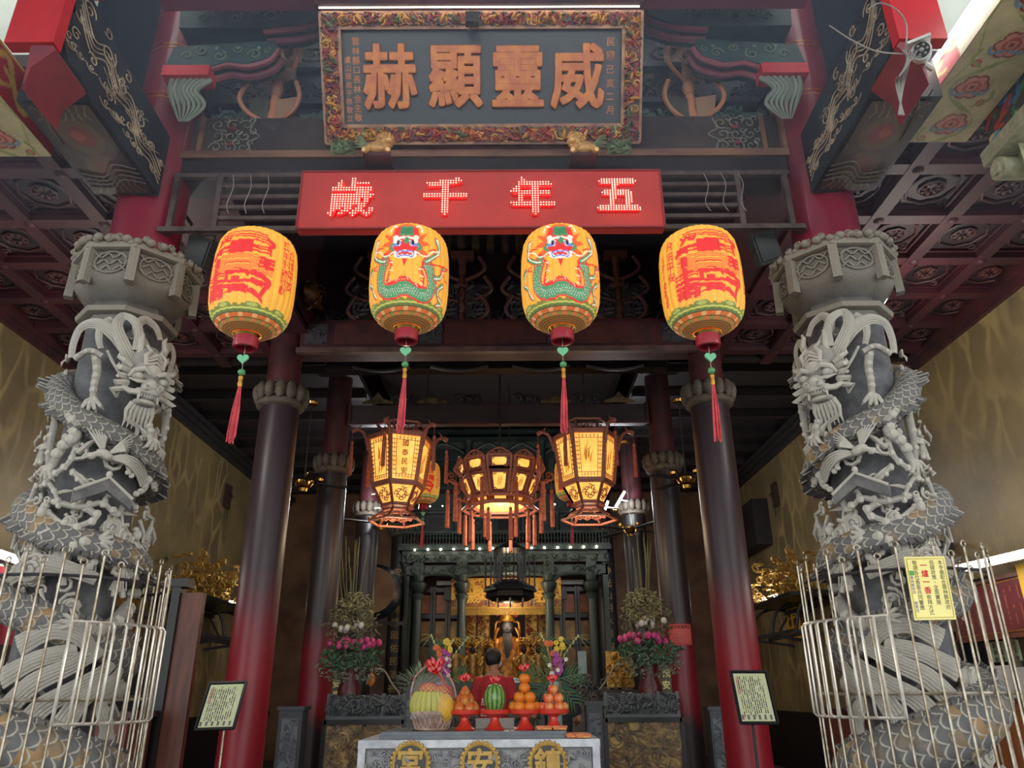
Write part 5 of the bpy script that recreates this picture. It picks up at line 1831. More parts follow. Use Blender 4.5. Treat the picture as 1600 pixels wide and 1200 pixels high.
for a, b in ((-1.75, -.85), (-.55, .55), (.85, 1.75)):
    mb = MB(); mb.span((a, 7.44, 5.06), (b, 7.452, 5.32)); mb.build('painted_panel', mat('smoky red panel', rgb(96, 50, 46), .5, c2=rgb(66, 40, 44), vs=5, bump=.4, bs=12), t)
for a in (-1.95, -.7, .7, 1.95):
    mb = MB(); relief(mb, basis(V((a, 7.45, 5.19)), V((1, 0, 0)), V((0, 0, 1)), V((0, -1, 0))), .24, .24, 16, .015, 3, .05); mb.build('corner_carving', DTEAL, t)
mb = MB(); mb.span((-2.1, 7.72, 5.36), (2.1, 7.8, 6.9)); struct('wall_inner_frieze', mb, mat('inner frieze board', rgb(52, 34, 42), .6, c2=rgb(38, 30, 38), vs=2))
for x, nm in ((-1.35, 'left end'), (-.38, 'left of the middle'), (.42, 'right of the middle'), (1.4, 'right end')):
    bracket_post(x, 7.62, 5.36, .95, 'dim red carved bracket post on the dark hall beam, %s' % nm, DCOP, DTEAL)
t = empty('carved_band', (0, 7.66, 5.4), 'dim carved scroll band resting on the dark hall beam', 'carving')
for x in (-1.8, -.87, .02, .92, 1.8):
    mb = MB(); relief(mb, basis(V((x, 7.70, 5.48)), V((1, 0, 0)), V((0, 0, 1)), V((0, -1, 0))), .5, .22, 24, .05, 8, .08); mb.build('scroll_panel', DTEAL, t)
t = empty('rafter_band', (0, 7.6, 6.35), 'row of short brown striped rafter ends above the hall beam', 'rafters')
for k in range(12):
    mb = MB(); x = -.95 + k * .17; mb.span((x, 7.5, 6.36), (x + .085, 7.72, 6.6)); mb.build('rafter', mat('striped brown rafter', rgb(104, 80, 60), .5, c2=rgb(60, 44, 42), vs=4, stretch=(5, 1, 1)), t)
# gilt carved beast at the left hall column
for s in (-1, 1):
    c = at(486 if s < 0 else 1050, 462, 7.2)
    mb = MB()
    for k in range(14):
        a = k * .9
        mb.tube(spiral(c + V((.09 * math.cos(a), .05 * math.sin(a * 2), .12 * math.sin(a))), Matrix.Rotation(PI / 2, 3, 'X'), .07, 1.2, 9), .014, 5)
    mb.ell(c, (.1, .2, .12), None, 10, 7)
    mb.tube([c + V((0, .1, 0)), c + V((0, .4, .05))], .05, 6)
    mb.build('gilt_beast_carving', mat('smoky gilt', rgb(140, 96, 60), .4, .4, c2=rgb(70, 46, 40), vs=18), label='smoky gilt carved beast head near the top of the %s hall column' % ('left' if s < 0 else 'right'), cat='carving')

t = empty('second_beam', (0, 9.0, 5.5), 'dark plain beam high between the hall columns, behind the dragon lanterns', 'beam')
mb = MB(); mb.span((-2.2, 8.95, 5.42), (2.2, 9.15, 5.62)); mb.span((-2.2, 8.9, 5.62), (2.2, 9.2, 5.66)); mb.build('beam_body', DWOOD, t)
for x in (-1.5, -.5, .55, 1.5):
    mb = MB(); mb.tube(catmull([V((x - .35, 8.92, 5.44)), V((x - .1, 8.9, 5.38)), V((x + .15, 8.9, 5.38)), V((x + .38, 8.92, 5.44))], 6), .025, 6); mb.build('drop_moulding', DTEAL, t)

t = empty('third_beam', (0, 10.2, 5.06), 'dark framed board beam above the carved hexagonal lanterns', 'beam')
mb = MB(); mb.span((-2.1, 10.12, 5.09), (2.1, 10.3, 5.36)); mb.build('beam_body', mat('grey brown board', rgb(72, 60, 62), .45, c2=rgb(46, 40, 46), vs=1.5, stretch=(.3, 1, 1)), t)
mb = MB(); mb.span((-2.13, 10.06, 5.05), (2.13, 10.14, 5.09)); mb.span((-2.13, 10.08, 5.05), (-2.09, 10.14, 5.38)); mb.span((2.09, 10.08, 5.05), (2.13, 10.14, 5.38)); mb.build('frame_lip', DWOOD_R, t)
for x in (-1.72, -.95, .82, 1.72):
    mb = MB()
    M = basis(V((x, 10.1, 5.37)), V((1, 0, 0)), V((0, 0, 1)), V((0, -1, 0)))
    mb.prism([(-.22, 0), (.22, 0), (.21, .03), (.08, .07), (0, .17 if abs(x) > 1 else .1), (-.08, .07), (-.21, .03)], M, .03)
    mb.build('roof_ornament', mat('pale gilt ridge', rgb(150, 130, 96), .4, .5, c2=rgb(84, 74, 64), vs=12), t, label='small pale gilt roof shaped ornament')
for x in (-1.35, -.45, .4, 1.25):
    mb = MB(); relief(mb, basis(V((x, 10.16, 5.46)), V((1, 0, 0)), V((0, 0, 1)), V((0, -1, 0))), .4, .16, 20, .05, 8, .07); mb.build('scroll_carving', DTEAL, t)

# ---- ceiling fans
def fan(px, py, Y, zt, label, r=.55):
    c = at(px, py, Y)
    t = empty('ceiling_fan', tuple(c), label, 'fan', 'brass ceiling fans')
    mb = MB(); mb.lathe([(.02, -.06), (.09, -.05), (.12, -.01), (.13, .02), (.10, .05), (.04, .08)], 18, c); mb.lathe([(.0, -.12), (.05, -.11), (.06, -.07), (.03, -.05)], 14, c); mb.build('motor', BRASS, t)
    for k in range(4):
        a = .5 + k * PI / 2
        u = V((math.cos(a), math.sin(a), 0)); v = V((-u.y, u.x, 0))
        mb = MB(); mb.add([c + u * .16 - v * .05, c + u * r - v * .075, c + u * r + v * .075, c + u * .16 + v * .05, c + u * .16 - v * .05 + V((0, 0, .012)), c + u * r - v * .075 + V((0, 0, .012)), c + u * r + v * .075 + V((0, 0, .012)), c + u * .16 + v * .05 + V((0, 0, .012))],
                          [(0, 3, 2, 1), (4, 5, 6, 7), (0, 1, 5, 4), (2, 3, 7, 6), (1, 2, 6, 5), (0, 4, 7, 3)])
        mb.tube([c + u * .1, c + u * .2], .012, 5)
        mb.build('blade', BLACK, t)
        mb = MB(); p = c + u * .2 + V((0, 0, .03)); mb.lathe([(.015, 0), (.04, .02), (.045, .05), (.03, .06)], 10, p); mb.build('light_cup', BRASS, t)
    mb = MB(); mb.cyl(c + V((0, 0, .06)), V((c.x, c.y, zt)), .009, 8); mb.build('rod', BLK_METAL, t)
    mb = MB(); mb.lathe([(.02, -.04), (.08, -.03), (.09, .0), (.05, .03)], 16, (c.x, c.y, zt - .02)); mb.build('canopy', BRASS, t)
fan(475, 755, 9.4, 5.15, 'brass and black ceiling fan between the second and third columns on the left')
fan(1072, 750, 9.4, 5.15, 'brass and black ceiling fan between the second and third columns on the right')
fan(596, 818, 12.6, 5.6, 'ceiling fan with black blades below the left carved lantern', .8)
fan(985, 828, 12.6, 5.6, 'ceiling fan with black blades below the right carved lantern', .8)

# ---- fluorescent tubes on the rear columns
def tube_light(a, b, Y, label, parent_x, st=26):
    A, B = at(a[0], a[1], Y), at(b[0], b[1], Y)
    t = empty('tube_lamp', tuple((A + B) / 2), label, 'lamp', 'small tube lamps by the rear columns')
    mb = MB(); mb.cyl(A, B, .02, 8); mb.build('tube', emat('cool white tube', (.93, .97, 1, 1), 12), t)
    point_lamp(t, (A + B) / 2 + V((0, -.45, -.1)), 16, (.93, .97, 1), .05)
    mb = MB(); o = V((0, .05, 0)); mb.bar(A + o, B + o, .05, .03); mb.tube([(A + B) / 2 + o, V((parent_x, Y + .15, (A.z + B.z) / 2))], .014, 5); mb.build('fitting', mat('white plastic', rgb(226, 226, 222), .4), t)
    mb = MB(); mb.ell(A + V((0, 0, -.05)), (.05, .05, .04), None, 10, 7); mb.build('brass_cap', BRASS, t)
tube_light((613, 797), (604, 785), 12.6, 'short glaring tube lamp under the left carved lantern', -2.15)
tube_light((597, 776), (592, 762), 12.5, 'smaller glaring tube lamp higher beside the left carved lantern', -2.2)
tube_light((962, 792), (976, 768), 12.6, 'long slanting tube lamp right of the right carved lantern', 2.2)
tube_light((944, 800), (950, 783), 12.8, 'dimmer slanting tube lamp under the right carved lantern', 2.1)

# ---- wooden palace lanterns
LWOOD = mat('red brown fretwork', rgb(136, 74, 62), .45, c2=rgb(98, 52, 48), vs=12, edge=rgb(170, 104, 86))
GLOW = None
def glow_material():
    t = NT('lit amber silk')
    n_ = t.noise(t.coord(), 5, 3)
    c = t.ramp(n_, [(.3, (.95, .38, .05, 1)), (.6, (1, .55, .12, 1))])
    t.l(c, t.b.inputs['Base Color']); t.l(c, t.b.inputs['Emission Color']); t.b.inputs['Emission Strength'].default_value = .62
    return t.m
GLOW = glow_material()
BRUSH = mat('brush ink on silk', rgb(170, 104, 30), .7, emit=(.5, .2, .02, 1), es=.3)
TAS = mat('orange brown tassel', rgb(190, 104, 80), .7, c2=rgb(150, 74, 60), vs=20)

def tassel(p, L, t, q=.022):
    mb = MB()
    mb.cyl(p + V((0, 0, .12)), p, .003, 4)
    mb.lathe([(q * .2, .0), (q * .9, -.015), (q * .9, -.05), (q * .6, -.06)], 8, p)
    mb.lathe([(q * .6, -.06), (q, -.09), (q * 1.15, -L), (q * .9, -L - .005)], 9, p)
    mb.build('tassel', TAS, t)

def fret(mb, A, B, C, D, w_=.05, q=.006, n=5, m=8):
    """key fret border inside the quad A B C D (bl, br, tr, tl)"""
    def P(u, v): return (A * (1 - u) + B * u) * (1 - v) + (D * (1 - u) + C * u) * v
    nrm = (B - A).cross(D - A).normalized()
    W_ = (B - A).length; H_ = (D - A).length
    a, b = w_ / W_, w_ / H_
    for (u0, v0, u1, v1) in ((a, b, 1 - a, b), (1 - a, b, 1 - a, 1 - b), (1 - a, 1 - b, a, 1 - b), (a, 1 - b, a, b)):
        mb.bar(P(u0, v0), P(u1, v1), q, q, up=nrm)
    for i in range(n + 1):
        u = a + (1 - 2 * a) * i / n
        for v0, v1 in ((0, b), (1 - b, 1)):
            mb.bar(P(u, v0), P(u, v1), q, q, up=nrm)
            if i < n: mb.bar(P(u + .5 / n * (1 - 2 * a), (v0 + v1) / 2), P(u + (1 - 2 * a) / n, (v0 + v1) / 2), q, q, up=nrm)
    for i in range(m + 1):
        v = b + (1 - 2 * b) * i / m
        for u0, u1 in ((0, a), (1 - a, 1)):
            mb.bar(P(u0, v), P(u1, v), q, q, up=nrm)
            if i < m: mb.bar(P((u0 + u1) / 2, v + .5 / m), P((u0 + u1) / 2, v + .9 / m), q, q, up=nrm)

def ring_pt(c, r, a, z): return c + V((r * math.cos(a), r * math.sin(a), z))

def palace(px, py, Y, rot, label, text=None):
    c = at(px, py, Y)                       # middle of the body
    t = empty('palace_lantern', (c.x, c.y, c.z - .55), label, 'lantern', 'hexagonal carved wooden lanterns')
    lv = [(.40, .30), (.30, -.28), (.20, -.52)]  # radius, height
    for k in range(6):
        a0, a1 = rot + k * PI / 3, rot + (k + 1) * PI / 3
        tl, tr = ring_pt(c, .40, a1, .33), ring_pt(c, .40, a0, .33)
        bl, br = ring_pt(c, .325, a1, -.25), ring_pt(c, .325, a0, -.25)
        # keep A bottom left seen from outside
        A, B, C_, D = br, bl, tl, tr
        mb = MB()
        for p, q in ((A, B), (B, C_), (C_, D), (D, A)): mb.bar(p, q, .035, .035, up=(C_ - A).cross(B - D))
        fret(mb, A.lerp(C_, .05), B.lerp(D, .05), C_.lerp(A, .05), D.lerp(B, .05), .05)
        f = mb.build('side_frame', LWOOD, t)
        ctr = (A + B + C_ + D) / 4
        S = lambda p, s_: ctr + (p - ctr) * s_
        i_ = (c - ctr); i_.z = 0; i_ = i_.normalized() * .012
        mb = MB(); mb.quad(S(A, .93) + i_, S(B, .93) + i_, S(C_, .93) + i_, S(D, .93) + i_); mb.add([S(A, .93) + i_ * 2, S(B, .93) + i_ * 2, S(C_, .93) + i_ * 2, S(D, .93) + i_ * 2], [(0, 1, 2, 3)]); mb.build('silk_panel', GLOW, t, label='glowing amber silk panel')
        # painting or writing on the panel
        ux = (B - A).normalized(); uy = ((D + C_) / 2 - (A + B) / 2).normalized(); uz = ux.cross(uy)
        if uz.dot(ctr - c) < 0: ux = -ux; uz = -uz
        M = basis(ctr + uz * -.008, ux, uy, uz)
        mb = MB()
        if text and k % 2 == 0:
            column_text(mb, text, M, 0, .17, .085, 1.32, .015, .004)
            mb.build('red_writing', mat('red lantern writing', rgb(190, 60, 30), .6), t)
        else:
            r_ = random.Random(k + 3)
            for j in range(7):
                x, y = r_.uniform(-.06, .03), r_.uniform(-.12, .08)
                mb.tube(catmull([M @ V((x, y - .06, .002)), M @ V((x + .01, y + .02, .003)), M @ V((x + r_.uniform(-.01, .07), y + .09, .002))], 4), [.004, .006, .006, .006, .005, .004, .003, .002, .001], 4)
            mb.build('brush_painting', BRUSH, t)
        # pierced skirt
        A, B, C_, D = ring_pt(c, .19, a0, -.50), ring_pt(c, .19, a1, -.50), ring_pt(c, .31, a1, -.28), ring_pt(c, .31, a0, -.28)
        mb = MB()
        for p, q in ((A, B), (B, C_), (C_, D), (D, A)): mb.bar(p, q, .028, .028)
        mm = (A + B + C_ + D) / 4
        x_ = (B - A).normalized(); y_ = ((D + C_) / 2 - (A + B) / 2).normalized(); z_ = x_.cross(y_)
        R = Matrix((x_, y_, z_)).transposed()
        for i in range(8):
            mb.tube(spiral(mm + R @ V((.045 * math.cos(i * PI / 4) * 1.3, .055 * math.sin(i * PI / 4), 0)), R, .035, 1.1, 8, 1 if i % 2 else -1, i), .006, 4)
        mb.build('pierced_skirt', LWOOD, t)
        mb = MB(); mb.quad(*[mm + (p - mm) * .95 + (c + V((0, 0, -.4)) - mm) * .06 for p in (A, B, C_, D)]); mb.build('skirt_glow', GLOW, t)
        # crown and flared foot
        for nm, za, zb, ra, rb in (('crown_panel', .37, .52, .20, .31), ('foot_panel', -.70, -.56, .34, .16)):
            A, B, C_, D = ring_pt(c, ra, a0, za), ring_pt(c, ra, a1, za), ring_pt(c, rb, a1, zb), ring_pt(c, rb, a0, zb)
            mb = MB()
            for p, q in ((A, B), (B, C_), (C_, D), (D, A)): mb.bar(p, q, .022, .022)
            mm = (A + B + C_ + D) / 4
            x_ = (B - A).normalized(); y_ = ((D + C_) / 2 - (A + B) / 2).normalized(); z_ = x_.cross(y_)
            R = Matrix((x_, y_, z_)).transposed()
            for i in (-2, -1, 0, 1, 2):
                mb.tube(spiral(mm + R @ V((i * .043, .01 * (i % 2), 0)), R, .035, 1.3, 9, 1 if i % 2 else -1, i), .007, 4)
            mb.build(nm, LWOOD, t)
        # dragon arm with tassel
        p = ring_pt(c, .40, a0, .30)
        o = V((math.cos(a0), math.sin(a0), 0))
        mb = MB()
        mb.tube(catmull([p + V((0, 0, -.12)), p + o * .04 + V((0, 0, .02)), p + o * .08 + V((0, 0, .10)), p + o * .16 + V((0, 0, .13)), p + o * .22 + V((0, 0, .10))], 5), [.022] * 15 + [.028, .03, .032, .03, .028, .02], 7)
        mb.tube([p + o * .14 + V((0, 0, .15)), p + o * .1 + V((0, 0, .2))], [.014, .003], 5)
        mb.build('dragon_arm', LWOOD, t)
        tassel(p + o * .21 + V((0, 0, -.02)), .44, t)
        mb = MB(); mb.cyl(ring_pt(c, .30, a0, -.28), ring_pt(c, .40, a0, .33), .02, 7); mb.build('corner_post', LWOOD, t)
    mb = MB(); mb.lathe([(.20, .33), (.42, .34), (.42, .37), (.19, .38)], 6, c, Matrix.Rotation(rot, 3, 'Z')); mb.lathe([(.19, -.50), (.22, -.53), (.16, -.56), (.05, -.57)], 6, c, Matrix.Rotation(rot, 3, 'Z')); mb.build('body_ring', LWOOD, t)
    point_lamp(t, c + V((0, 0, -.85)), 8, (1, .75, .45), .15)
    mb = MB(); mb.cyl(c + V((0, 0, .37)), V((c.x, c.y, 5.45)), .008, 6); mb.build('hanging_rod', BLK_METAL, t)
    return t
palace(624, 729, 9.2, math.radians(-100), 'hexagonal carved wooden lantern with red writing on its front silk, on the left', '國泰民安')
palace(917, 726, 9.2, math.radians(-120), 'hexagonal carved wooden lantern with orchid painting on its bright front silk, on the right')

# chandelier: an eight sided carved lantern with petals
c = at(781, 762, 10.0)
t = empty('carved_chandelier', tuple(c + V((0, 0, -.3))), 'wide octagonal carved chandelier with amber panels and many tassels in the middle', 'chandelier')
n = 10
for k in range(n):
    a = -PI / 2 + k * 2 * PI / n
    a0, a1 = a - PI / n * .86, a + PI / n * .86
    for z0, z1, r0, r1, nm in ((-.18, .14, .40, .54, 'lower_petal'), (.14, .30, .54, .58, 'upper_petal')):
        A, B, C_, D = ring_pt(c, r0, a0, z0), ring_pt(c, r0, a1, z0), ring_pt(c, r1, a1, z1), ring_pt(c, r1, a0, z1)
        mb = MB()
        for p, q in ((A, B), (B, C_), (C_, D), (D, A)): mb.bar(p, q, .03, .03)
        mm = (A + B + C_ + D) / 4
        S = lambda p, s_: mm + (p - mm) * s_
        o = V((math.cos(a), math.sin(a), 0))
        x_ = (B - A).normalized(); y_ = ((D + C_) / 2 - (A + B) / 2).normalized(); z_ = x_.cross(y_)
        R = Matrix((x_, y_, z_)).transposed()
        mb.add([S(p, 1) for p in (A, B, C_, D)] + [S(p, .62) for p in (A, B, C_, D)], [(0, 1, 5, 4), (1, 2, 6, 5), (2, 3, 7, 6), (3, 0, 4, 7)])
        w_ = (B - A).length
        for q in (-1, 1):
            mb.tube(spiral(mm + R @ V((q * w_ * .33, (z1 - z0) * .34, .01)), R, .03, 1.2, 8, q), .007, 4)
            mb.tube(spiral(mm + R @ V((q * w_ * .3, -(z1 - z0) * .34, .01)), R, .03, 1.2, 8, -q), .007, 4)
        f = mb.build(nm, LWOOD, t)
        mb = MB(); mb.quad(*[S(p, .66) - o * .01 for p in (A, B, C_, D)]); mb.build('silk_panel', GLOW, t)
        if z0 < 0:
            mb = MB()
            for j in range(3): mb.tube([mm + R @ V((-.03 + .02 * j, -.06, .008)), mm + R @ V((-.01 + .02 * j, .02, .01)), mm + R @ V((.02 * j, .07, .008))], [.004, .006, .002], 4)
            mb.build('brush_painting', BRUSH, t)
    # crest
    mb = MB()
    p = ring_pt(c, .57, a, .30)
    x_ = V((-math.sin(a), math.cos(a), 0))
    mb.tube(catmull([p - x_ * .16, p - x_ * .1 + V((0, 0, .05)), p + V((0, 0, .09)), p + x_ * .1 + V((0, 0, .05)), p + x_ * .16], 5), .012, 6)
    R = Matrix((x_, V((0, 0, 1)), x_.cross(V((0, 0, 1))))).transposed()
    for q in (-1, 0, 1): mb.tube(spiral(p + x_ * (q * .07) + V((0, 0, .03)), R, .03, 1.2, 8, q or 1), .008, 4)
    mb.build('crest', LWOOD, t)
    # side scroll wings
    b = a + PI / n
    o = V((math.cos(b), math.sin(b), 0))
    mb = MB()
    mb.tube(catmull([ring_pt(c, .42, b, -.2), ring_pt(c, .60, b, -.12), ring_pt(c, .60, b, .05), ring_pt(c, .72, b, .12), ring_pt(c, .70, b, .2)], 5), .016, 6)
    R = Matrix((o, V((0, 0, 1)), o.cross(V((0, 0, 1))))).transposed()
    for (rr, zz) in ((.58, -.06), (.64, .08), (.66, .17)): mb.tube(spiral(ring_pt(c, rr, b, zz), R, .05, 1.2, 9), .01, 4)
    mb.build('scroll_wing', LWOOD, t)
    tassel(ring_pt(c, .70, b, -.02), .52, t, .026)
    tassel(ring_pt(c, .46, b, -.36), .42, t, .024)
point_lamp(t, c + V((0, 0, -.5)), 16, (1, .78, .5), .2)
mb = MB(); mb.lathe([(.0, -.26), (.36, -.255)], 30, c); mb.build('bottom_panel', GLOW, t, label='round glowing painted bottom panel')
mb = MB(); mb.tube([ring_pt(c, .36, k * PI / 5, -.26) for k in range(10)], .03, 7, closed=True); mb.tube([ring_pt(c, .44, k * PI / 5, -.19) for k in range(10)], .024, 7, closed=True); mb.tube([ring_pt(c, .50, k * PI / 5, -.30) for k in range(10)], .02, 7, closed=True)
for k in range(10): mb.bar(ring_pt(c, .36, k * PI / 5, -.26), ring_pt(c, .50, k * PI / 5, -.30), .02, .02)
mb.build('bottom_ring', LWOOD, t)
mb = MB(); mb.cyl(c + V((0, 0, .2)), V((c.x, c.y, 6.0)), .014, 8); mb.lathe([(.1, .1), (.05, .16), (.02, .3)], 8, c)
for k in range(5): mb.bar(ring_pt(c, .56, k * 2 * PI / 5, .14), c + V((0, 0, .14)), .02, .02)
mb.build('hanging_rod', BLK_METAL, t)

# two more paper lanterns half hidden behind the carved ones
for px, py, nm in ((664, 722, 'yellow and red paper lantern mostly hidden behind the left carved lantern'), (890, 718, 'yellow paper lantern mostly hidden behind the right carved lantern')):
    p = at(px, py, 11.4); o = relocate(l1, (p.x, p.y, p.z), nm)
    mb = MB(); mb.cyl(p + V((0, 0, .02)), V((p.x, p.y, 6.9)), .006, 5); mb.build('hanging_rod', BLK_METAL, o)
# ------------------------------------------------------------------ the shrine at the back
SY = 15.0
FR = lambda x, y, z: basis(V((x, y, z)), V((1, 0, 0)), V((0, 0, 1)), V((0, -1, 0)))
SHD = mat('shrine deep green', rgb(32, 40, 40), .45, c2=rgb(22, 29, 30), vs=4, edge=rgb(70, 82, 76))
t = empty('shrine', (0.08, SY, ZF), 'tall two storey green black carved shrine filling the back of the hall', 'shrine')
cx0 = .06
def sb(nm, m=SHR, **k):
    global mb
    mb.build(nm, m, t, **k)
# upper storey wall and frieze
mb = MB(); mb.span((-1.75, SY + .5, 4.45), (1.9, SY + .6, 6.85)); sb('upper_wall', mat('shrine upper wall', rgb(54, 74, 68), .5, c2=rgb(38, 52, 50), vs=3))
for z, y, h in ((6.62, .12, .06), (6.50, .2, .05), (5.48, .18, .05), (5.40, .12, .06), (5.0, .28, .04), (4.92, .2, .05)):
    mb = MB(); mb.span((-1.85, SY + y, z), (2.0, SY + .55, z + h)); sb('cornice')
for x in (-1.75, -.72, .84, 1.87):
    mb = MB(); mb.lathe([(.09, 5.5), (.07, 5.6), (.07, 6.4), (.1, 6.5)], 10, (x, SY + .35, 0)); sb('upper_post')
for x0_, x1_ in ((-1.68, -.8), (-.64, .76), (.92, 1.8)):
    w_ = x1_ - x0_
    for i in range(2 if w_ > 1 else 1):
        a, b = x0_ + i * w_ / 2, x0_ + (i + 1) * w_ / (2 if w_ > 1 else 1)
        mb = MB()
        mb.tube(catmull([V((a, SY + .4, 6.25)), V((a + (b - a) * .2, SY + .4, 6.36)), V(((a + b) / 2, SY + .4, 6.46)), V((b - (b - a) * .2, SY + .4, 6.36)), V((b, SY + .4, 6.25))], 5), .03, 6)
        mb.span((a, SY + .42, 6.36), (b, SY + .48, 6.5))
        mb.span((a + .05, SY + .46, 5.75), (b - .05, SY + .49, 6.15))
        sb('arched_panel', SHD)
for x in (-1.2, -.35, .48, 1.35):
    mb = MB(); relief(mb, FR(x, SY + .42, 5.85), .5, .5, 24, .03, int(x * 10) + 30, .09); sb('scroll_relief')
# frieze with openings and rosettes
mb = MB(); mb.span((-1.85, SY + .3, 4.5), (2.0, SY + .4, 4.95)); sb('frieze_board')
for x in (-1.35, 0.06, 1.48):
    mb = MB(); mb.span((x - .2, SY + .27, 4.56), (x + .2, SY + .31, 4.88)); sb('opening_frame'); mb = MB(); mb.span((x - .15, SY + .26, 4.6), (x + .15, SY + .27, 4.84)); sb('opening_panel', BLACK)
for x in (-.62, .78):
    mb = MB()
    for r_ in (.18, .05): mb.tube([V((x + r_ * math.cos(q * PI / 10), SY + .27, 4.72 + r_ * math.sin(q * PI / 10))) for q in range(20)], .016, 5, closed=True)
    for q in range(8): mb.bar(V((x + .05 * math.cos(q * PI / 4), SY + .27, 4.72 + .05 * math.sin(q * PI / 4))), V((x + .18 * math.cos(q * PI / 4), SY + .27, 4.72 + .18 * math.sin(q * PI / 4))), .02, .02)
    sb('rosette', mat('shrine grey green', rgb(62, 76, 70), .5))
for x in (-1.8, -.95, -.3, .42, 1.12, 1.92):
    mb = MB(); mb.lathe([(.04, 4.5), (.05, 4.6), (.035, 4.8), (.06, 4.95)], 8, (x, SY + .24, 0)); sb('baluster_post')
# balustrade
mb = MB(); mb.span((-2.0, SY - .12, 4.22), (2.1, SY - .06, 4.26)); mb.span((-2.0, SY - .12, 4.46), (2.1, SY - .06, 4.50)); sb('handrail')
for k in range(66):
    x = -1.98 + k * .0625
    mb = MB(); mb.span((x, SY - .105, 4.26), (x + .018, SY - .075, 4.46)); sb('baluster')
mb = MB(); mb.span((-2.02, SY - .2, 4.12), (2.12, SY + .5, 4.22)); mb.span((-1.95, SY - .1, 4.04), (2.05, SY + .5, 4.12)); sb('balcony_floor')
mb = MB()
relief(mb, FR(.06, SY - .08, 3.98), 4.0, .16, 120, .07, 44, .07); sb('eave_carving', SHD)
# row of bulbs
for k in range(15):
    p = at(648 + k * 20.3, 859 - k * .35, SY - .26)
    mb = MB(); mb.ell(p, (.02, .02, .02), None, 10, 7); sb('bulb', emat('small warm bulb', (1, .9, .65, 1), 30))
for k in range(11):
    p = at(672 + k * 19.5, 791 - k * .3, SY - .02)
    mb = MB(); mb.ell(p, (.014, .014, .014), None, 8, 6); sb('bulb', emat('tiny warm bulb', (1, .85, .6, 1), 14))
# lintel and bracket beam below
mb = MB(); mb.span((-1.95, SY, 3.66), (2.05, SY + .3, 3.86)); sb('lintel')
mb = MB()
for x0_, x1_ in ((-1.65, -.85), (-.75, .9), (1.0, 1.8)):
    mb.tube(catmull([V((x0_, SY - .02, 3.56)), V((x0_ + .12, SY - .03, 3.66)), V(((x0_ + x1_) / 2, SY - .03, 3.7)), V((x1_ - .12, SY - .03, 3.66)), V((x1_, SY - .02, 3.56))], 6), .04, 6)
relief(mb, FR(.06, SY - .02, 3.76), 3.9, .16, 90, .05, 46, .07); sb('lintel_carving', SHD)
for x in (-1.62, -.78, .90, 1.72):
    mb = MB(); mb.lathe([(.13, ZF), (.14, ZF + .2), (.085, ZF + .3), (.08, 3.3)], 16, (x, SY - .02, 0)); sb('shrine_column', SHD)
    mb = MB(); mb.lathe([(.085, 3.2), (.13, 3.28), (.09, 3.33), (.14, 3.42), (.16, 3.5), (.1, 3.55), (.12, 3.66)], 14, (x, SY - .02, 0)); relief(mb, FR(x, SY - .12, 3.8), .2, .3, 14, .06, int(x * 7) + 50, .06); sb('capital', SHD)
# side screens with gilt and brown panels
for s, xs_ in ((-1, (-1.52, -1.22, -.92)), (1, (1.02, 1.32, 1.62))):
    for x in xs_:
        for z0_, z1_, mm_ in ((3.0, 3.35, 'lit brown panel'), (2.45, 2.85, 'ochre door panel'), (1.3, 2.38, 'gold brown long panel')):
            mb = MB(); mb.span((x - .10, SY + .5, z0_), (x + .10, SY + .53, z1_)); mb2 = mb
            sb('screen_panel', {'lit brown panel': mat('lit brown panel', rgb(190, 116, 72), .5, c2=rgb(150, 88, 60), vs=4), 'ochre door panel': mat('ochre door panel', rgb(176, 136, 72), .5, c2=rgb(130, 92, 56), vs=6), 'gold brown long panel': mat('gold brown long panel', rgb(156, 116, 62), .5, c2=rgb(96, 60, 44), vs=2.5)}[mm_])
        mb = MB()
        mb.span((x - .145, SY + .4, 1.2), (x - .10, SY + .52, 3.5)); mb.span((x + .10, SY + .4, 1.2), (x + .145, SY + .52, 3.5))
        for z in (1.22, 2.4, 2.9, 3.4): mb.span((x - .12, SY + .42, z), (x + .12, SY + .52, z + .08))
        sb('screen_frame', BLACK)
mb = MB(); mb.span((-1.3, SY + .3, 3.52), (-.2, SY + .4, 3.6)); mb.span((.35, SY + .3, 3.52), (1.6, SY + .4, 3.6)); sb('pale_strip', mat('pale lit strip', rgb(180, 180, 176), .6))
mb = MB(); mb.span((-1.75, SY + 1.5, ZF), (1.9, SY + 1.6, 4.5)); sb('rear_panel', mat('dark red back panel', rgb(70, 34, 36), .6, c2=rgb(46, 28, 32), vs=2))
for s in (-1, 1):
    mb = MB(); x = -1.9 if s < 0 else 1.95
    mb.span((x, SY, ZF), (x + .1, SY + 1.5, 4.1)); sb('side_wall', SHD)
    mb = MB(); mb.prism([(0, 0), (s * .42, .0), (s * .42, .18), (0, .32)], FR(-.62 - .32 if s < 0 else .74 + .32, SY + .2, 3.2), .1) if False else mb.box((s * .95 + .06, SY + .3, 3.33), (.5, .1, .2)); sb('dark_bracket', BLACK)

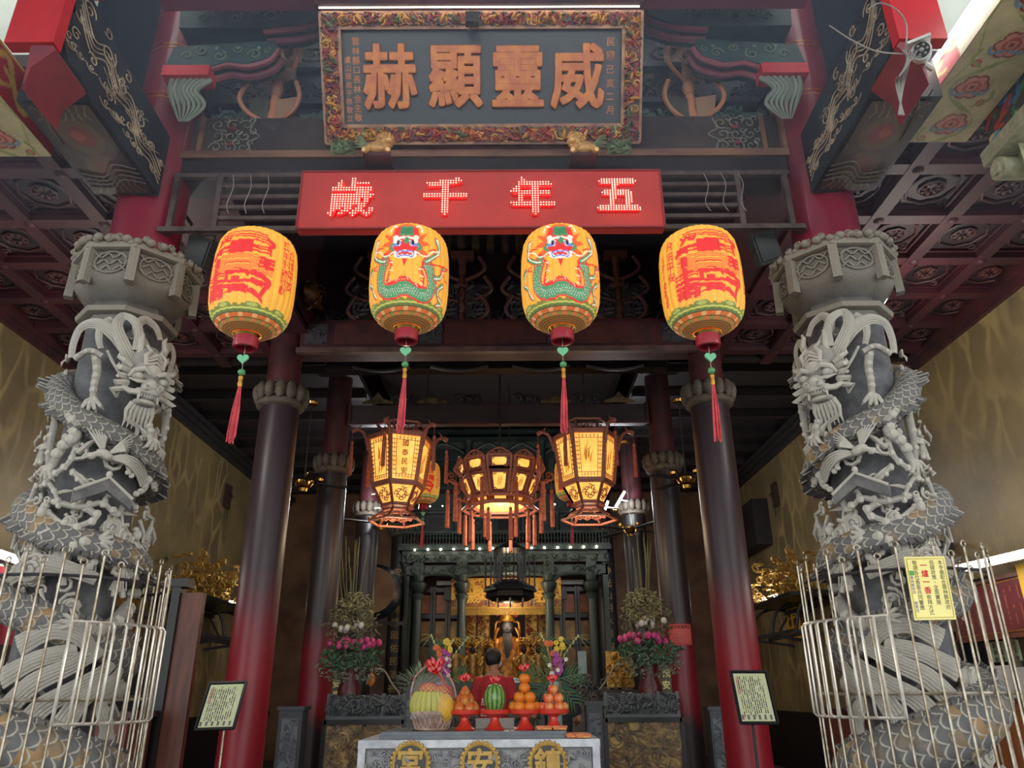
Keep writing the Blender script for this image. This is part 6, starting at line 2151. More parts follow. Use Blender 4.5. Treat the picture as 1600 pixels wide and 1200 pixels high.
# embroidered banner across the niche
t = empty('embroidered_banner', (.13, SY + .1, 2.9), 'orange gold embroidered banner with four characters and a fringe across the niche', 'banner')
A, B = at(706, 904, SY + .12), at(876, 903, SY + .12)
z1_, z0_ = A.z, at(790, 950, SY + .12).z
nx = 40
mb = MB()
def wavy(x): return SY + .12 + .025 * math.sin(x * 14)
vs, fs = [], []
for i in range(nx + 1):
    x = A.x + (B.x - A.x) * i / nx
    for z in (z1_, z0_): vs += [V((x, wavy(x), z)), V((x, wavy(x) + .02, z))]
for i in range(nx):
    o = i * 4
    fs += [(o, o + 4, o + 6, o + 2), (o + 1, o + 3, o + 7, o + 5), (o, o + 1, o + 5, o + 4), (o + 2, o + 6, o + 7, o + 3)]
mb.add(vs, fs); mb.build('cloth', mat('orange gold brocade', rgb(214, 130, 44), .5, .2, c2=rgb(160, 84, 40), vs=14, bump=.5, bs=60), t)
mb = MB(); relief(mb, FR((A.x + B.x) / 2, SY + .09, (z0_ + z1_) / 2), B.x - A.x, z1_ - z0_, 200, .012, 8, .05, 3)
mb.build('embroidery', [mat('gold thread', rgb(226, 170, 70), .4, .4), mat('crimson thread', rgb(180, 60, 50), .5), mat('amber thread', rgb(200, 120, 50), .45, .2)], t)
for ch, px in (('歲', 740), ('千', 771), ('年', 813), ('五', 846)):
    mb = MB(); write(mb, ch, basis(at(px, 932, SY + .04), V((1, 0, 0)), V((0, 0, 1)), V((0, -1, 0))), .27, .03, .03); mb.build('gold_character', mat('bright gold embroidery', rgb(236, 180, 70), .35, .4), t)
for ch, px in (('宮', 738), ('安', 758), ('鎮', 826), ('保', 846)):
    mb = MB(); write(mb, ch, basis(at(px, 911, SY + .05), V((1, 0, 0)), V((0, 0, 1)), V((0, -1, 0))), .13, .02, .03); mb.build('small_character', mat('bright gold embroidery', rgb(236, 180, 70), .35, .4), t)
mb = MB(); mb.span((A.x, SY + .06, z0_ + .02), (B.x, SY + .1, z0_ + .15)); mb.build('flower_band', mat('olive gold band', rgb(170, 140, 60), .5, .2, c2=rgb(140, 60, 50), vs=16), t)
mb = MB()
for k in range(90):
    x = A.x + (B.x - A.x) * k / 90
    mb.span((x, SY + .07, z0_ - .13), (x + .012, SY + .085, z0_ + .02))
mb.build('fringe', mat('yellow fringe', rgb(220, 170, 60), .5), t)
mb = MB(); mb.span((A.x, SY + .2, z1_), (B.x, SY + .25, z1_ + .16)); mb.build('red_valance', mat('dark red valance', rgb(96, 34, 38), .7), t)

# hanging dark censer lantern in front
c = at(797, 915, 13.2)
t = empty('hanging_censer', tuple(c), 'dark hexagonal openwork lamp hanging before the banner', 'lamp')
mb = MB(); mb.lathe([(.08, .75), (.28, .62), (.30, .60), (.2, .58)], 6, c); mb.lathe([(.16, .1), (.42, -.02), (.46, -.1), (.40, -.12), (.42, -.2), (.3, -.26), (.1, -.27)], 6, c)
mb.build('roof_and_base', BLACK, t)
mb = MB()
for k in range(6):
    a = k * PI / 3
    for r_, z0_, z1_ in ((.27, .05, .6), (.42, -.02, .45), (.33, .0, .5)): mb.cyl(ring_pt(c, r_, a, z0_), ring_pt(c, r_, a, z1_), .014, 5)
    for q in range(3): mb.cyl(ring_pt(c, .25, a + (q + 1) * PI / 12, .05), ring_pt(c, .25, a + (q + 1) * PI / 12, .6), .008, 4)
mb.build('bars', BLK_METAL, t)
mb = MB(); mb.cyl(c + V((0, 0, .7)), V((c.x, c.y, 6.9)), .012, 5); mb.build('chain', BLK_METAL, t)
mb = MB()
for k in range(12): mb.lathe([(.012, 0), (.02, -.05), (.01, -.08)], 5, ring_pt(c, .42, k * PI / 6, -.24))
mb.build('drop_beads', STEEL, t)

# lamps hidden in the niche
t = empty('niche_lamp', (.1, SY + .35, 3.5), 'small warm lamp inside the shrine niche behind the banner', 'lamp')
mb = MB(); mb.cyl((-.3, SY + .38, 3.45), (.5, SY + .38, 3.45), .02, 8); mb.build('tube', emat('niche tube', (1, .85, .6, 1), 10), t)
point_lamp(t, (.1, SY - .5, 3.2), 13, (1, .82, .58), .1)
point_lamp(t, (.1, SY + .1, 2.75), 5, (1, .82, .58), .1)
# ---- deity
c = at(793, 1040, SY + .5)
t = empty('deity_statue', (c.x, c.y, c.z - .35), 'black faced seated deity with long beard, gold robe and red pompom crown', 'statue')
ROBE = mat('gold orange robe', rgb(206, 140, 50), .45, .4, c2=rgb(130, 70, 36), vs=10, bump=.5, bs=40)
mb = MB()
mb.lathe([(.34, -.35), (.36, -.1), (.30, .15), (.24, .38), (.20, .5), (.08, .56)], 18, c, Matrix.Diagonal(V((1, .7, 1))).to_3x3())
for s in (-1, 1):
    mb.tube(catmull([c + V((s * .18, 0, .45)), c + V((s * .34, -.08, .25)), c + V((s * .3, -.25, .08)), c + V((s * .1, -.3, .06))], 5), [.1, .1, .11, .11, .12, .12, .12, .11, .11, .1, .1, .09, .09, .08, .08, .07], 10)
    mb.tube(catmull([c + V((s * .17, -.12, .68)), c + V((s * .24, -.16, .5)), c + V((s * .22, -.2, .2)), c + V((s * .26, -.2, -.1))], 5), .045, 7, flat=.5)
mb.build('robe', ROBE, t)
FACE = mat('black lacquer face', rgb(46, 43, 44), .6)
mb = MB()
mb.ell(c + V((0, -.14, .68)), (.125, .1, .15), None, 16, 12)
mb.ell(c + V((0, -.245, .665)), (.02, .022, .04), None, 8, 6)
for s in (-1, 1):
    mb.ell(c + V((s * .105, -.09, .66)), (.015, .02, .04), None, 8, 6)
    mb.ell(c + V((s * .045, -.225, .715)), (.026, .014, .012), None, 8, 5)
    mb.ell(c + V((s * .06, -.215, .66)), (.03, .025, .025), None, 8, 5)
mb.ell(c + V((0, -.235, .615)), (.035, .012, .012), None, 8, 5)
mb.build('face', FACE, t)
mb = MB()
for k in range(9):
    x = (k - 4) * .018
    mb.tube(catmull([c + V((x, -.2, .58)), c + V((x * 1.1, -.26, .48)), c + V((x * .8, -.30, .30)), c + V((x * .3, -.31, .12))], 4), [.009] * 9 + [.007, .006, .004, .002], 5)
mb.build('beard', FACE, t)
mb = MB(); mb.lathe([(.13, .80), (.16, .82), (.15, .90), (.1, .93)], 14, c + V((0, -.12, 0)))
for s in (-1, 1): mb.tube(catmull([c + V((s * .12, -.08, .8)), c + V((s * .22, -.08, .78)), c + V((s * .24, -.08, .6))], 4), .02, 6)
mb.build('crown', GOLD, t)
rr = random.Random(4)
mb = MB()
for k in range(60):
    a, b = rr.random() * 6.28, rr.random()
    mb.ell(c + V((.22 * b * math.cos(a), -.12 - .03 * rr.random(), .96 + .14 * b * math.sin(a))), (.022,) * 3, None, 6, 4)
mb.build('pompom', mat('red pompom', rgb(176, 50, 46), .6), t)
mb = MB(); mb.span((c.x - .5, c.y - .1, ZF), (c.x + .5, c.y + .4, c.z - .34)); mb.span((c.x - .42, c.y + .15, c.z - .34), (c.x + .42, c.y + .25, c.z + .5)); mb.build('throne', mat('dim gilt throne', rgb(120, 84, 48), .5, .3, c2=rgb(70, 46, 34), vs=9, bump=.4), t)
# gilt painted panels flanking it
for s in (-1, 1):
    for k in range(2):
        x = c.x + s * (.48 + .27 * k)
        t = empty('wall_carving', (x, SY + .95, 1.2), 'gold and crimson relief panel %s of the deity, %s one' % ('left' if s < 0 else 'right', 'inner' if k == 0 else 'outer'), 'panel')
        mb = MB(); mb.span((x - .13, SY + .95, 1.2), (x + .13, SY + 1.0, 3.1)); mb.build('board', mat('brown gilt board', rgb(130, 92, 56), .5, .2, c2=rgb(90, 52, 42), vs=6), t)
        mb = MB(); relief(mb, FR(x, SY + .95, 2.2), .22, 1.7, 60, .03, k + 60 + s, .07, 3); mb.build('relief_carving', [GOLD_D, mat('crimson lacquer relief', rgb(130, 50, 44), .5), mat('amber relief', rgb(180, 110, 56), .45, .3)], t)

# ---- small gilt guardian statues in a row before the shrine
GST = mat('bright gilt figure', rgb(170, 116, 48), .42, .5, c2=rgb(70, 42, 30), vs=16, edge=rgb(200, 160, 84))
def statuette(px, py, Y, h, label):
    p = at(px, py, Y); s_ = h / .7
    t = empty('gilt_statuette', tuple(p), label, 'statue', 'small gilt guardian statues')
    mb = MB()
    mb.lathe([(.10, 0), (.11, .06), (.07, .09), (.09, .16), (.075, .3), (.085, .42), (.09, .47), (.03, .5)], 14, p, Matrix.Diagonal(V((s_, s_ * .7, s_))).to_3x3())
    for q in (-1, 1):
        mb.tube(catmull([p + V((q * .09, 0, .44)) * s_, p + V((q * .17, -.04, .34)) * s_, p + V((q * .12, -.1, .27)) * s_], 4), .035 * s_, 7)
        mb.tube(catmull([p + V((q * .1, .03, .42)) * s_, p + V((q * .17, .02, .28)) * s_, p + V((q * .14, .0, .08)) * s_, p + V((q * .16, 0, -.02)) * s_], 5), [.025 * s_] * 15 + [.005], 6)
    mb.build('robed_body', GST, t)
    mb = MB(); mb.ell(p + V((0, -.02, .56)) * s_, (.055 * s_, .055 * s_, .07 * s_), None, 12, 9); mb.ell(p + V((0, -.075, .555)) * s_, (.01 * s_, .012 * s_, .016 * s_), None, 6, 5); mb.build('head', FACE, t)
    mb = MB(); mb.lathe([(.06, .60), (.09, .64), (.05, .68)], 10, p + V((0, 0, 0)), Matrix.Identity(3) * s_)
    r_ = random.Random(int(px))
    for k in range(26):
        a = r_.random() * 6.28; b = math.sqrt(r_.random())
        mb.ell(p + V((.12 * b * math.cos(a), -.03, .68 + .1 * b * math.sin(a))) * s_ if False else p + V((.12 * b * math.cos(a) * s_, -.03, (.68 + .1 * b * math.sin(a)) * s_)), (.02 * s_,) * 3, None, 6, 4)
    mb.build('crown', GOLD, t)
for px, nm in ((711, 'leftmost gilt statuette of the row before the shrine'), (738, 'gilt statuette second from the left before the shrine'), (762, 'gilt statuette half hidden behind the red shirted person'), (819, 'gilt statuette right of the red shirted person'), (842, 'gilt statuette half hidden behind the palm leaves on the right')):
    statuette(px, 1066, 12.6, .60 if px != 762 else .58, nm)
# black altar table in front of the shrine
t = empty('altar_table', (0, 12.5, ZF), 'long black carved altar table carrying the gilt statuettes', 'table')
zt = at(760, 1067, 12.6).z
mb = MB(); mb.span((-1.55, 12.2, zt - .09), (1.75, 13.1, zt - .005)); mb.build('tabletop', BLACK, t)
mb = MB(); mb.span((-1.45, 12.3, ZF), (1.65, 13.0, zt - .09)); mb.build('cabinet', BLACK, t)
mb = MB(); relief(mb, FR(.1, 12.3, (ZF + zt) / 2), 3.0, zt - ZF - .2, 160, .05, 71, .1); mb.build('front_carving', mat('black carved front', rgb(52, 52, 54), .35, c2=rgb(34, 34, 38), vs=9, edge=rgb(96, 96, 96)), t)
c = at(806, 1062, 12.3)
t = empty('silver_censer', tuple(c), 'pale silver rectangular incense burner on the altar right of the red shirted person', 'censer')
mb = MB(); mb.box(c + V((0, 0, .01)), (.34, .2, .03)); mb.box(c + V((0, 0, -.07)), (.26, .16, .12)); mb.build('bowl', mat('tarnished silver', rgb(170, 172, 168), .35, .8, c2=rgb(110, 112, 110), vs=10), t)
mb = MB()
for q in (-1, 1): mb.tube(catmull([c + V((q * .15, 0, .02)), c + V((q * .2, 0, .08)), c + V((q * .17, 0, .13))], 4), .014, 6)
mb.build('handle', STEEL, t)
# pale standing tablet at the right
c = at(910, 1040, 12.4)
mb = MB(); mb.box(c, (.13, .04, .42)); mb.box(c + V((0, 0, -.22)), (.22, .1, .03)); mb.build('standing_tablet', mat('pale green glass tablet', rgb(150, 176, 170), .3, c2=rgb(120, 150, 150), vs=5), label='pale blue green upright tablet on the altar at the right', cat='tablet')
# lotus lamp cluster of dark carving at the right
for s, px in ((-1, 652), (1, 925)):
    c = at(px, 1088, 11.9)
    mb = MB()
    r_ = random.Random(px)
    for k in range(60):
        mb.tube(spiral(c + V((r_.uniform(-.3, .3), r_.uniform(-.06, .06), r_.uniform(-.18, .25))), Matrix.Rotation(PI / 2, 3, 'X'), .07, 1.2, 8, 1, k), .014, 5)
    mb.span((c.x - .3, c.y - .05, ZF), (c.x + .3, c.y + .08, c.z - .1))
    mb.build('carved_stand', mat('black carved front', rgb(52, 52, 54), .35), label='black openwork carved stand at the %s end of the altar' % ('left' if s < 0 else 'right'), cat='stand')
# ------------------------------------------------------------------ stone offering table, fruit, flowers, person
TY = 5.8
A, B = at(560, 1160, TY), at(937, 1155, TY)
TX0, TX1 = A.x, B.x
TZ = (at(560, 1158, TY).z + at(937, 1153, TY).z) / 2
t = empty('offering_table', ((TX0 + TX1) / 2, TY + .45, 0), 'grey stone offering table with a carved front and three gold medallions', 'table')
mb = MB(); mb.span((TX0 + .02, TY + .02, .0), (TX1 - .02, TY + .9, TZ - .05)); mb.build('table_body', mat('dark carved granite', rgb(48, 48, 52), .5, c2=rgb(56, 56, 62), vs=8, edge=rgb(120, 120, 122)), t)
mb = MB(); mb.span((TX0, TY - .01, TZ - .05), (TX1, TY + .92, TZ)); mb.build('tabletop', mat('silver grey edging', rgb(190, 192, 196), .3, .35, c2=rgb(150, 152, 158), vs=10), t)
mb = MB(); relief(mb, FR((TX0 + TX1) / 2, TY + .02, TZ - .32), TX1 - TX0 - .12, .5, 330, .035, 91, .045)
mb.build('front_carving', mat('grey carved figures', rgb(70, 70, 73), .5, c2=rgb(38, 38, 42), vs=14, edge=rgb(150, 150, 152)), t)
mb = MB()
for x in (TX0 + .03, TX1 - .03): mb.bar((x, TY + .0, .2), (x, TY + .0, TZ - .05), .05, .05)
mb.build('corner_edging', mat('silver grey edging', rgb(190, 192, 196), .3, .35), t)
MED = mat('matt gold medallion', rgb(206, 168, 88), .5, .2, c2=rgb(176, 138, 66), vs=14)
for ch, px in (('宮', 641), ('安', 750), ('鎮', 856)):
    c = at(px, 1192, TY - .02)
    mb = MB(); mb.tube([c + V((.118 * math.cos(k * PI / 16), 0, .118 * math.sin(k * PI / 16))) for k in range(32)], .012, 6, closed=True, flat=1)
    for k in range(26): mb.ell(c + V((.13 * math.cos(k * PI / 13), 0, .13 * math.sin(k * PI / 13))), (.014, .01, .014), None, 6, 4)
    o = mb.build('gold_medallion', MED, t, label='scalloped gold ring round the character %s' % ch)
    mb = MB(); mb.cyl(c + V((0, .004, 0)), c + V((0, .03, 0)), .115, 28); mb.build('disc', mat('dark disc', rgb(70, 70, 74), .5), o)
    mb = MB(); write(mb, ch, FR(c.x, c.y - .0, c.z), .19, .03, .04); mb.build('gold_character', MED, o)
SX0, SX1 = at(592, 1155, TY + .1).x, at(888, 1150, TY + .1).x
mb = MB(); mb.span((SX0, TY + .10, TZ), (SX1, TY + .86, TZ + .022)); mb.span((SX0 + .01, TY + .13, TZ + .022), (SX1 - .01, TY + .86, TZ + .046))
mb.build('stone_slab', mat('blue grey slab', rgb(104, 112, 120), .25, c2=rgb(82, 90, 100), vs=6), label='layered blue grey slab lying on the offering table under the fruit', cat='slab')
ZS = TZ + .046
def px2x(px, py, Y): return at(px, py, Y).x

REDP = mat('translucent red plastic', rgb(226, 70, 52), .3, c2=rgb(206, 54, 44), vs=3, coat=.4)
def fruit_stand(px, label):
    x = px2x(px, 1120, 6.1)
    t = empty('fruit_stand', (x, 6.1, ZS), label, 'plate', 'red plastic fruit stands')
    mb = MB(); mb.lathe([(.07, 0), (.075, .01), (.05, .03), (.032, .065), (.03, .085), (.05, .10)], 24, (x, 6.1, ZS)); mb.build('foot', REDP, t)
    mb = MB(); mb.lathe([(.03, .098), (.10, .104), (.112, .112), (.118, .14), (.112, .14), (.106, .118), (.03, .11)], 28, (x, 6.1, ZS)); mb.build('dish', REDP, t)
    return x, ZS + .118
RB = mat('glossy red ribbon', rgb(232, 36, 36), .3, c2=rgb(206, 24, 30), vs=8, coat=.3)
def bow(mb, c, r, seed=1):
    rr = random.Random(seed)
    for k in range(9):
        a = k * 2 * PI / 9 + rr.random() * .3
        e = .25 + .7 * rr.random()
        d = V((math.cos(a) * math.cos(e), math.sin(a) * math.cos(e) * .7, math.sin(e)))
        s_ = d.cross(V((0, 0, 1))).normalized()
        L = [c, c + d * r * .6 + s_ * r * .28, c + d * r * 1.05, c + d * r * .6 - s_ * r * .28, c]
        P = catmull(L, 3)
        for i in range(len(P) - 1):
            w_ = V((0, 0, r * .18)) + d * .0
            o = s_.cross(d) * .0008
            mb.add([P[i] - w_, P[i + 1] - w_, P[i + 1] + w_, P[i] + w_, P[i] - w_ + o, P[i + 1] - w_ + o, P[i + 1] + w_ + o, P[i] + w_ + o], [(0, 1, 2, 3), (7, 6, 5, 4)])
    mb.ell(c, (r * .25,) * 3, None, 8, 6)

def fruit(kind, c, r, label, group, m, squash=.92, bowit=False, rot=0.0):
    t = empty(kind, (c.x, c.y, c.z - r * squash), label, kind.replace('_', ' '), group)
    mb = MB()
    if kind == 'pear':
        mb.lathe([(0.001, -.95 * r), (.5 * r, -.9 * r), (.88 * r, -.5 * r), (.95 * r, -.1 * r), (.8 * r, .35 * r), (.5 * r, .75 * r), (.32 * r, 1.0 * r), (.12 * r, 1.12 * r), (.001, 1.1 * r)], 16, c)
    else:
        n_ = 12
        pr = []
        for i in range(n_ + 1):
            a = -PI / 2 + PI * i / n_
            dip = .12 * r * math.exp(-((PI / 2 - abs(a)) / .3) ** 2)
            pr.append((max(.001, r * math.cos(a)), squash * r * math.sin(a) - math.copysign(dip, a)))
        mb.lathe(pr, 18, c)
    mb.build('flesh' if kind != 'orange' else 'peel', m, t)
    mb = MB(); z = (1.1 if kind == 'pear' else squash - .1) * r
    mb.tube([c + V((0, 0, z)), c + V((.003, 0, z + .012)), c + V((.006, 0, z + .02))], .0025, 5); mb.build('stalk', mat('brown stalk', rgb(90, 66, 40), .7), t)
    if bowit:
        pass
    return t
ORG = mat('orange peel', rgb(244, 140, 40), .42, c2=rgb(232, 118, 30), vs=14, bump=.25, bs=260)
APL = mat('apple skin', rgb(232, 84, 60), .3, c2=rgb(240, 176, 96), vs=18, stretch=(1, 1, .3), lo=.45, hi=.7, coat=.3)
PEA = mat('pear skin', rgb(214, 108, 50), .4, c2=rgb(206, 160, 66), vs=12, lo=.45, hi=.7)
def pile(kind, px, label, m, r, rows, group, names):
    x, z = fruit_stand(px, label)
    idx = 0
    lv = z + r * .9
    for n_, rad, tag_ in rows:
        for k in range(n_):
            a = -PI / 2 + (k + (.0 if n_ % 2 else .5)) * 2 * PI / n_
            c = V((x + rad * math.cos(a), 6.1 + rad * math.sin(a), lv))
            fruit(kind, c, r, names % tag_, (group + ', ' + tag_) if n_ > 1 else None, m)
        lv += r * (1.5 if kind != 'pear' else 1.35)
    top = V((x, 6.1, lv - r * .55 + (.03 if kind == 'pear' else .0)))
    mb = MB(); bow(mb, top + V((0, -.01, .02)), .05, int(px))
    o = mb.build('ribbon_bow', RB, label='red ribbon bow on top of the pile of %ss' % kind.replace('_', ' '), cat='ribbon')
    return x
pile('pear', 726, 'red plastic stand holding the pile of pears, left of the watermelon', PEA, .040, ((6, .072, 'bottom layer'), (3, .04, 'middle layer'), (1, 0, 'very top')), 'pears piled on the stand', 'brownish orange pear in the pile left of the watermelon, %s')
pile('orange', 820, 'red plastic stand holding the pyramid of oranges', ORG, .043, ((6, .078, 'bottom layer'), (4, .055, 'middle layer'), (1, 0, 'third layer'), (1, 0, 'very top')), 'oranges piled on the stand', 'orange in the pyramid right of the watermelon, %s')
pile('apple', 865, 'red plastic stand holding the apples at the right end', APL, .040, ((6, .074, 'bottom layer'), (4, .052, 'middle layer'), (1, 0, 'very top')), 'apples piled on the stand', 'red and yellow apple in the right hand pile, %s')
x, z = fruit_stand(773, 'wide red plastic stand under the watermelon')
# watermelon
def melon_material():
    t_ = NT('striped watermelon rind')
    t_.b.inputs['Roughness'].default_value = .3
    a = t_.n('ShaderNodeAttribute', _attribute_name='uvp')
    s_ = t_.n('ShaderNodeSeparateXYZ'); t_.l(a.outputs['Vector'], s_.inputs[0])
    nz = t_.noise(t_.coord(), 38, 4)
    w_ = t_.math('ADD', t_.math('MULTIPLY', s_.outputs['Y'], 13.0), t_.math('MULTIPLY', t_.math('SUBTRACT', nz, .5), .9))
    f = t_.math('ABSOLUTE', t_.math('SUBTRACT', t_.math('FRACT', w_), .5))
    t_.l(t_.ramp(f, [(.07, rgb(46, 84, 44)), (.17, rgb(104, 150, 72)), (.5, rgb(146, 184, 96))]), t_.b.inputs['Base Color'])
    return t_.m
t = empty('watermelon', (x, 6.1, z), 'striped green watermelon standing upright on a red stand', 'watermelon')
mb = MB()
pts = [V((x, 6.1, z - .005 + .205 * (1 - math.cos(PI * i / 16)) / 2)) for i in range(17)]
mb.tube(pts, [max(.002, .082 * math.sin(PI * i / 16) ** .8) for i in range(17)], 30, uvs=(1, 1)); mb.build('rind', melon_material(), t)
mb = MB(); bow(mb, V((x, 6.09, z + .215)), .05, 9); mb.build('ribbon_bow', RB, t, label='red ribbon bow on the watermelon')
# fruit basket
bx, by = px2x(675, 1130, 6.15), 6.15
t = empty('fruit_basket', (bx, by, ZS), 'pale woven gift basket wrapped in clear film with a tall hooped handle', 'basket')
mb = MB()
mb.lathe([(.115, .0), (.12, .005), (.135, .06), (.15, .115), (.142, .115), (.125, .05), (.10, .012)], 28, (bx, by, ZS))
mb.build('bowl', mat('pinkish wicker', rgb(176, 146, 132), .6, c2=rgb(130, 100, 90), vs=20, bump=.3), t)
mb = MB()
for k in range(22):
    a = k * 2 * PI / 22
    mb.tube([V((bx + r_ * math.cos(a + d), by + r_ * math.sin(a + d), ZS + h)) for r_, h, d in ((.124, .01, 0), (.137, .06, .12), (.152, .112, .24))], .005, 5)
    mb.tube([V((bx + r_ * math.cos(a - d), by + r_ * math.sin(a - d), ZS + h)) for r_, h, d in ((.126, .01, 0), (.139, .06, .12), (.154, .112, .24))], .005, 5)
for h, r_ in ((.012, .124), (.115, .153), (.125, .152)): mb.tube([V((bx + r_ * math.cos(k * PI / 14), by + r_ * math.sin(k * PI / 14), ZS + h)) for k in range(28)], .007, 6, closed=True)
mb.build('wicker_weave', mat('pale wicker', rgb(206, 180, 166), .55, c2=rgb(160, 124, 112), vs=20), t)
mb = MB(); mb.tube(catmull([V((bx + dx, by, ZS + h)) for dx, h in ((-.15, .11), (-.165, .25), (-.13, .38), (-.03, .455), (.06, .44), (.15, .32), (.175, .2), (.155, .11))], 6), .006, 6)
mb.build('handle', mat('white and red cord handle', rgb(226, 200, 200), .4, c2=rgb(200, 90, 96), vs=30), t)
mb = MB()
mb.lathe([(.15, .10), (.172, .17), (.175, .26), (.15, .34), (.09, .38), (.02, .40)], 24, (bx, by, ZS), wob=lambda a, z_: 1 + .02 * math.sin(a * 9 + z_ * 30))
mb.build('clear_film', glass('clear film', .10, (1, 1, 1, 1), .08), t)
mb = MB()
for k in range(4):
    mb.tube(catmull([V((bx + .155 * math.cos(a), by + .155 * math.sin(a), ZS + .105 + .03 * math.sin(a * 5 + k))) for a in [j * .5 for j in range(13)]], 3), .006, 4, flat=.3)
mb.build('film_ruffle', mat('white film ruffle', rgb(226, 220, 216), .4), t)
mb = MB(); bow(mb, V((bx + .015, by - .06, ZS + .43)), .085, 3); bow(mb, V((bx + .02, by - .08, ZS + .40)), .07, 5)
mb.tube(catmull([V((bx + .03, by - .07, ZS + .42)), V((bx + .09, by - .1, ZS + .33)), V((bx + .15, by - .06, ZS + .25)), V((bx + .17, by - .03, ZS + .16))], 5), .014, 5, flat=.15)
mb.build('ribbon_bow', RB, t, label='big red ribbon bow with a trailing tail')
BAN = mat('green yellow banana', rgb(206, 200, 70), .4, c2=rgb(180, 186, 70), vs=9)
for k in range(9):
    a = -2.75 + k * .30
    c0 = V((bx - .02 + .115 * math.cos(a), by + .105 * math.sin(a), ZS + .10))
    o = V((math.cos(a), math.sin(a), 0))
    t2 = empty('banana', tuple(c0), 'green yellow banana standing in the gift basket', 'banana', 'bananas in the basket')
    P = catmull([c0, c0 + o * .02 + V((0, 0, .05)), c0 + o * .018 + V((0, 0, .10)), c0 - o * .005 + V((0, 0, .145)), c0 - o * .02 + V((0, 0, .165))], 4)
    mb = MB(); mb.tube(P, [.008] + [.018] * 2 + [.021] * (len(P) - 6) + [.016, .011, .007], 7); mb.build('skin', BAN, t2)
    mb = MB(); mb.ell(P[0], (.006, .006, .006), None, 6, 4); mb.ell(P[-1], (.005, .005, .008), None, 6, 4); mb.build('tip', mat('brown stalk', rgb(90, 66, 40), .7), t2)
def ball(nm, c, r, m, label, cat, net=None):
    t2 = empty(nm, tuple(c - V((0, 0, r[2]))), label, cat)
    mb = MB(); mb.ell(c, r, None, 18, 12); mb.build('skin', m, t2)
    if net:
        mb = MB()
        for s_ in (-1, 1):
            for k in range(12):
                mb.tube([c + V((1.02 * r[0] * math.sin(ph) * math.cos(k * PI / 6 + s_ * ph), 1.02 * r[1] * math.sin(ph) * math.sin(k * PI / 6 + s_ * ph), 1.02 * r[2] * math.cos(ph))) for ph in [PI * j / 10 for j in range(1, 10)]], .0028, 4, caps=False)
        mb.build('foam_net', net, t2)
MEL = mat('yellow melon', rgb(236, 178, 50), .4, c2=rgb(228, 160, 40), vs=10)
ball('melon', V((bx + .095, by - .075, ZS + .155)), (.07, .065, .095), MEL, 'yellow melon in a foam net at the right of the gift basket', 'melon', mat('yellow foam net', rgb(240, 206, 90), .6))
ball('mango', V((bx - .03, by + .0, ZS + .275)), (.075, .065, .055), MEL, 'orange yellow mango in a crimson net on top of the gift basket, left', 'mango', mat('crimson foam net', rgb(206, 30, 90), .6))
ball('mango', V((bx + .075, by - .0, ZS + .265)), (.07, .06, .05), MEL, 'orange yellow mango on top of the gift basket, right', 'mango', mat('crimson foam net', rgb(206, 30, 90), .6))
# pineapple with its crown behind the basket
t2 = empty('pineapple', (bx - .12, by + .17, ZS), 'pineapple with a tall grey green crown behind the gift basket', 'pineapple')
mb = MB(); c = V((bx - .115, by + .17, ZS + .15)); mb.ell(c, (.07, .07, .15), None, 16, 12)
for i in range(9):
    for k in range(10):
        a = k * PI / 5 + i * PI / 10; ph = .35 + i * .3
        mb.ell(c + V((.068 * math.sin(ph) * math.cos(a), .068 * math.sin(ph) * math.sin(a), .148 * math.cos(ph))), (.014, .014, .012), None, 5, 4)
mb.build('body', mat('pineapple rind', rgb(150, 120, 50), .6, c2=rgb(110, 96, 44), vs=30), t2)
def blade(mb, p, d, L, w_, droop=.2, up=V((0, 0, 1)), k=6):
    d = d.normalized(); s_ = d.cross(up)
    s_ = s_.normalized() if s_.length > .05 else V((1, 0, 0))
    n_ = s_.cross(d).normalized()
    vs, fs = [], []
    for i in range(k + 1):
        t_ = i / k
        c_ = p + d * (L * t_) - V((0, 0, 1)) * (droop * L * t_ * t_)
        q = w_ * (math.sin(PI * min(1, .15 + .85 * t_)) if t_ < 1 else 0) / 2
        q = w_ / 2 * (1 - t_) ** .6 * min(1, .5 + 2 * t_)
        vs += [c_ - s_ * q, c_ - n_ * q * .35, c_ + s_ * q, c_ - n_ * (q * .35 + .0015)]
    for i in range(k):
        o = i * 4
        fs += [(o, o + 4, o + 5, o + 1), (o + 1, o + 5, o + 6, o + 2), (o + 2, o + 6, o + 7, o + 3), (o + 3, o + 7, o + 4, o)]
    mb.add(vs, fs)
mb = MB()
rr = random.Random(8)
for k in range(34):
    a = k * 2.4; e = 1.45 - .030 * k
    blade(mb, c + V((0, 0, .14)), V((math.cos(a) * math.cos(e), math.sin(a) * math.cos(e), math.sin(e))), .20 + .05 * rr.random(), .034, .12)
for a, e in ((PI, .35), (PI * .95, .15), (2.8, .6)):
    blade(mb, c + V((0, 0, .14)), V((math.cos(a) * math.cos(e), -.3, math.sin(e))), .26, .03, .15)
mb.build('crown', mat('grey green leaf', rgb(112, 136, 100), .5, c2=rgb(150, 166, 136), vs=12), t2)

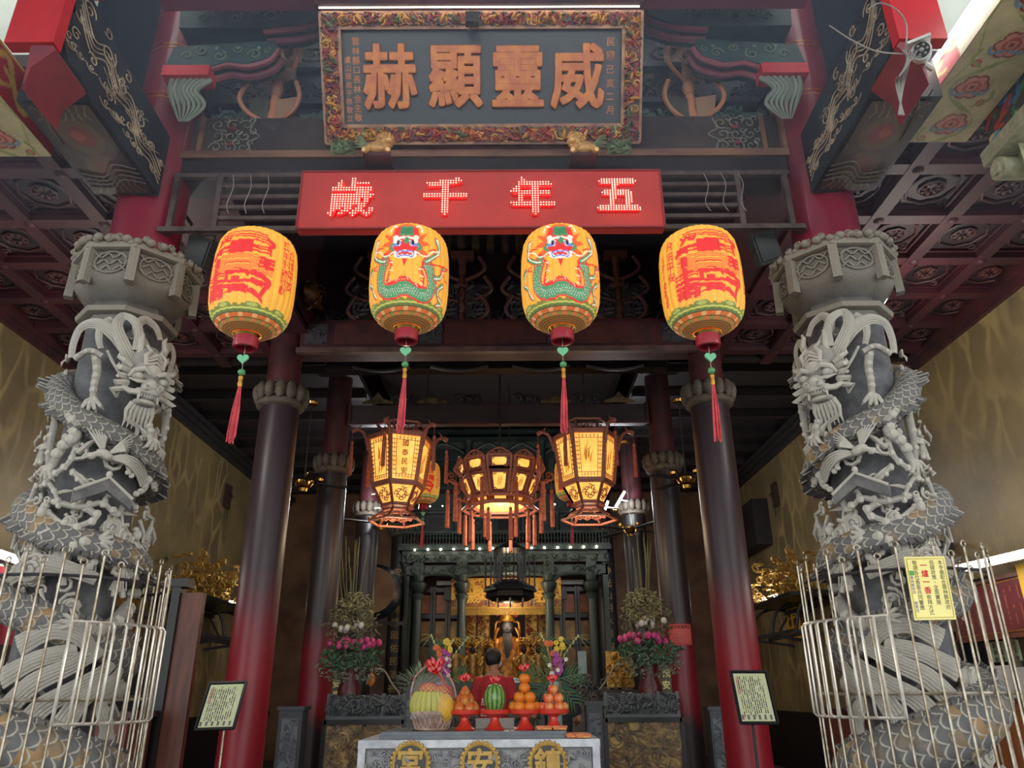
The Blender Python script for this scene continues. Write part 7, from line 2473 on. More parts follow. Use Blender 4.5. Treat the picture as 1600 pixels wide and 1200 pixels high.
# flower vases
LEAFM = mat('deep green palm leaf', rgb(54, 92, 60), .45, c2=rgb(84, 120, 84), vs=10)
def palm(mb, p, d, L, side):
    d = d.normalized()
    P = [p + d * (L * i / 12) - V((0, 0, .10 * L * (i / 12) ** 2)) for i in range(13)]
    mb.tube(P, [.004 - .0002 * i for i in range(13)], 5)
    s_ = d.cross(V((0, 1, 0))).normalized()
    for i in range(2, 13, 1 if L > .3 else 2):
        for q in (-1, 1):
            blade(mb, P[i], d * .85 + s_ * q * .7, .13 * math.sin(PI * (i / 14) ** .8) + .035, .016, .15, V((0, 1, 0)), 4)
def vase(px, Y, zb, label, right):
    x = px2x(px, 1080, Y)
    t = empty('flower_vase', (x, Y, zb), label, 'flowers')
    mb = MB(); mb.lathe([(.05, 0), (.06, .03), (.055, .2), (.035, .34), (.045, .38)], 18, (x, Y, zb)); mb.build('vase', mat('clear green glass', rgb(150, 170, 160), .1, c2=rgb(120, 150, 140)), t)
    c = V((x, Y, zb + .38))
    mb = MB()
    for d, L in (((-.75, 0, .35), .24), ((-.7, 0, -.35), .22), ((-.1, .1, 1), .34), ((.75, 0, .3), .2), ((.55, -.05, -.5), .2)):
        if right or d[0] > -.5 or d[2] > .6: palm(mb, c, V(d), L, 1)
    mb.build('palm_leaf', LEAFM, t, kind='stuff')
    r_ = random.Random(int(px))
    for nm, colr, n_, reg, q in (('purple_orchid', rgb(170, 70, 150), 13, (.0, .06, .06, .26), .016), ('yellow_flower', rgb(226, 190, 60), 6, (.02, .08, .24, .32), .018), ('orange_flower', rgb(220, 110, 60), 4, (-.06, .0, .20, .3), .02), ('white_flower', rgb(226, 222, 204), 5, (-.05, .1, .05, .2), .014)):
        for k in range(n_):
            p = c + V((r_.uniform(reg[0], reg[1]), -.04 - .03 * r_.random(), r_.uniform(reg[2], reg[3])))
            mb = MB()
            for j in range(5):
                a = j * 2 * PI / 5
                mb.ell(p + V((q * .7 * math.cos(a), -.004, q * .7 * math.sin(a))), (q * .6, q * .25, q * .6), None, 6, 4)
            mb.ell(p + V((0, -q * .3, 0)), (q * .3,) * 3, None, 5, 4)
            mb.tube([p + V((0, .005, 0)), c + V((0, 0, -.02))], .0016, 4)
            mb.build(nm, mat(nm.replace('_', ' ') + ' petals', colr, .5, c2=tuple(v * .8 for v in colr[:3]) + (1,), vs=30), t)
    for d, L in (((.28, 0, .5), .36), ((-.12, 0, .6), .34), ((.1, 0, .55), .3)):
        mb = MB(); d = V(d).normalized()
        P = catmull([c, c + d * L * .5 + V((0, 0, .04)), c + d * L + V((.03 * (1 if d.x > 0 else -1), 0, .03))], 5)
        mb.tube(P, .003, 4)
        for k in range(5, len(P)): mb.ell(P[k], (.007, .007, .015), None, 6, 4)
        for k in range(3): blade(mb, P[-1], V((.8 * (1 if d.x > 0 else -1), 0, .3 - .5 * k)), .1, .012, .3)
        mb.build('bud_spray', mat('pale green bud', rgb(196, 200, 130), .5), t)
vase(866, 6.5, TZ, 'flower vase with palm leaves, purple orchids and yellow blooms behind the apples', True)
vase(690, 6.6, TZ, 'flower vase with palm leaf and pale bud sprays behind the gift basket', False)
# white trays behind the stands
for k, px in enumerate((757, 790)):
    x = px2x(px, 1130, 6.45)
    t = empty('white_tray', (x, 6.45, ZS), 'small stacked white box behind the %s red stand' % ('pear' if k == 0 else 'watermelon'), 'box')
    mb = MB(); mb.box((x, 6.45, ZS + .03), (.13, .12, .06)); mb.build('box', WHITE, t)
    mb = MB(); mb.box((x, 6.45, ZS + .064), (.14, .13, .008)); mb.build('lid', WHITE, t)
# folded paper offerings
PO = mat('orange gold paper', rgb(226, 150, 84), .5, c2=rgb(206, 90, 50), vs=16)
for i, (px, py, Y, dz, wd, rot) in enumerate(((850, 1139, 6.02, 0, .11, .05), (875, 1139, 6.0, 0, .10, -.05), (905, 1148, 5.93, -.046, .09, .1), (899, 1142, 6.02, -.046, .09, .0), (912, 1155, 5.85, -.046, .10, -.06), (893, 1150, 5.88, -.046, .08, .12))):
    c = V((px2x(px, py, Y), Y, ZS + dz + .004))
    if c.x + .05 > SX1 and dz == 0: c.z = TZ + .004
    R = Matrix.Rotation(rot, 3, 'Z')
    t = empty('folded_paper', tuple(c), 'folded orange gold offering paper at the right end of the table', 'paper', 'folded offering papers')
    mb = MB()
    w2, d2, h2 = wd / 2, .035, .02
    cs = [c + R @ V(v) for v in ((-w2, -d2, h2), (w2, -d2, h2), (w2, d2, h2), (-w2, d2, h2))]
    for k in range(4): mb.bar(cs[k], cs[(k + 1) % 4], .008, .012)
    mb.build('folded_rim', PO, t)
    mb = MB()
    mb.box(c + V((0, 0, .002)), (wd, .07, .003), R); mb.box(c + R @ V((0, -d2, .011)), (wd * .95, .004, .02), R)
    mb.build('sheet', mat('red gold paper', rgb(206, 74, 44), .5, c2=rgb(226, 170, 90), vs=20), t)

# ---- people
def loft(mb, pts, rads, n=12, flat=None):
    """limb or trunk: rads (rx, ry) pairs along pts"""
    mb_v = []
    N_ = len(pts)
    pts = [V(p) for p in pts]
    vs, fs = [], []
    for i, p in enumerate(pts):
        d = (pts[min(i + 1, N_ - 1)] - pts[max(i - 1, 0)])
        x, y, z = frame(d, V((0, 1, 0)))
        rx, ry = rads[i] if hasattr(rads[i], '__len__') else (rads[i], rads[i])
        for j in range(n):
            a = 2 * PI * j / n
            vs.append(p + x * (rx * math.cos(a)) + y * (ry * math.sin(a)))
    for i in range(N_ - 1):
        for j in range(n):
            fs.append((i * n + j, i * n + (j + 1) % n, (i + 1) * n + (j + 1) % n, (i + 1) * n + j))
    fs.append(tuple(range(n - 1, -1, -1))); fs.append(tuple((N_ - 1) * n + j for j in range(n)))
    mb.add(vs, fs)
def remesh(o, vx=.012):
    m_ = o.modifiers.new('fuse', 'REMESH'); m_.mode = 'VOXEL'; m_.voxel_size = vx; m_.use_smooth_shade = True
    s_ = o.modifiers.new('soften', 'SMOOTH'); s_.factor = .6; s_.iterations = 5
SKIN = mat('tan skin', rgb(176, 124, 98), .55, c2=rgb(160, 108, 84), vs=12)
HAIR = mat('black hair', rgb(26, 24, 26), .5, c2=rgb(14, 13, 15), vs=40, bump=.5, bs=90)
def hand(mb, w_, d, side, curl=.5, up=V((0, 0, 1))):
    """palm, four unequal fingers and a thumb; d: pointing direction"""
    x, y, z = frame(d, up)
    loft(mb, [w_, w_ + z * .045, w_ + z * .09], [(.026, .015), (.040, .016), (.038, .014)], 10)
    for k, L in enumerate((.066, .076, .07, .055)):
        b = w_ + z * .085 + x * (side * (.027 - k * .018))
        m1 = b + z * (L * .45) - y * (L * .1 * curl)
        m2 = m1 + (z * math.cos(curl) - y * math.sin(curl)) * L * .32
        m3 = m2 + (z * math.cos(curl * 1.8) - y * math.sin(curl * 1.8)) * L * .28
        mb.tube([b - z * .02, b, m1, m2, m3], [.009, .009, .0085, .0078, .006], 7)
    b = w_ + z * .03 + x * (side * .03)
    mb.tube([b - x * side * .01, b + x * side * .015 + z * .015, b + x * side * .03 + z * .04, b + x * side * .028 + z * .062 - y * .01], [.012, .011, .010, .007], 7)
def person(c, H, label, shirt, trousers, armL, armR, lean=0.0, yaw=0.0, mask=True, headturn=.7):
    """c: floor point; faces +y (away from the viewer) before yaw"""
    t = empty('person', tuple(c), label, 'person', rz=yaw)
    h = H / 1.75
    W_ = lambda x, y, z: c + V((x * h, (y + lean * max(0, z - .9)) * h, z * h))
    b = MB()
    loft(b, [W_(0, 0, .86), W_(0, 0, 1.0), W_(0, .01, 1.2), W_(0, .0, 1.36), W_(0, -.01, 1.44), W_(0, 0, 1.48), W_(0, .01, 1.54), W_(0, .015, 1.6)],
         [(.15 * h, .10 * h), (.145 * h, .10 * h), (.15 * h, .105 * h), (.17 * h, .10 * h), (.11 * h, .08 * h), (.058 * h, .058 * h), (.052 * h, .055 * h), (.05 * h, .05 * h)], 16)
    hc = W_(0, .03, 1.615)
    ht = Matrix.Rotation(-headturn, 3, 'Z')
    b.ell(hc, (.078 * h, .095 * h, .115 * h), ht, 16, 12)
    b.ell(hc + ht @ V((0, .055, -.05)) * h, (.045 * h, .045 * h, .05 * h), ht, 12, 8)
    b.ell(hc + ht @ V((0, .095, -.01)) * h, (.012 * h, .018 * h, .022 * h), ht, 8, 6)
    for s in (-1, 1):
        b.ell(hc + ht @ V((s * .074, .0, -.005)) * h, (.01 * h, .018 * h, .03 * h), ht, 8, 6)
        b.ell(hc + ht @ V((s * .03, .08, .012)) * h, (.012 * h, .008 * h, .008 * h), ht, 8, 5)
        loft(b, [W_(s * .085, 0, .9), W_(s * .09, .01, .5), W_(s * .09, -.01, .28), W_(s * .09, -.01, .08)], [.085 * h, .055 * h, .05 * h, .036 * h], 12)
        loft(b, [W_(s * .09, -.06, .04), W_(s * .09, .03, .04), W_(s * .095, .14, .03), W_(s * .095, .19, .025)], [(.035 * h, .035 * h), (.042 * h, .038 * h), (.045 * h, .026 * h), (.03 * h, .018 * h)], 10)
    for s, arm in ((-1, armL), (1, armR)):
        sh, el, wr, hd_ = W_(s * .175, 0, 1.39), W_(*arm[0]), W_(*arm[1]), V(arm[2])
        loft(b, [W_(s * .12, 0, 1.40), sh, sh.lerp(el, .5), el, el.lerp(wr, .4), wr], [.055 * h, .05 * h, .043 * h, .036 * h, .035 * h, .024 * h], 12)
        hand(b, wr, hd_.normalized(), -s, .5)
    ob = b.build('body', SKIN, t); remesh(ob, .008)
    m_ = MB()
    loft(m_, [W_(0, 0, .84), W_(0, 0, .95), W_(0, .01, 1.15), W_(0, .0, 1.34), W_(0, -.005, 1.42), W_(0, 0, 1.455)],
         [(.175 * h, .125 * h), (.17 * h, .12 * h), (.172 * h, .125 * h), (.19 * h, .12 * h), (.15 * h, .095 * h), (.075 * h, .07 * h)], 18)
    for s, arm in ((-1, armL), (1, armR)):
        sh, el = W_(s * .175, 0, 1.385), W_(*arm[0])
        loft(m_, [W_(s * .10, 0, 1.37), sh, sh.lerp(el, .45), sh.lerp(el, .8)], [.07 * h, .068 * h, .062 * h, .064 * h], 14)
    ob = m_.build('shirt', shirt, t); remesh(ob, .011)
    m_ = MB()
    loft(m_, [W_(0, 0, .95), W_(0, 0, .84), W_(0, 0, .78)], [(.16 * h, .115 * h), (.175 * h, .125 * h), (.15 * h, .11 * h)], 16)
    for s in (-1, 1): loft(m_, [W_(s * .08, 0, .86), W_(s * .09, .01, .5), W_(s * .09, 0, .1)], [.098 * h, .075 * h, .06 * h], 14)
    ob = m_.build('trousers', trousers, t); remesh(ob, .014)
    m_ = MB()
    m_.ell(hc + ht @ V((0, -.014, .022)) * h, (.092 * h, .104 * h, .112 * h), ht, 18, 14)
    rr = random.Random(3)
    for k in range(90):
        a = rr.random() * 6.28; e = rr.uniform(-.1, 1.4)
        d = ht @ V((math.cos(a) * math.cos(e) * .082, math.sin(a) * math.cos(e) * .096 - .014, math.sin(e) * .10 + .03))
        if (ht.inverted() @ d).y > .06 and e < .7: continue
        p = hc + d * h
        m_.tube([p, p + d.normalized() * .012 * h + V((0, 0, -.012))], [.008 * h, .002], 4)
    m_.build('hair', HAIR, t)
    for s in (-1, 1):
        m_ = MB(); loft(m_, [W_(s * .09, -.07, .03), W_(s * .09, .03, .035), W_(s * .095, .15, .03), W_(s * .095, .21, .02)], [(.04 * h, .035 * h), (.048 * h, .042 * h), (.05 * h, .032 * h), (.03 * h, .018 * h)], 12); m_.build('shoe', BLACK, t)
    if mask:
        m_ = MB(); m_.ell(hc + ht @ V((0, .062, -.045)) * h, (.058 * h, .052 * h, .048 * h), ht, 14, 9)
        m_.tube([hc + ht @ V((s_ * .076, y_, z_)) * h for s_, y_, z_ in ((1, -.005, .0), (1, .02, -.02), (.8, .05, -.03))], .003, 4)
        m_.build('face_mask', mat('white face mask', rgb(214, 220, 226), .6), t)
    return t, W_, h
pc = at(774, 1090, 9.3); pc.z = ZF
t, W_, h_ = person(V((pc.x - .02, 9.3, ZF)), 1.74, 'person in a red T-shirt with white writing, seen from behind, at the altar', mat('red cotton shirt', rgb(182, 38, 44), .75, c2=rgb(160, 30, 38), vs=6), mat('dark trousers', rgb(40, 42, 52), .7),
       ((-.24, .02, 1.12), (-.16, .22, 1.02), (.3, .9, .1)), ((.25, .02, 1.14), (.29, .2, 1.12), (.25, .8, .5)))
mb = MB()
for j, (ch, x, z, s_) in enumerate((('風', -.10, 1.16, .085), ('雲', -.11, 1.05, .085))):
    write(mb, ch, basis(W_(x, -.127, z), V((1, 0, 0)), V((0, 0, 1)), V((0, -1, 0))), s_, .0, .004)
mb.build('shirt_writing', WHITE, t, label='white brush writing on the back of the shirt')
pc = at(880, 1090, 8.9)
t, W_, h_ = person(V((pc.x - .06, 8.9, ZF)), 1.52, 'second person, almost hidden behind the oranges and apples, a bare forearm showing', mat('dark shirt', rgb(34, 36, 40), .75), mat('dark trousers', rgb(40, 42, 52), .7),
       ((-.30, .02, 1.16), (-.42, .04, 1.22), (-.9, .2, .25)), ((.26, .02, 1.12), (.24, .2, 1.08), (0, .9, .1)), lean=.0, mask=False)
t.location.z = ZF - .0
# ------------------------------------------------------------------ side altars, flowers, signs, cabinets, wall lamps
CARV = mat('black carved wood', rgb(40, 42, 46), .35, c2=rgb(26, 28, 32), vs=9, edge=rgb(92, 96, 100))
for s in (-1, 1):
    sd = 'left' if s < 0 else 'right'
    # gilt relief altar front with glass
    x0_, x1_ = (at(508, 1125, 9.5).x, at(632, 1125, 9.5).x) if s < 0 else (at(945, 1120, 9.5).x, at(1064, 1120, 9.5).x)
    t = empty('gilt_altar_front', ((x0_ + x1_) / 2, 9.5, ZF), 'tarnished gold relief altar front behind glass on the %s, in a black frame' % sd, 'altar')
    mb = MB(); mb.span((x0_, 9.55, ZF), (x1_, 10.0, 1.25)); mb.build('body', GOLD_D, t)
    mb = MB(); relief(mb, FR((x0_ + x1_) / 2, 9.55, .78), x1_ - x0_ - .05, .88, 170, .05, 77 + s, .10); mb.build('gold_relief', GOLD_D, t)
    mb = MB(); mb.span((x0_ + .02, 9.46, ZF + .05), (x1_ - .02, 9.465, 1.22)); mb.build('glass_pane', glass('display glass', .05, (1, 1, 1, 1), .03), t)
    mb = MB()
    for a, b in (((x0_, ZF + .05), (x0_, 1.27)), ((x1_, ZF + .05), (x1_, 1.27)), ((x0_, 1.25), (x1_, 1.25)), ((x0_, ZF + .06), (x1_, ZF + .06))): mb.bar((a[0], 9.47, a[1]), (b[0], 9.47, b[1]), .05, .05)
    mb.build('black_frame', BLACK, t)
    # carved rail above
    mb = MB(); mb.span((x0_, 9.50, 1.27), (x1_, 9.6, 1.31)); relief(mb, FR((x0_ + x1_) / 2, 9.56, 1.42), x1_ - x0_, .22, 120, .05, 97 + s, .07)
    for x in (x0_ + .02, x1_ - .02, (x0_ + x1_) / 2 + .2): mb.span((x - .02, 9.52, 1.3), (x + .02, 9.56, 1.55))
    mb.build('carved_rail', CARV, label='black openwork carved rail on top of the %s gilt altar front' % sd, cat='rail')
    # carved posts
    for j, (pa, pb, Y) in enumerate(((437, 474, 9.0), (633, 648, 9.45)) if s < 0 else ((1108, 1132, 9.0), (916, 941, 9.2))):
        a, b = at(pa, 1105, Y).x, at(pb, 1105, Y).x
        zt_ = at(pa, 1110 if j == 0 else (1080 if s < 0 else 1102), Y).z
        t = empty('carved_post', ((a + b) / 2, Y, ZF), 'square black post with carved grey panel, %s side, %s' % (sd, 'outer' if j == 0 else 'beside the stone table'), 'post')
        mb = MB(); mb.span((a, Y, ZF), (b, Y + .25, zt_)); mb.span((a - .02, Y - .02, zt_), (b + .02, Y + .27, zt_ + .04)); mb.build('post', mat('slate post', rgb(60, 66, 74), .4, c2=rgb(44, 50, 58), vs=5), t)
        mb = MB(); relief(mb, FR((a + b) / 2, Y, (ZF + zt_) / 2), (b - a) * .7, (zt_ - ZF) * .85, 60, .02, 17 + j, .05); mb.build('carved_panel', mat('slate carving', rgb(70, 78, 86), .5, edge=rgb(110, 118, 124)), t)
# tall flower arrangements
def bouquet(px, py, Y, label, s):
    c = at(px, py, Y)
    t = empty('flower_arrangement', (c.x, c.y, 1.3), label, 'flowers')
    r_ = random.Random(int(px))
    def blob(n_, cx, cz, rx, rz, q, nm, m_, kind='stuff', leafy=True):
        mb = MB()
        for k in range(n_):
            a = r_.random() * 6.28; b = math.sqrt(r_.random())
            p = c + V((cx + rx * b * math.cos(a), r_.uniform(-.18, .05), cz + rz * b * math.sin(a)))
            if leafy: blade(mb, p, V((r_.uniform(-1, 1), r_.uniform(-.8, .2), r_.uniform(-.6, 1))), q * 2.2, q, .2, V((0, 1, .2)), 3)
            else: mb.ell(p, (q, q, q * 1.2), None, 7, 5)
        mb.build(nm, m_, t, kind=kind)
    blob(330, 0, .32, .32, .30, .028, 'dried_foliage', mat('dry olive foliage', rgb(120, 116, 80), .6, c2=rgb(80, 74, 56), vs=20))
    blob(200, -.05 * s, .46, .22, .22, .026, 'pale_seed_foliage', mat('pale seed heads', rgb(160, 156, 112), .6, c2=rgb(120, 112, 80), vs=20))
    blob(240, 0, -.06, .38, .14, .034, 'green_foliage', mat('dark green foliage', rgb(44, 84, 58), .5, c2=rgb(84, 112, 84), vs=20))
    blob(230, 0, -.20, .40, .16, .022, 'grey_foliage', mat('grey green foliage', rgb(140, 150, 130), .6, c2=rgb(96, 106, 90), vs=20))
    blob(36, .05 * s * -1, .08, .30, .06, .034, 'pink_bud', mat('pink lotus bud', rgb(214, 80, 140), .5, c2=rgb(186, 60, 116), vs=20), leafy=False)
    blob(7, 0, .28, .22, .04, .036, 'white_bud', mat('white bud', rgb(220, 218, 206), .5), leafy=False)
    mb = MB()
    for k in range(10):
        x = r_.uniform(-.2, .1) * -s
        mb.tube(catmull([c + V((x * .5, 0, .4)), c + V((x, .0, .8)), c + V((x * 1.3 + r_.uniform(-.05, .05), 0, 1.15 + .25 * r_.random()))], 5), [.008] * 5 + [.006] * 5 + [.003], 4)
    mb.build('tall_stem', mat('olive twig', rgb(96, 96, 64), .6), t, kind='stuff')
    mb = MB(); mb.tube(catmull([c + V((-s * .3, -.05, -.2)), c + V((-s * .42, -.1, -.22)), c + V((-s * .52, -.1, -.36)), c + V((-s * .62, -.1, -.48))], 6), .01, 5); mb.build('pale_branch', mat('pale branch', rgb(160, 150, 130), .6), t)
    mb = MB(); mb.lathe([(.09, 1.3), (.13, 1.4), (.14, 1.6), (.09, 1.72), (.11, c.z - .2)], 16, (c.x, c.y + .03, 0)); mb.build('vase', mat('dark red vase', rgb(90, 30, 36), .35), t)
bouquet(549, 1018, 9.66, 'large dried and pink flower arrangement above the left gilt altar', -1)
bouquet(1012, 1010, 9.66, 'large dried and pink flower arrangement above the right gilt altar', 1)
# boards with gilt writing behind the flowers
for s, pa, pb, tx, px in ((-1, 519, 557, '安宮', 526), (1, 1016, 1050, '鎮安宮', 1041)):
    a, b = at(pa, 1070, 9.85), at(pb, 1070, 9.85)
    t = empty('gilt_name_board', ((a.x + b.x) / 2, 9.85, 1.3), 'olive brown board with gilt characters and a red slip under the %s flowers' % ('left' if s < 0 else 'right'), 'board')
    mb = MB(); mb.span((a.x, 9.86, 1.31), (b.x, 9.9, 1.95)); mb.build('board', mat('olive brown board', rgb(104, 96, 66), .5, c2=rgb(80, 74, 54), vs=4), t)
    mb = MB(); 
    for k, ch in enumerate(tx): write(mb, ch, basis(at(px, (1052 if s > 0 else 1068) + 18 * k, 9.84), V((1, 0, 0)), V((0, 0, 1)), V((0, -1, 0))), .10, .03, .01)
    mb.build('gilt_writing', mat('pale gilt writing', rgb(230, 214, 140), .4, .3), t)
    q = at(543 if s < 0 else 1023, 1068 if s < 0 else 1060, 9.82)
    mb = MB(); mb.box(q, (.11, .006, .13 if s < 0 else .24)); mb.build('red_slip', mat('red paper slip', rgb(190, 40, 44), .6), t)
    mb = MB(); write(mb, '福' if s < 0 else '進', basis(q + V((0, -.006, 0)), V((1, 0, 0)), V((0, 0, 1)), V((0, -1, 0))), .09, .02, .003); mb.build('black_writing', INK, t)
# gilt carving between column and flowers on the right, orange ornament on the left
c = at(968, 1052, 10.6)
t = empty('gilt_wood_carving', (c.x, c.y, c.z - .2), 'bright gilt openwork carving on a small dark stand below the right flowers', 'carving')
mb = MB(); relief(mb, FR(c.x, c.y, c.z + .05), .34, .44, 110, .08, 31, .06); mb.build('openwork', GST, t)
mb = MB(); mb.span((c.x - .26, c.y - .05, c.z - .26), (c.x + .22, c.y + .2, c.z - .2)); mb.span((c.x - .24, c.y, 1.0), (c.x + .2, c.y + .18, c.z - .26)); mb.span((c.x - .2, c.y + .02, ZF), (c.x + .16, c.y + .16, 1.0)); mb.build('stand', mat('dark stand', rgb(70, 62, 54), .5, c2=rgb(50, 44, 42), vs=4), t)
c = at(580, 1062, 9.7)
t = empty('orange_ornament', tuple(c), 'small orange gold ornament hanging under the left flowers', 'ornament')
mb = MB(); mb.ell(c, (.045, .025, .075), None, 10, 8); mb.build('pendant', mat('orange pendant', rgb(224, 130, 50), .4), t)
mb = MB(); mb.tube([c + V((0, 0, .07)), c + V((.01, 0, .2)), c + V((0, 0, .3))], .008, 5); mb.build('string', COPPER, t)

# drum in its stand at the left
c = at(585, 925, 14.2)
t = empty('hanging_drum', (c.x, c.y, ZF), 'large round drum on a dark curved stand between the rear left columns', 'drum')
R = Matrix.Rotation(PI / 2, 3, 'X') 
mb = MB(); mb.lathe([(.001, -.30), (.40, -.30), (.48, -.15), (.50, 0), (.48, .15), (.40, .3), (.001, .3)], 30, c, R); mb.build('shell', mat('dark blue drum shell', rgb(34, 44, 62), .4), t)
mb = MB(); mb.lathe([(.001, .30), (.001, .312), (.40, .312), (.41, .30)], 30, c, R); mb.build('drum_skin', mat('drum skin', rgb(150, 116, 84), .6), t)
mb = MB()
for s in (-1, 1):
    mb.tube(catmull([V((c.x + s * .56, c.y, ZF)), V((c.x + s * .56, c.y, c.z)), V((c.x + s * .45, c.y, c.z + .55))], 5), .035, 7)
mb.bar((c.x - .56, c.y, c.z - .55), (c.x + .56, c.y, c.z - .55), .06, .06); mb.build('stand', BLACK, t)

# paper slip pasted on the second right column
c = at(1066, 991, 9.99)
t = empty('paper_slip', tuple(c), 'square red paper with rows of small writing pasted on the dark right column', 'notice')
mb = MB()
vs = []
for z in (.125, -.125):
    for k in range(9):
        a = -PI / 2 + (k - 4) * .19
        vs.append(V((2.3 + .2035 * math.cos(a), 10.2 + .2035 * math.sin(a), c.z + z)))
mb.add(vs, [(k, k + 1, k + 10, k + 9) for k in range(8)]); mb.build('sheet', mat('salmon red paper', rgb(214, 84, 78), .6, c2=rgb(196, 72, 70), vs=8), t)
mb = MB()
for j, ch in enumerate('光明燈芳名錄'):
    a = -PI / 2 + (2.5 - j) * .22
    o = V((math.cos(a), math.sin(a), 0))
    write(mb, ch, basis(V((2.3, 10.2, c.z + .09)) + o * .205, V((-o.y, o.x, 0)), V((0, 0, 1)), o), .035, .02, .001)
mb.build('black_heading', INK, t)
mb = MB()
for j in range(14):
    a = -PI / 2 + (6.5 - j) * .09
    o = V((math.cos(a), math.sin(a), 0))
    for k in range(6): mb.box(V((2.3, 10.2, c.z + .05 - k * .028)) + o * .205, (.009, .002, .02), Matrix.Rotation(a + PI / 2, 3, 'Z'))
mb.build('small_writing', mat('pale printed lines', rgb(230, 130, 120), .6), t)

# framed notices on posts
for s, cs in ((-1, ((328, 1067, 6.95), (385, 1066, 6.95), (366, 1138, 6.75), (304, 1141, 6.75))), (1, ((1141, 1050, 6.95), (1197, 1049, 6.95), (1216, 1131, 6.75), (1157, 1130, 6.75)))):
    A, B, C_, D = [at(*q) for q in cs]
    sd = 'left' if s < 0 else 'right'
    ctr = (A + B + C_ + D) / 4
    ux = ((B - A) + (C_ - D)).normalized(); uy = ((A - D) + (B - C_)).normalized(); uz = ux.cross(uy).normalized()
    uy = uz.cross(ux)
    W_, H_ = ((B - A).length + (C_ - D).length) / 2, ((A - D).length + (B - C_).length) / 2
    sh = ((A + B) / 2 - (C_ + D) / 2).dot(ux) / H_
    ux2, uy2 = ux, uy
    # the board leans sideways as in the photo
    ang = math.atan2(sh, 1)
    M = basis(ctr, ux, uy, uz)
    t = empty('notice_stand', (ctr.x, ctr.y + .06, ZF if ctr.y > 7 else 0), 'framed cream notice with columns of writing on a thin post before the %s red column' % sd, 'sign', 'framed notices on posts')
    skew = lambda x, y: (x + sh * y, y)
    SM = M @ Matrix(((1, sh, 0, 0), (0, 1, 0, 0), (0, 0, 1, 0), (0, 0, 0, 1)))
    mb = MB(); mb.prism([(-W_ / 2, -H_ / 2), (W_ / 2, -H_ / 2), (W_ / 2, H_ / 2), (-W_ / 2, H_ / 2)], SM, -.012); mb.build('back_board', BLACK, t)
    mb = MB(); w2, h2 = W_ / 2 - .018, H_ / 2 - .018; mb.prism([(-w2, -h2), (w2, -h2), (w2, h2), (-w2, h2)], SM, .002); mb.build('sheet', mat('cream notice paper', rgb(226, 230, 190), .6, c2=rgb(216, 222, 178), vs=5), t)
    mb = MB()
    for a, b in (((-1, -1), (1, -1)), ((1, -1), (1, 1)), ((1, 1), (-1, 1)), ((-1, 1), (-1, -1))): mb.bar(SM @ V((a[0] * W_ / 2, a[1] * H_ / 2, .002)), SM @ V((b[0] * W_ / 2, b[1] * H_ / 2, .002)), .016, .016, up=uz)
    mb.build('frame', BLACK, t)
    r_ = random.Random(6)
    mb = MB()
    for j in range(12):
        x = W_ * (.30 - j * .058)
        y = H_ * (.40 if j % 3 else .34)
        while y > -H_ * .30:
            L = r_.choice((.008, .012, .03, .05))
            if r_.random() > .18: mb.add([SM @ V((x - .0035, y, .0026)), SM @ V((x + .0035, y, .0026)), SM @ V((x + .0035, y - L, .0026)), SM @ V((x - .0035, y - L, .0026))], [(0, 3, 2, 1)])
            y -= L + .006
    mb.build('small_writing', INK, t, label='columns of tiny dark writing')
    mb = MB(); column_text(mb, '光明燈', SM, W_ * .385, H_ * .22, .04, 1.15, .02, .001); mb.build('title_writing', mat('pink red print', rgb(200, 60, 110), .6), t)
    mb = MB()
    for j in range(2):
        x = -W_ * (.33 + j * .05)
        mb.add([SM @ V((x - .003, H_ * .38, .0026)), SM @ V((x + .003, H_ * .38, .0026)), SM @ V((x + .003, H_ * .05, .0026)), SM @ V((x - .003, H_ * .05, .0026))], [(0, 3, 2, 1)])
    mb.build('pink_line', mat('pink red print', rgb(200, 60, 110), .6), t)
    mb = MB()
    for j in range(6):
        x = -W_ * .40 + j * W_ * .15
        mb.add([SM @ V((x - .009, -H_ * .34, .0026)), SM @ V((x + .009, -H_ * .34, .0026)), SM @ V((x + .009, -H_ * .43, .0026)), SM @ V((x - .009, -H_ * .43, .0026))], [(0, 3, 2, 1)])
    mb.build('small_picture', mat('grey printed picture', rgb(130, 124, 128), .6), t)
    bx_ = ctr.x + (.03 if s < 0 else -.02)
    mb = MB(); mb.cyl((bx_, ctr.y + .05, .02), (bx_, ctr.y + .05, ctr.z - .02), .012, 8); mb.build('post', STEEL if s < 0 else BLK_METAL, t)
    mb = MB(); mb.lathe([(.16, 0), (.16, .015), (.02, .03)], 20, (bx_, ctr.y + .05, 0)); mb.build('foot', BLK_METAL, t)

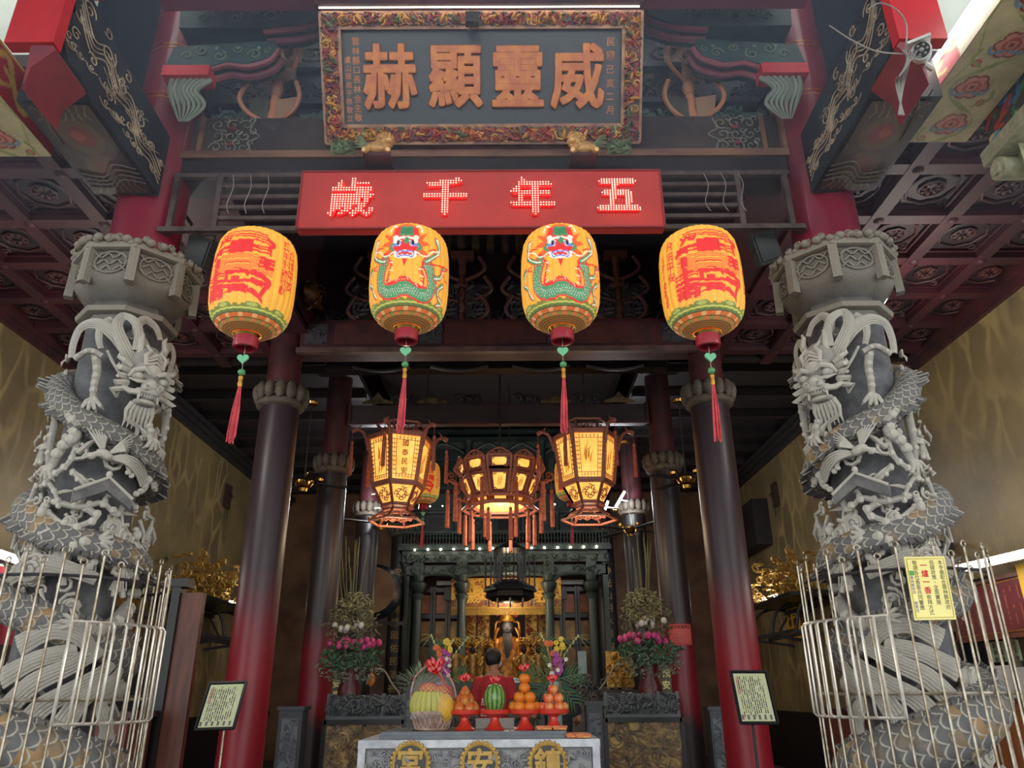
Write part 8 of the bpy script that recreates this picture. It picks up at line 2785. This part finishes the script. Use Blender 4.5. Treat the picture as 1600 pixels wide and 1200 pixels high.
# ---- wall brackets with lamps and gilt crests
def wall_bracket(s, y0, y1, zb, label, lamp=True, gilt=False):
    X = s * 4.98
    t = empty('wall_bracket', (X, (y0 + y1) / 2, zb), label, 'bracket')
    mb = MB()
    for y in (y0, (y0 + y1) / 2, y1):
        mb.tube(catmull([V((X, y, zb + .55)), V((X - s * .3, y, zb + .6)), V((X - s * .6, y, zb + .45)), V((X - s * .72, y, zb + .1))], 6), .025, 6)
        mb.bar((X, y, zb), (X - s * .75, y, zb + .1), .04, .04); mb.bar((X, y, zb + .55), (X - s * .3, y, zb + .1), .03, .03)
    for q in (.74, .4): mb.bar((X - s * q, y0, zb + .1), (X - s * q, y1, zb + .1), .05, .05)
    mb.span((X - s * .02, y0, zb + .5), (X - s * .1, y1, zb + .56)) if s < 0 else mb.span((X - .1, y0, zb + .5), (X - .02, y1, zb + .56))
    mb.build('iron_frame', BLK_METAL, t)
    if gilt:
        mb = MB(); mb.box((X - s * .38, (y0 + y1) / 2, zb + .62), (.7, y1 - y0, .05)); mb.build('shelf', BLACK, t)
        mb = MB()
        r_ = random.Random(5)
        for k in range(150):
            p = V((X - s * r_.uniform(.1, .7), r_.uniform(y0, y1), zb + .68 + .6 * r_.random() ** 1.3))
            mb.tube(spiral(p, Matrix.Rotation(PI / 2 * (k % 2), 3, 'X'), .08, 1.2, 8, 1, k), .018, 4)
        mb.build('gilt_crest', GST, t)
    return t
wall_bracket(-1, 8.5, 9.7, 2.35, 'curved dark iron bracket with a tube lamp on the left wall', True)
wall_bracket(1, 8.3, 9.6, 2.45, 'curved dark iron bracket with a tube lamp on the right wall', True)
wall_bracket(-1, 11.2, 13.4, 2.25, 'iron bracket shelf with a gilt carved crest on the left wall', False, True)
wall_bracket(1, 11.4, 13.6, 2.25, 'iron bracket shelf with a gilt carved crest on the right wall', False, True)
def wall_tube(s, ya, yb, za, zb, X, label, st, r_=.022):
    t = empty('wall_tube_lamp', (X, (ya + yb) / 2, (za + zb) / 2), label, 'lamp')
    mb = MB(); mb.cyl((X, ya, za), (X, yb, zb), r_, 10); mb.build('tube', emat('wall tube %d' % st, (1, .98, .93, 1), st), t)
    mb = MB(); mb.bar((X + s * .05, ya, za), (X + s * .05, yb, zb), .05, .07)
    for y, z in ((ya, za), (yb, zb)): mb.bar((X, y, z), (s * 4.99, y, z), .02, .02)
    mb.build('fitting', mat('white plastic', rgb(226, 226, 222), .4), t)
a, b = atx(356, 939, -4.45), atx(375, 947, -4.45)
wall_tube(-1, a.y, b.y, a.z, b.z, -4.45, 'short bright tube lamp under the left iron bracket', 20)
a, b = atx(1213, 930, 4.45), atx(1182, 941, 4.45)
wall_tube(1, a.y, b.y, a.z, b.z, 4.45, 'bright tube lamp under the right iron bracket', 18)
a, b = atx(0, 862, -4.6), atx(75, 890, -4.6)
wall_tube(-1, a.y - .5, b.y, a.z, b.z, -4.6, 'long bright tube lamp at the left edge behind the cage', 16, .035)
a, b = atx(1600, 867, 4.6), atx(1478, 893, 4.6)
wall_tube(1, a.y - .5, b.y, a.z, b.z, 4.6, 'long bright tube lamp at the right edge behind the cage', 16, .035)

# ---- left side furniture
t = empty('wooden_screen_panel', (-4.4, 8.1, 0), 'tall reddish brown wooden upright with a dark finial beside the left cage', 'panel')
a, b = at(250, 918, 7.6), at(317, 935, 7.6)
mb = MB(); mb.span((a.x + .22, 7.6, ZF), (b.x, 7.68, a.z - .05)); mb.build('board', WOOD, t)
mb = MB(); mb.span((a.x + .14, 7.56, ZF), (a.x + .22, 7.72, a.z)); mb.span((a.x + .11, 7.54, a.z), (a.x + .28, 7.74, a.z + .08)); mb.build('dark_post', BLACK, t)
# black arched doorway in the left wall
mb = MB()
Q = [(7.3, ZF), (8.35, ZF), (8.35, 2.5), (8.2, 2.75), (7.9, 2.85), (7.3, 2.85)]
M = Matrix(((0, 0, 1, -4.99), (1, 0, 0, 0), (0, 1, 0, 0), (0, 0, 0, 1)))
mb.prism(Q, M, .05); mb.build('door_1', mat('dark grey door leaf', rgb(66, 58, 56), .5, c2=rgb(50, 46, 48), vs=2), kind='structure')
# red curtain
t = empty('red_curtain', (-4.7, 7.2, 1.6), 'deep red cloth hanging under the tube lamp at the left edge', 'curtain')
a = atx(0, 885, -4.7); b = atx(42, 890, -4.7)
mb = MB()
vs, fs = [], []
for k in range(31):
    y = a.y - .4 + (b.y - a.y + .4) * k / 30
    x = -4.7 + .03 * math.sin(k * 1.3)
    vs += [V((x, y, b.z - .03)), V((x, y, b.z - .72)), V((x - .01, y, b.z - .72)), V((x - .01, y, b.z - .03))]
for k in range(30):
    o = 4 * k
    fs += [(o, o + 1, o + 5, o + 4), (o + 2, o + 3, o + 7, o + 6), (o + 1, o + 2, o + 6, o + 5), (o + 3, o, o + 4, o + 7)]
mb.add(vs, fs); mb.build('cloth', mat('deep red cloth', rgb(150, 30, 46), .7, c2=rgb(120, 22, 38), vs=4), t)
mb = MB(); mb.bar((-4.7, a.y - .4, b.z - .02), (-4.7, b.y, b.z - .02), .02, .02); mb.bar((-4.7, a.y, b.z - .02), (-5.0, a.y, b.z - .02), .02, .02); mb.build('rail', STEEL, t)
# reddish desk in front of the left wall
def desk(x0_, x1_, y0_, y1_, z0_, z1_, label, m, drawers=0, s=1):
    t = empty('counter', ((x0_ + x1_) / 2, (y0_ + y1_) / 2, z0_), label, 'counter')
    mb = MB(); mb.span((x0_, y0_, z0_), (x1_, y1_, z1_ - .05)); mb.build('cabinet', m, t)
    mb = MB(); mb.span((x0_ - .03, y0_ - .03, z1_ - .05), (x1_ + .03, y1_ + .03, z1_)); mb.build('top', mat('dark counter edge', rgb(84, 44, 40), .4), t)
    for k in range(drawers):
        z = z0_ + .1 + (z1_ - z0_ - .2) / drawers * k
        mb = MB(); mb.span((x0_ + .06, y0_ - .02, z), (x1_ - .06, y0_, z + (z1_ - z0_ - .2) / drawers - .04)); d = mb.build('drawer', m, t)
        mb = MB(); mb.bar(((x0_ + x1_) / 2 - .06, y0_ - .035, z + .2), ((x0_ + x1_) / 2 + .06, y0_ - .035, z + .2), .015, .02); mb.build('handle', BLK_METAL, d)
    return t
CW = mat('red brown counter wood', rgb(120, 64, 54), .45, c2=rgb(96, 50, 44), vs=3, stretch=(4, 4, .5))
desk(-3.75, -3.1, 7.03, 7.5, ZF, 1.42, 'low reddish brown counter seen through the left cage', CW, 2)
# dark cabinets with shelves under the left and right niches
def shelf_unit(s, y0_, y1_, z1_, label):
    X0_, X1_ = (-4.9, -4.35) if s < 0 else (4.35, 4.9)
    t = empty('dark_cabinet', ((X0_ + X1_) / 2, (y0_ + y1_) / 2, ZF), label, 'cabinet')
    m = mat('blue black cabinet', rgb(34, 42, 52), .4, c2=rgb(26, 32, 42), vs=4)
    mb = MB(); mb.span((X0_, y0_, ZF), (X1_, y1_, z1_)); mb.build('carcass', m, t)
    xf = X1_ if s < 0 else X0_
    for k in range(4):
        z = ZF + .1 + k * (z1_ - ZF - .1) / 4
        for j in range(2):
            ya, yb = y0_ + .04 + j * (y1_ - y0_) / 2, y0_ - .04 + (j + 1) * (y1_ - y0_) / 2
            mb = MB(); mb.span((xf, ya, z), (xf + (-s) * .02, yb, z + (z1_ - ZF - .1) / 4 - .05)); d = mb.build('drawer', mat('cabinet front', rgb(44, 52, 60), .35), t)
            mb = MB(); mb.bar((xf - s * .03, (ya + yb) / 2 - .08, z + .2), (xf - s * .03, (ya + yb) / 2 + .08, z + .2), .015, .012); mb.build('handle', STEEL, d)
        mb = MB(); mb.bar((xf - s * .012, y0_, z - .02), (xf - s * .012, y1_, z - .02), .02, .015); mb.build('rail', STEEL, t)
shelf_unit(-1, 8.75, 11.0, 1.95, 'blue black cabinet with drawers under the golden lit niche on the left wall')
shelf_unit(1, 9.2, 11.2, 1.3, 'blue black cabinet with drawers along the right wall')
# golden niche panels on the walls
for s, y0_, y1_, z0_, z1_ in ((-1, 8.85, 10.9, 2.02, 2.78),):
    t = empty('gilt_wall_panel', (s * 4.96, (y0_ + y1_) / 2, z0_), 'golden brown sheet panel lit by the tube lamp on the left wall', 'panel')
    mb = MB(); mb.span((-4.99, y0_, z0_), (-4.94, y1_, z1_)); mb.build('sheet', mat('brushed gold sheet', rgb(190, 140, 66), .35, .6, c2=rgb(130, 90, 46), vs=3, bump=.2, bs=8), t)
    mb = MB(); mb.bar((-4.93, y0_, z0_), (-4.93, y1_, z0_), .03, .03); mb.bar((-4.93, y0_, z1_), (-4.93, y1_, z1_), .03, .03); mb.build('edge_strip', STEEL, t)
# small wall plates
for s, px, py, lb in ((-1, 356, 776, 'small rusty wall fitting high on the left wall'), (-1, 456, 850, 'small dark plate on the far left wall'), (1, 1211, 773, 'small rusty wall fitting high on the right wall')):
    c = atx(px, py, s * 4.97)
    t = empty('wall_fitting', tuple(c), lb, 'fitting')
    mb = MB(); mb.box(c, (.05, .24, .42)); mb.build('plate', mat('rusty brown plate', rgb(84, 64, 52), .6, .3, c2=rgb(52, 42, 40), vs=20), t)
    mb = MB(); mb.tube([c + V((-s * .03, 0, .05)), c + V((-s * .1, 0, .0)), c + V((-s * .05, 0, -.06))], .015, 6); mb.tube([c + V((-s * .03, .0, -.2)), c + V((-s * .03, .02, -.4))], .008, 5); mb.build('hook', BLK_METAL, t)
# dark recess on the right wall
c = atx(1150, 790, 4.9)
mb = MB(); mb.span((4.7, 14.0, 4.05), (5.0, 16.2, 4.9)); mb.build('dark_wall_box', DWOOD, label='dark boxed recess high on the right wall behind the column', cat='box')

# ---- right side: window, yellow sign, roll of honour board, papers, counters
t = empty('window_1', (4.97, 9.1, 1.35))
tag(t, kind='structure')
a, b = atx(1211, 1075, 4.95), atx(1262, 1000, 4.95)
y0_, y1_, z0_, z1_ = 7.6, 9.6, 1.42, 2.15
mb = MB(); mb.span((4.95, y0_, z0_), (4.99, y1_, z1_)); mb.build('window_pane', mat('dark window glass', rgb(26, 30, 40), .08), t)
mb = MB()
for y in (y0_, (y0_ + y1_) / 2, y1_): mb.bar((4.94, y, z0_), (4.94, y, z1_), .05, .05)
for z in (z0_, z1_): mb.bar((4.94, y0_, z), (4.94, y1_, z), .05, .05)
mb.build('window_frame', mat('grey window frame', rgb(110, 102, 84), .5), t)
YS = mat('bright yellow sign', rgb(240, 190, 40), .5, c2=rgb(232, 176, 30), vs=4)
c = atx(1240, 974, 4.93)
t = empty('yellow_sign', tuple(c), 'yellow sign with black writing and a red arrow on the right wall', 'sign')
MW = lambda p: basis(p, V((0, -1, 0)), V((0, 0, 1)), V((-1, 0, 0)))
mb = MB(); mb.box(c, (.02, .62, .50)); mb.build('board', YS, t)
mb = MB(); column_text(mb, '樓梯', MW(c + V((-.015, 0, 0))), -.12, .16, .13, 1.1, .03, .002); column_text(mb, '二樓', MW(c + V((-.015, 0, 0))), .10, .16, .13, 1.1, .03, .002); mb.build('black_writing', INK, t)
mb = MB(); mb.prism([(-.02, -.18), (.14, -.10), (.14, -.24)], MW(c + V((-.012, 0, 0))), .004); mb.build('red_arrow', mat('dark red arrow', rgb(150, 30, 30), .5), t)
p1, p2 = atx(1600, 905, 4.9), atx(1486, 935, 4.9)
y0_, y1_ = p1.y - .6, p2.y
z1_ = atx(1540, 908, 4.9).z; z0_ = atx(1540, 998, 4.9).z
t = empty('honour_board', (4.92, (y0_ + y1_) / 2, z0_), 'dark red board covered in columns of fine writing on the right wall', 'board')
mb = MB(); mb.span((4.9, y0_, z0_), (4.95, y1_, z1_)); mb.build('board', mat('dark red board', rgb(112, 34, 46), .35, c2=rgb(96, 28, 40), vs=2), t)
mb = MB()
r_ = random.Random(4)
for j in range(16):
    y = y1_ - .1 - j * (y1_ - y0_ - .2) / 16
    for k in range(14):
        if r_.random() > .3: mb.box((4.897, y, z1_ - .1 - k * (z1_ - z0_ - .18) / 14), (.003, .03, .028))
mb.build('fine_writing', mat('dull gold print', rgb(160, 80, 72), .5), t)
mb = MB()
for z in (z1_ - .04, z0_ + .04): mb.bar((4.895, y0_ + .03, z), (4.895, y1_ - .03, z), .008, .008)
mb.build('gold_line', GOLD, t)
mb = MB()
for z in (z1_, z0_): mb.bar((4.9, y0_, z), (4.9, y1_, z), .04, .04)
for y in (y0_, y1_): mb.bar((4.9, y, z0_), (4.9, y, z1_), .04, .04)
mb.build('frame', WOOD, t)
a = atx(1598, 908, 4.88)
t = empty('yellow_sign', (4.88, a.y - .2, a.z - .3), 'plain yellow sign cut by the right edge of the view', 'sign')
mb = MB(); mb.span((4.86, a.y - .45, a.z - .32), (4.88, a.y + .02, a.z + .15)); mb.build('board', YS, t)
mb = MB(); mb.span((4.855, a.y - .42, a.z - .3), (4.86, a.y - .0, a.z - .27)); mb.build('lower_edge', GOLD, t)
p1, p2 = atx(1587, 1000, 4.93), atx(1552, 1035, 4.93)
t = empty('green_notice', (4.93, p1.y, p2.z), 'grey green sheet with short rows of black writing on the right wall', 'notice')
y0_, y1_ = p1.y, p2.y
mb = MB(); mb.span((4.93, y0_ - .02, p2.z), (4.94, y1_ + .05, p1.z)); mb.build('sheet', mat('grey green sheet', rgb(150, 166, 140), .6), t)
mb = MB()
for j, tx in enumerate(('光明燈', '安太歲', '文昌燈', '財神燈')):
    column_text(mb, tx, MW(V((4.925, y0_ + .03 + j * (y1_ - y0_) / 4, (p1.z + p2.z) / 2))), 0, .06, .06, 1.1, .02, .001)
mb.build('black_writing', INK, t)
p1, p2 = atx(1600, 1042, 4.3), atx(1515, 1048, 4.3)
q1 = atx(1560, 1090, 4.3)
t = empty('white_papers', (4.3, (p1.y + p2.y) / 2, q1.z), 'large white papers hanging over the front of the right counter', 'papers')
for k in range(2):
    ya = p1.y - .5 + k * (p2.y - p1.y + .5) / 2; yb = ya + (p2.y - p1.y + .5) / 2 - .02
    mb = MB(); mb.span((4.295 - .006 * k, ya, q1.z), (4.3 - .006 * k, yb, p1.z + .02 * k)); mb.build('sheet', WHITE, t)
mb = MB(); mb.span((4.3, p1.y - .6, 0), (4.9, p2.y + .25, q1.z + .02)); t = empty('wooden_counter', (4.6, p1.y, 0), 'orange brown wooden counter at the right edge behind the cage', 'counter')
mb.build('cabinet', WOOD_O, t)
mb = MB(); mb.span((4.27, p1.y - .6, q1.z + .02 - .06), (4.9, p2.y + .28, q1.z + .0)); mb.build('top_edge', CW, t)
mb = MB(); mb.span((4.285, p1.y - .6, .75), (4.3, p2.y + .25, .79)); mb.build('front_rail', CW, t)
desk(3.35, 4.0, 7.3, 8.4, ZF, 1.38, 'reddish brown counter end behind the right cage with papers on it', CW, 1)
c = V((3.6, 7.6, 1.38))
mb = MB(); mb.box(c + V((0, 0, .012)), (.3, .22, .02)); mb.box(c + V((.03, .02, .03)), (.28, .2, .014), Matrix.Rotation(.2, 3, 'Z')); mb.build('paper_stack', WHITE, label='small stack of white papers on the reddish counter behind the right cage', cat='papers')
# ------------------------------------------------------------------ bluish volume standing in for lens flare
t = NT('lens flare haze')
t.t.nodes.remove(t.b)
vs_ = t.n('ShaderNodeVolumeScatter')
vs_.inputs['Color'].default_value = (.62, .74, 1, 1)
vs_.inputs['Density'].default_value = .07  # scatter added to imitate veiling lens flare
t.l(vs_.outputs[0], t.out.inputs['Volume'])
mb = MB(); mb.span((-4.9, 2.75, 4.3), (4.9, 4.4, 6.85))
o = mb.build('flare_haze', t.m, smooth=False, label='thin bluish haze added for lens flare in front of the plaque', cat='haze', kind='stuff')
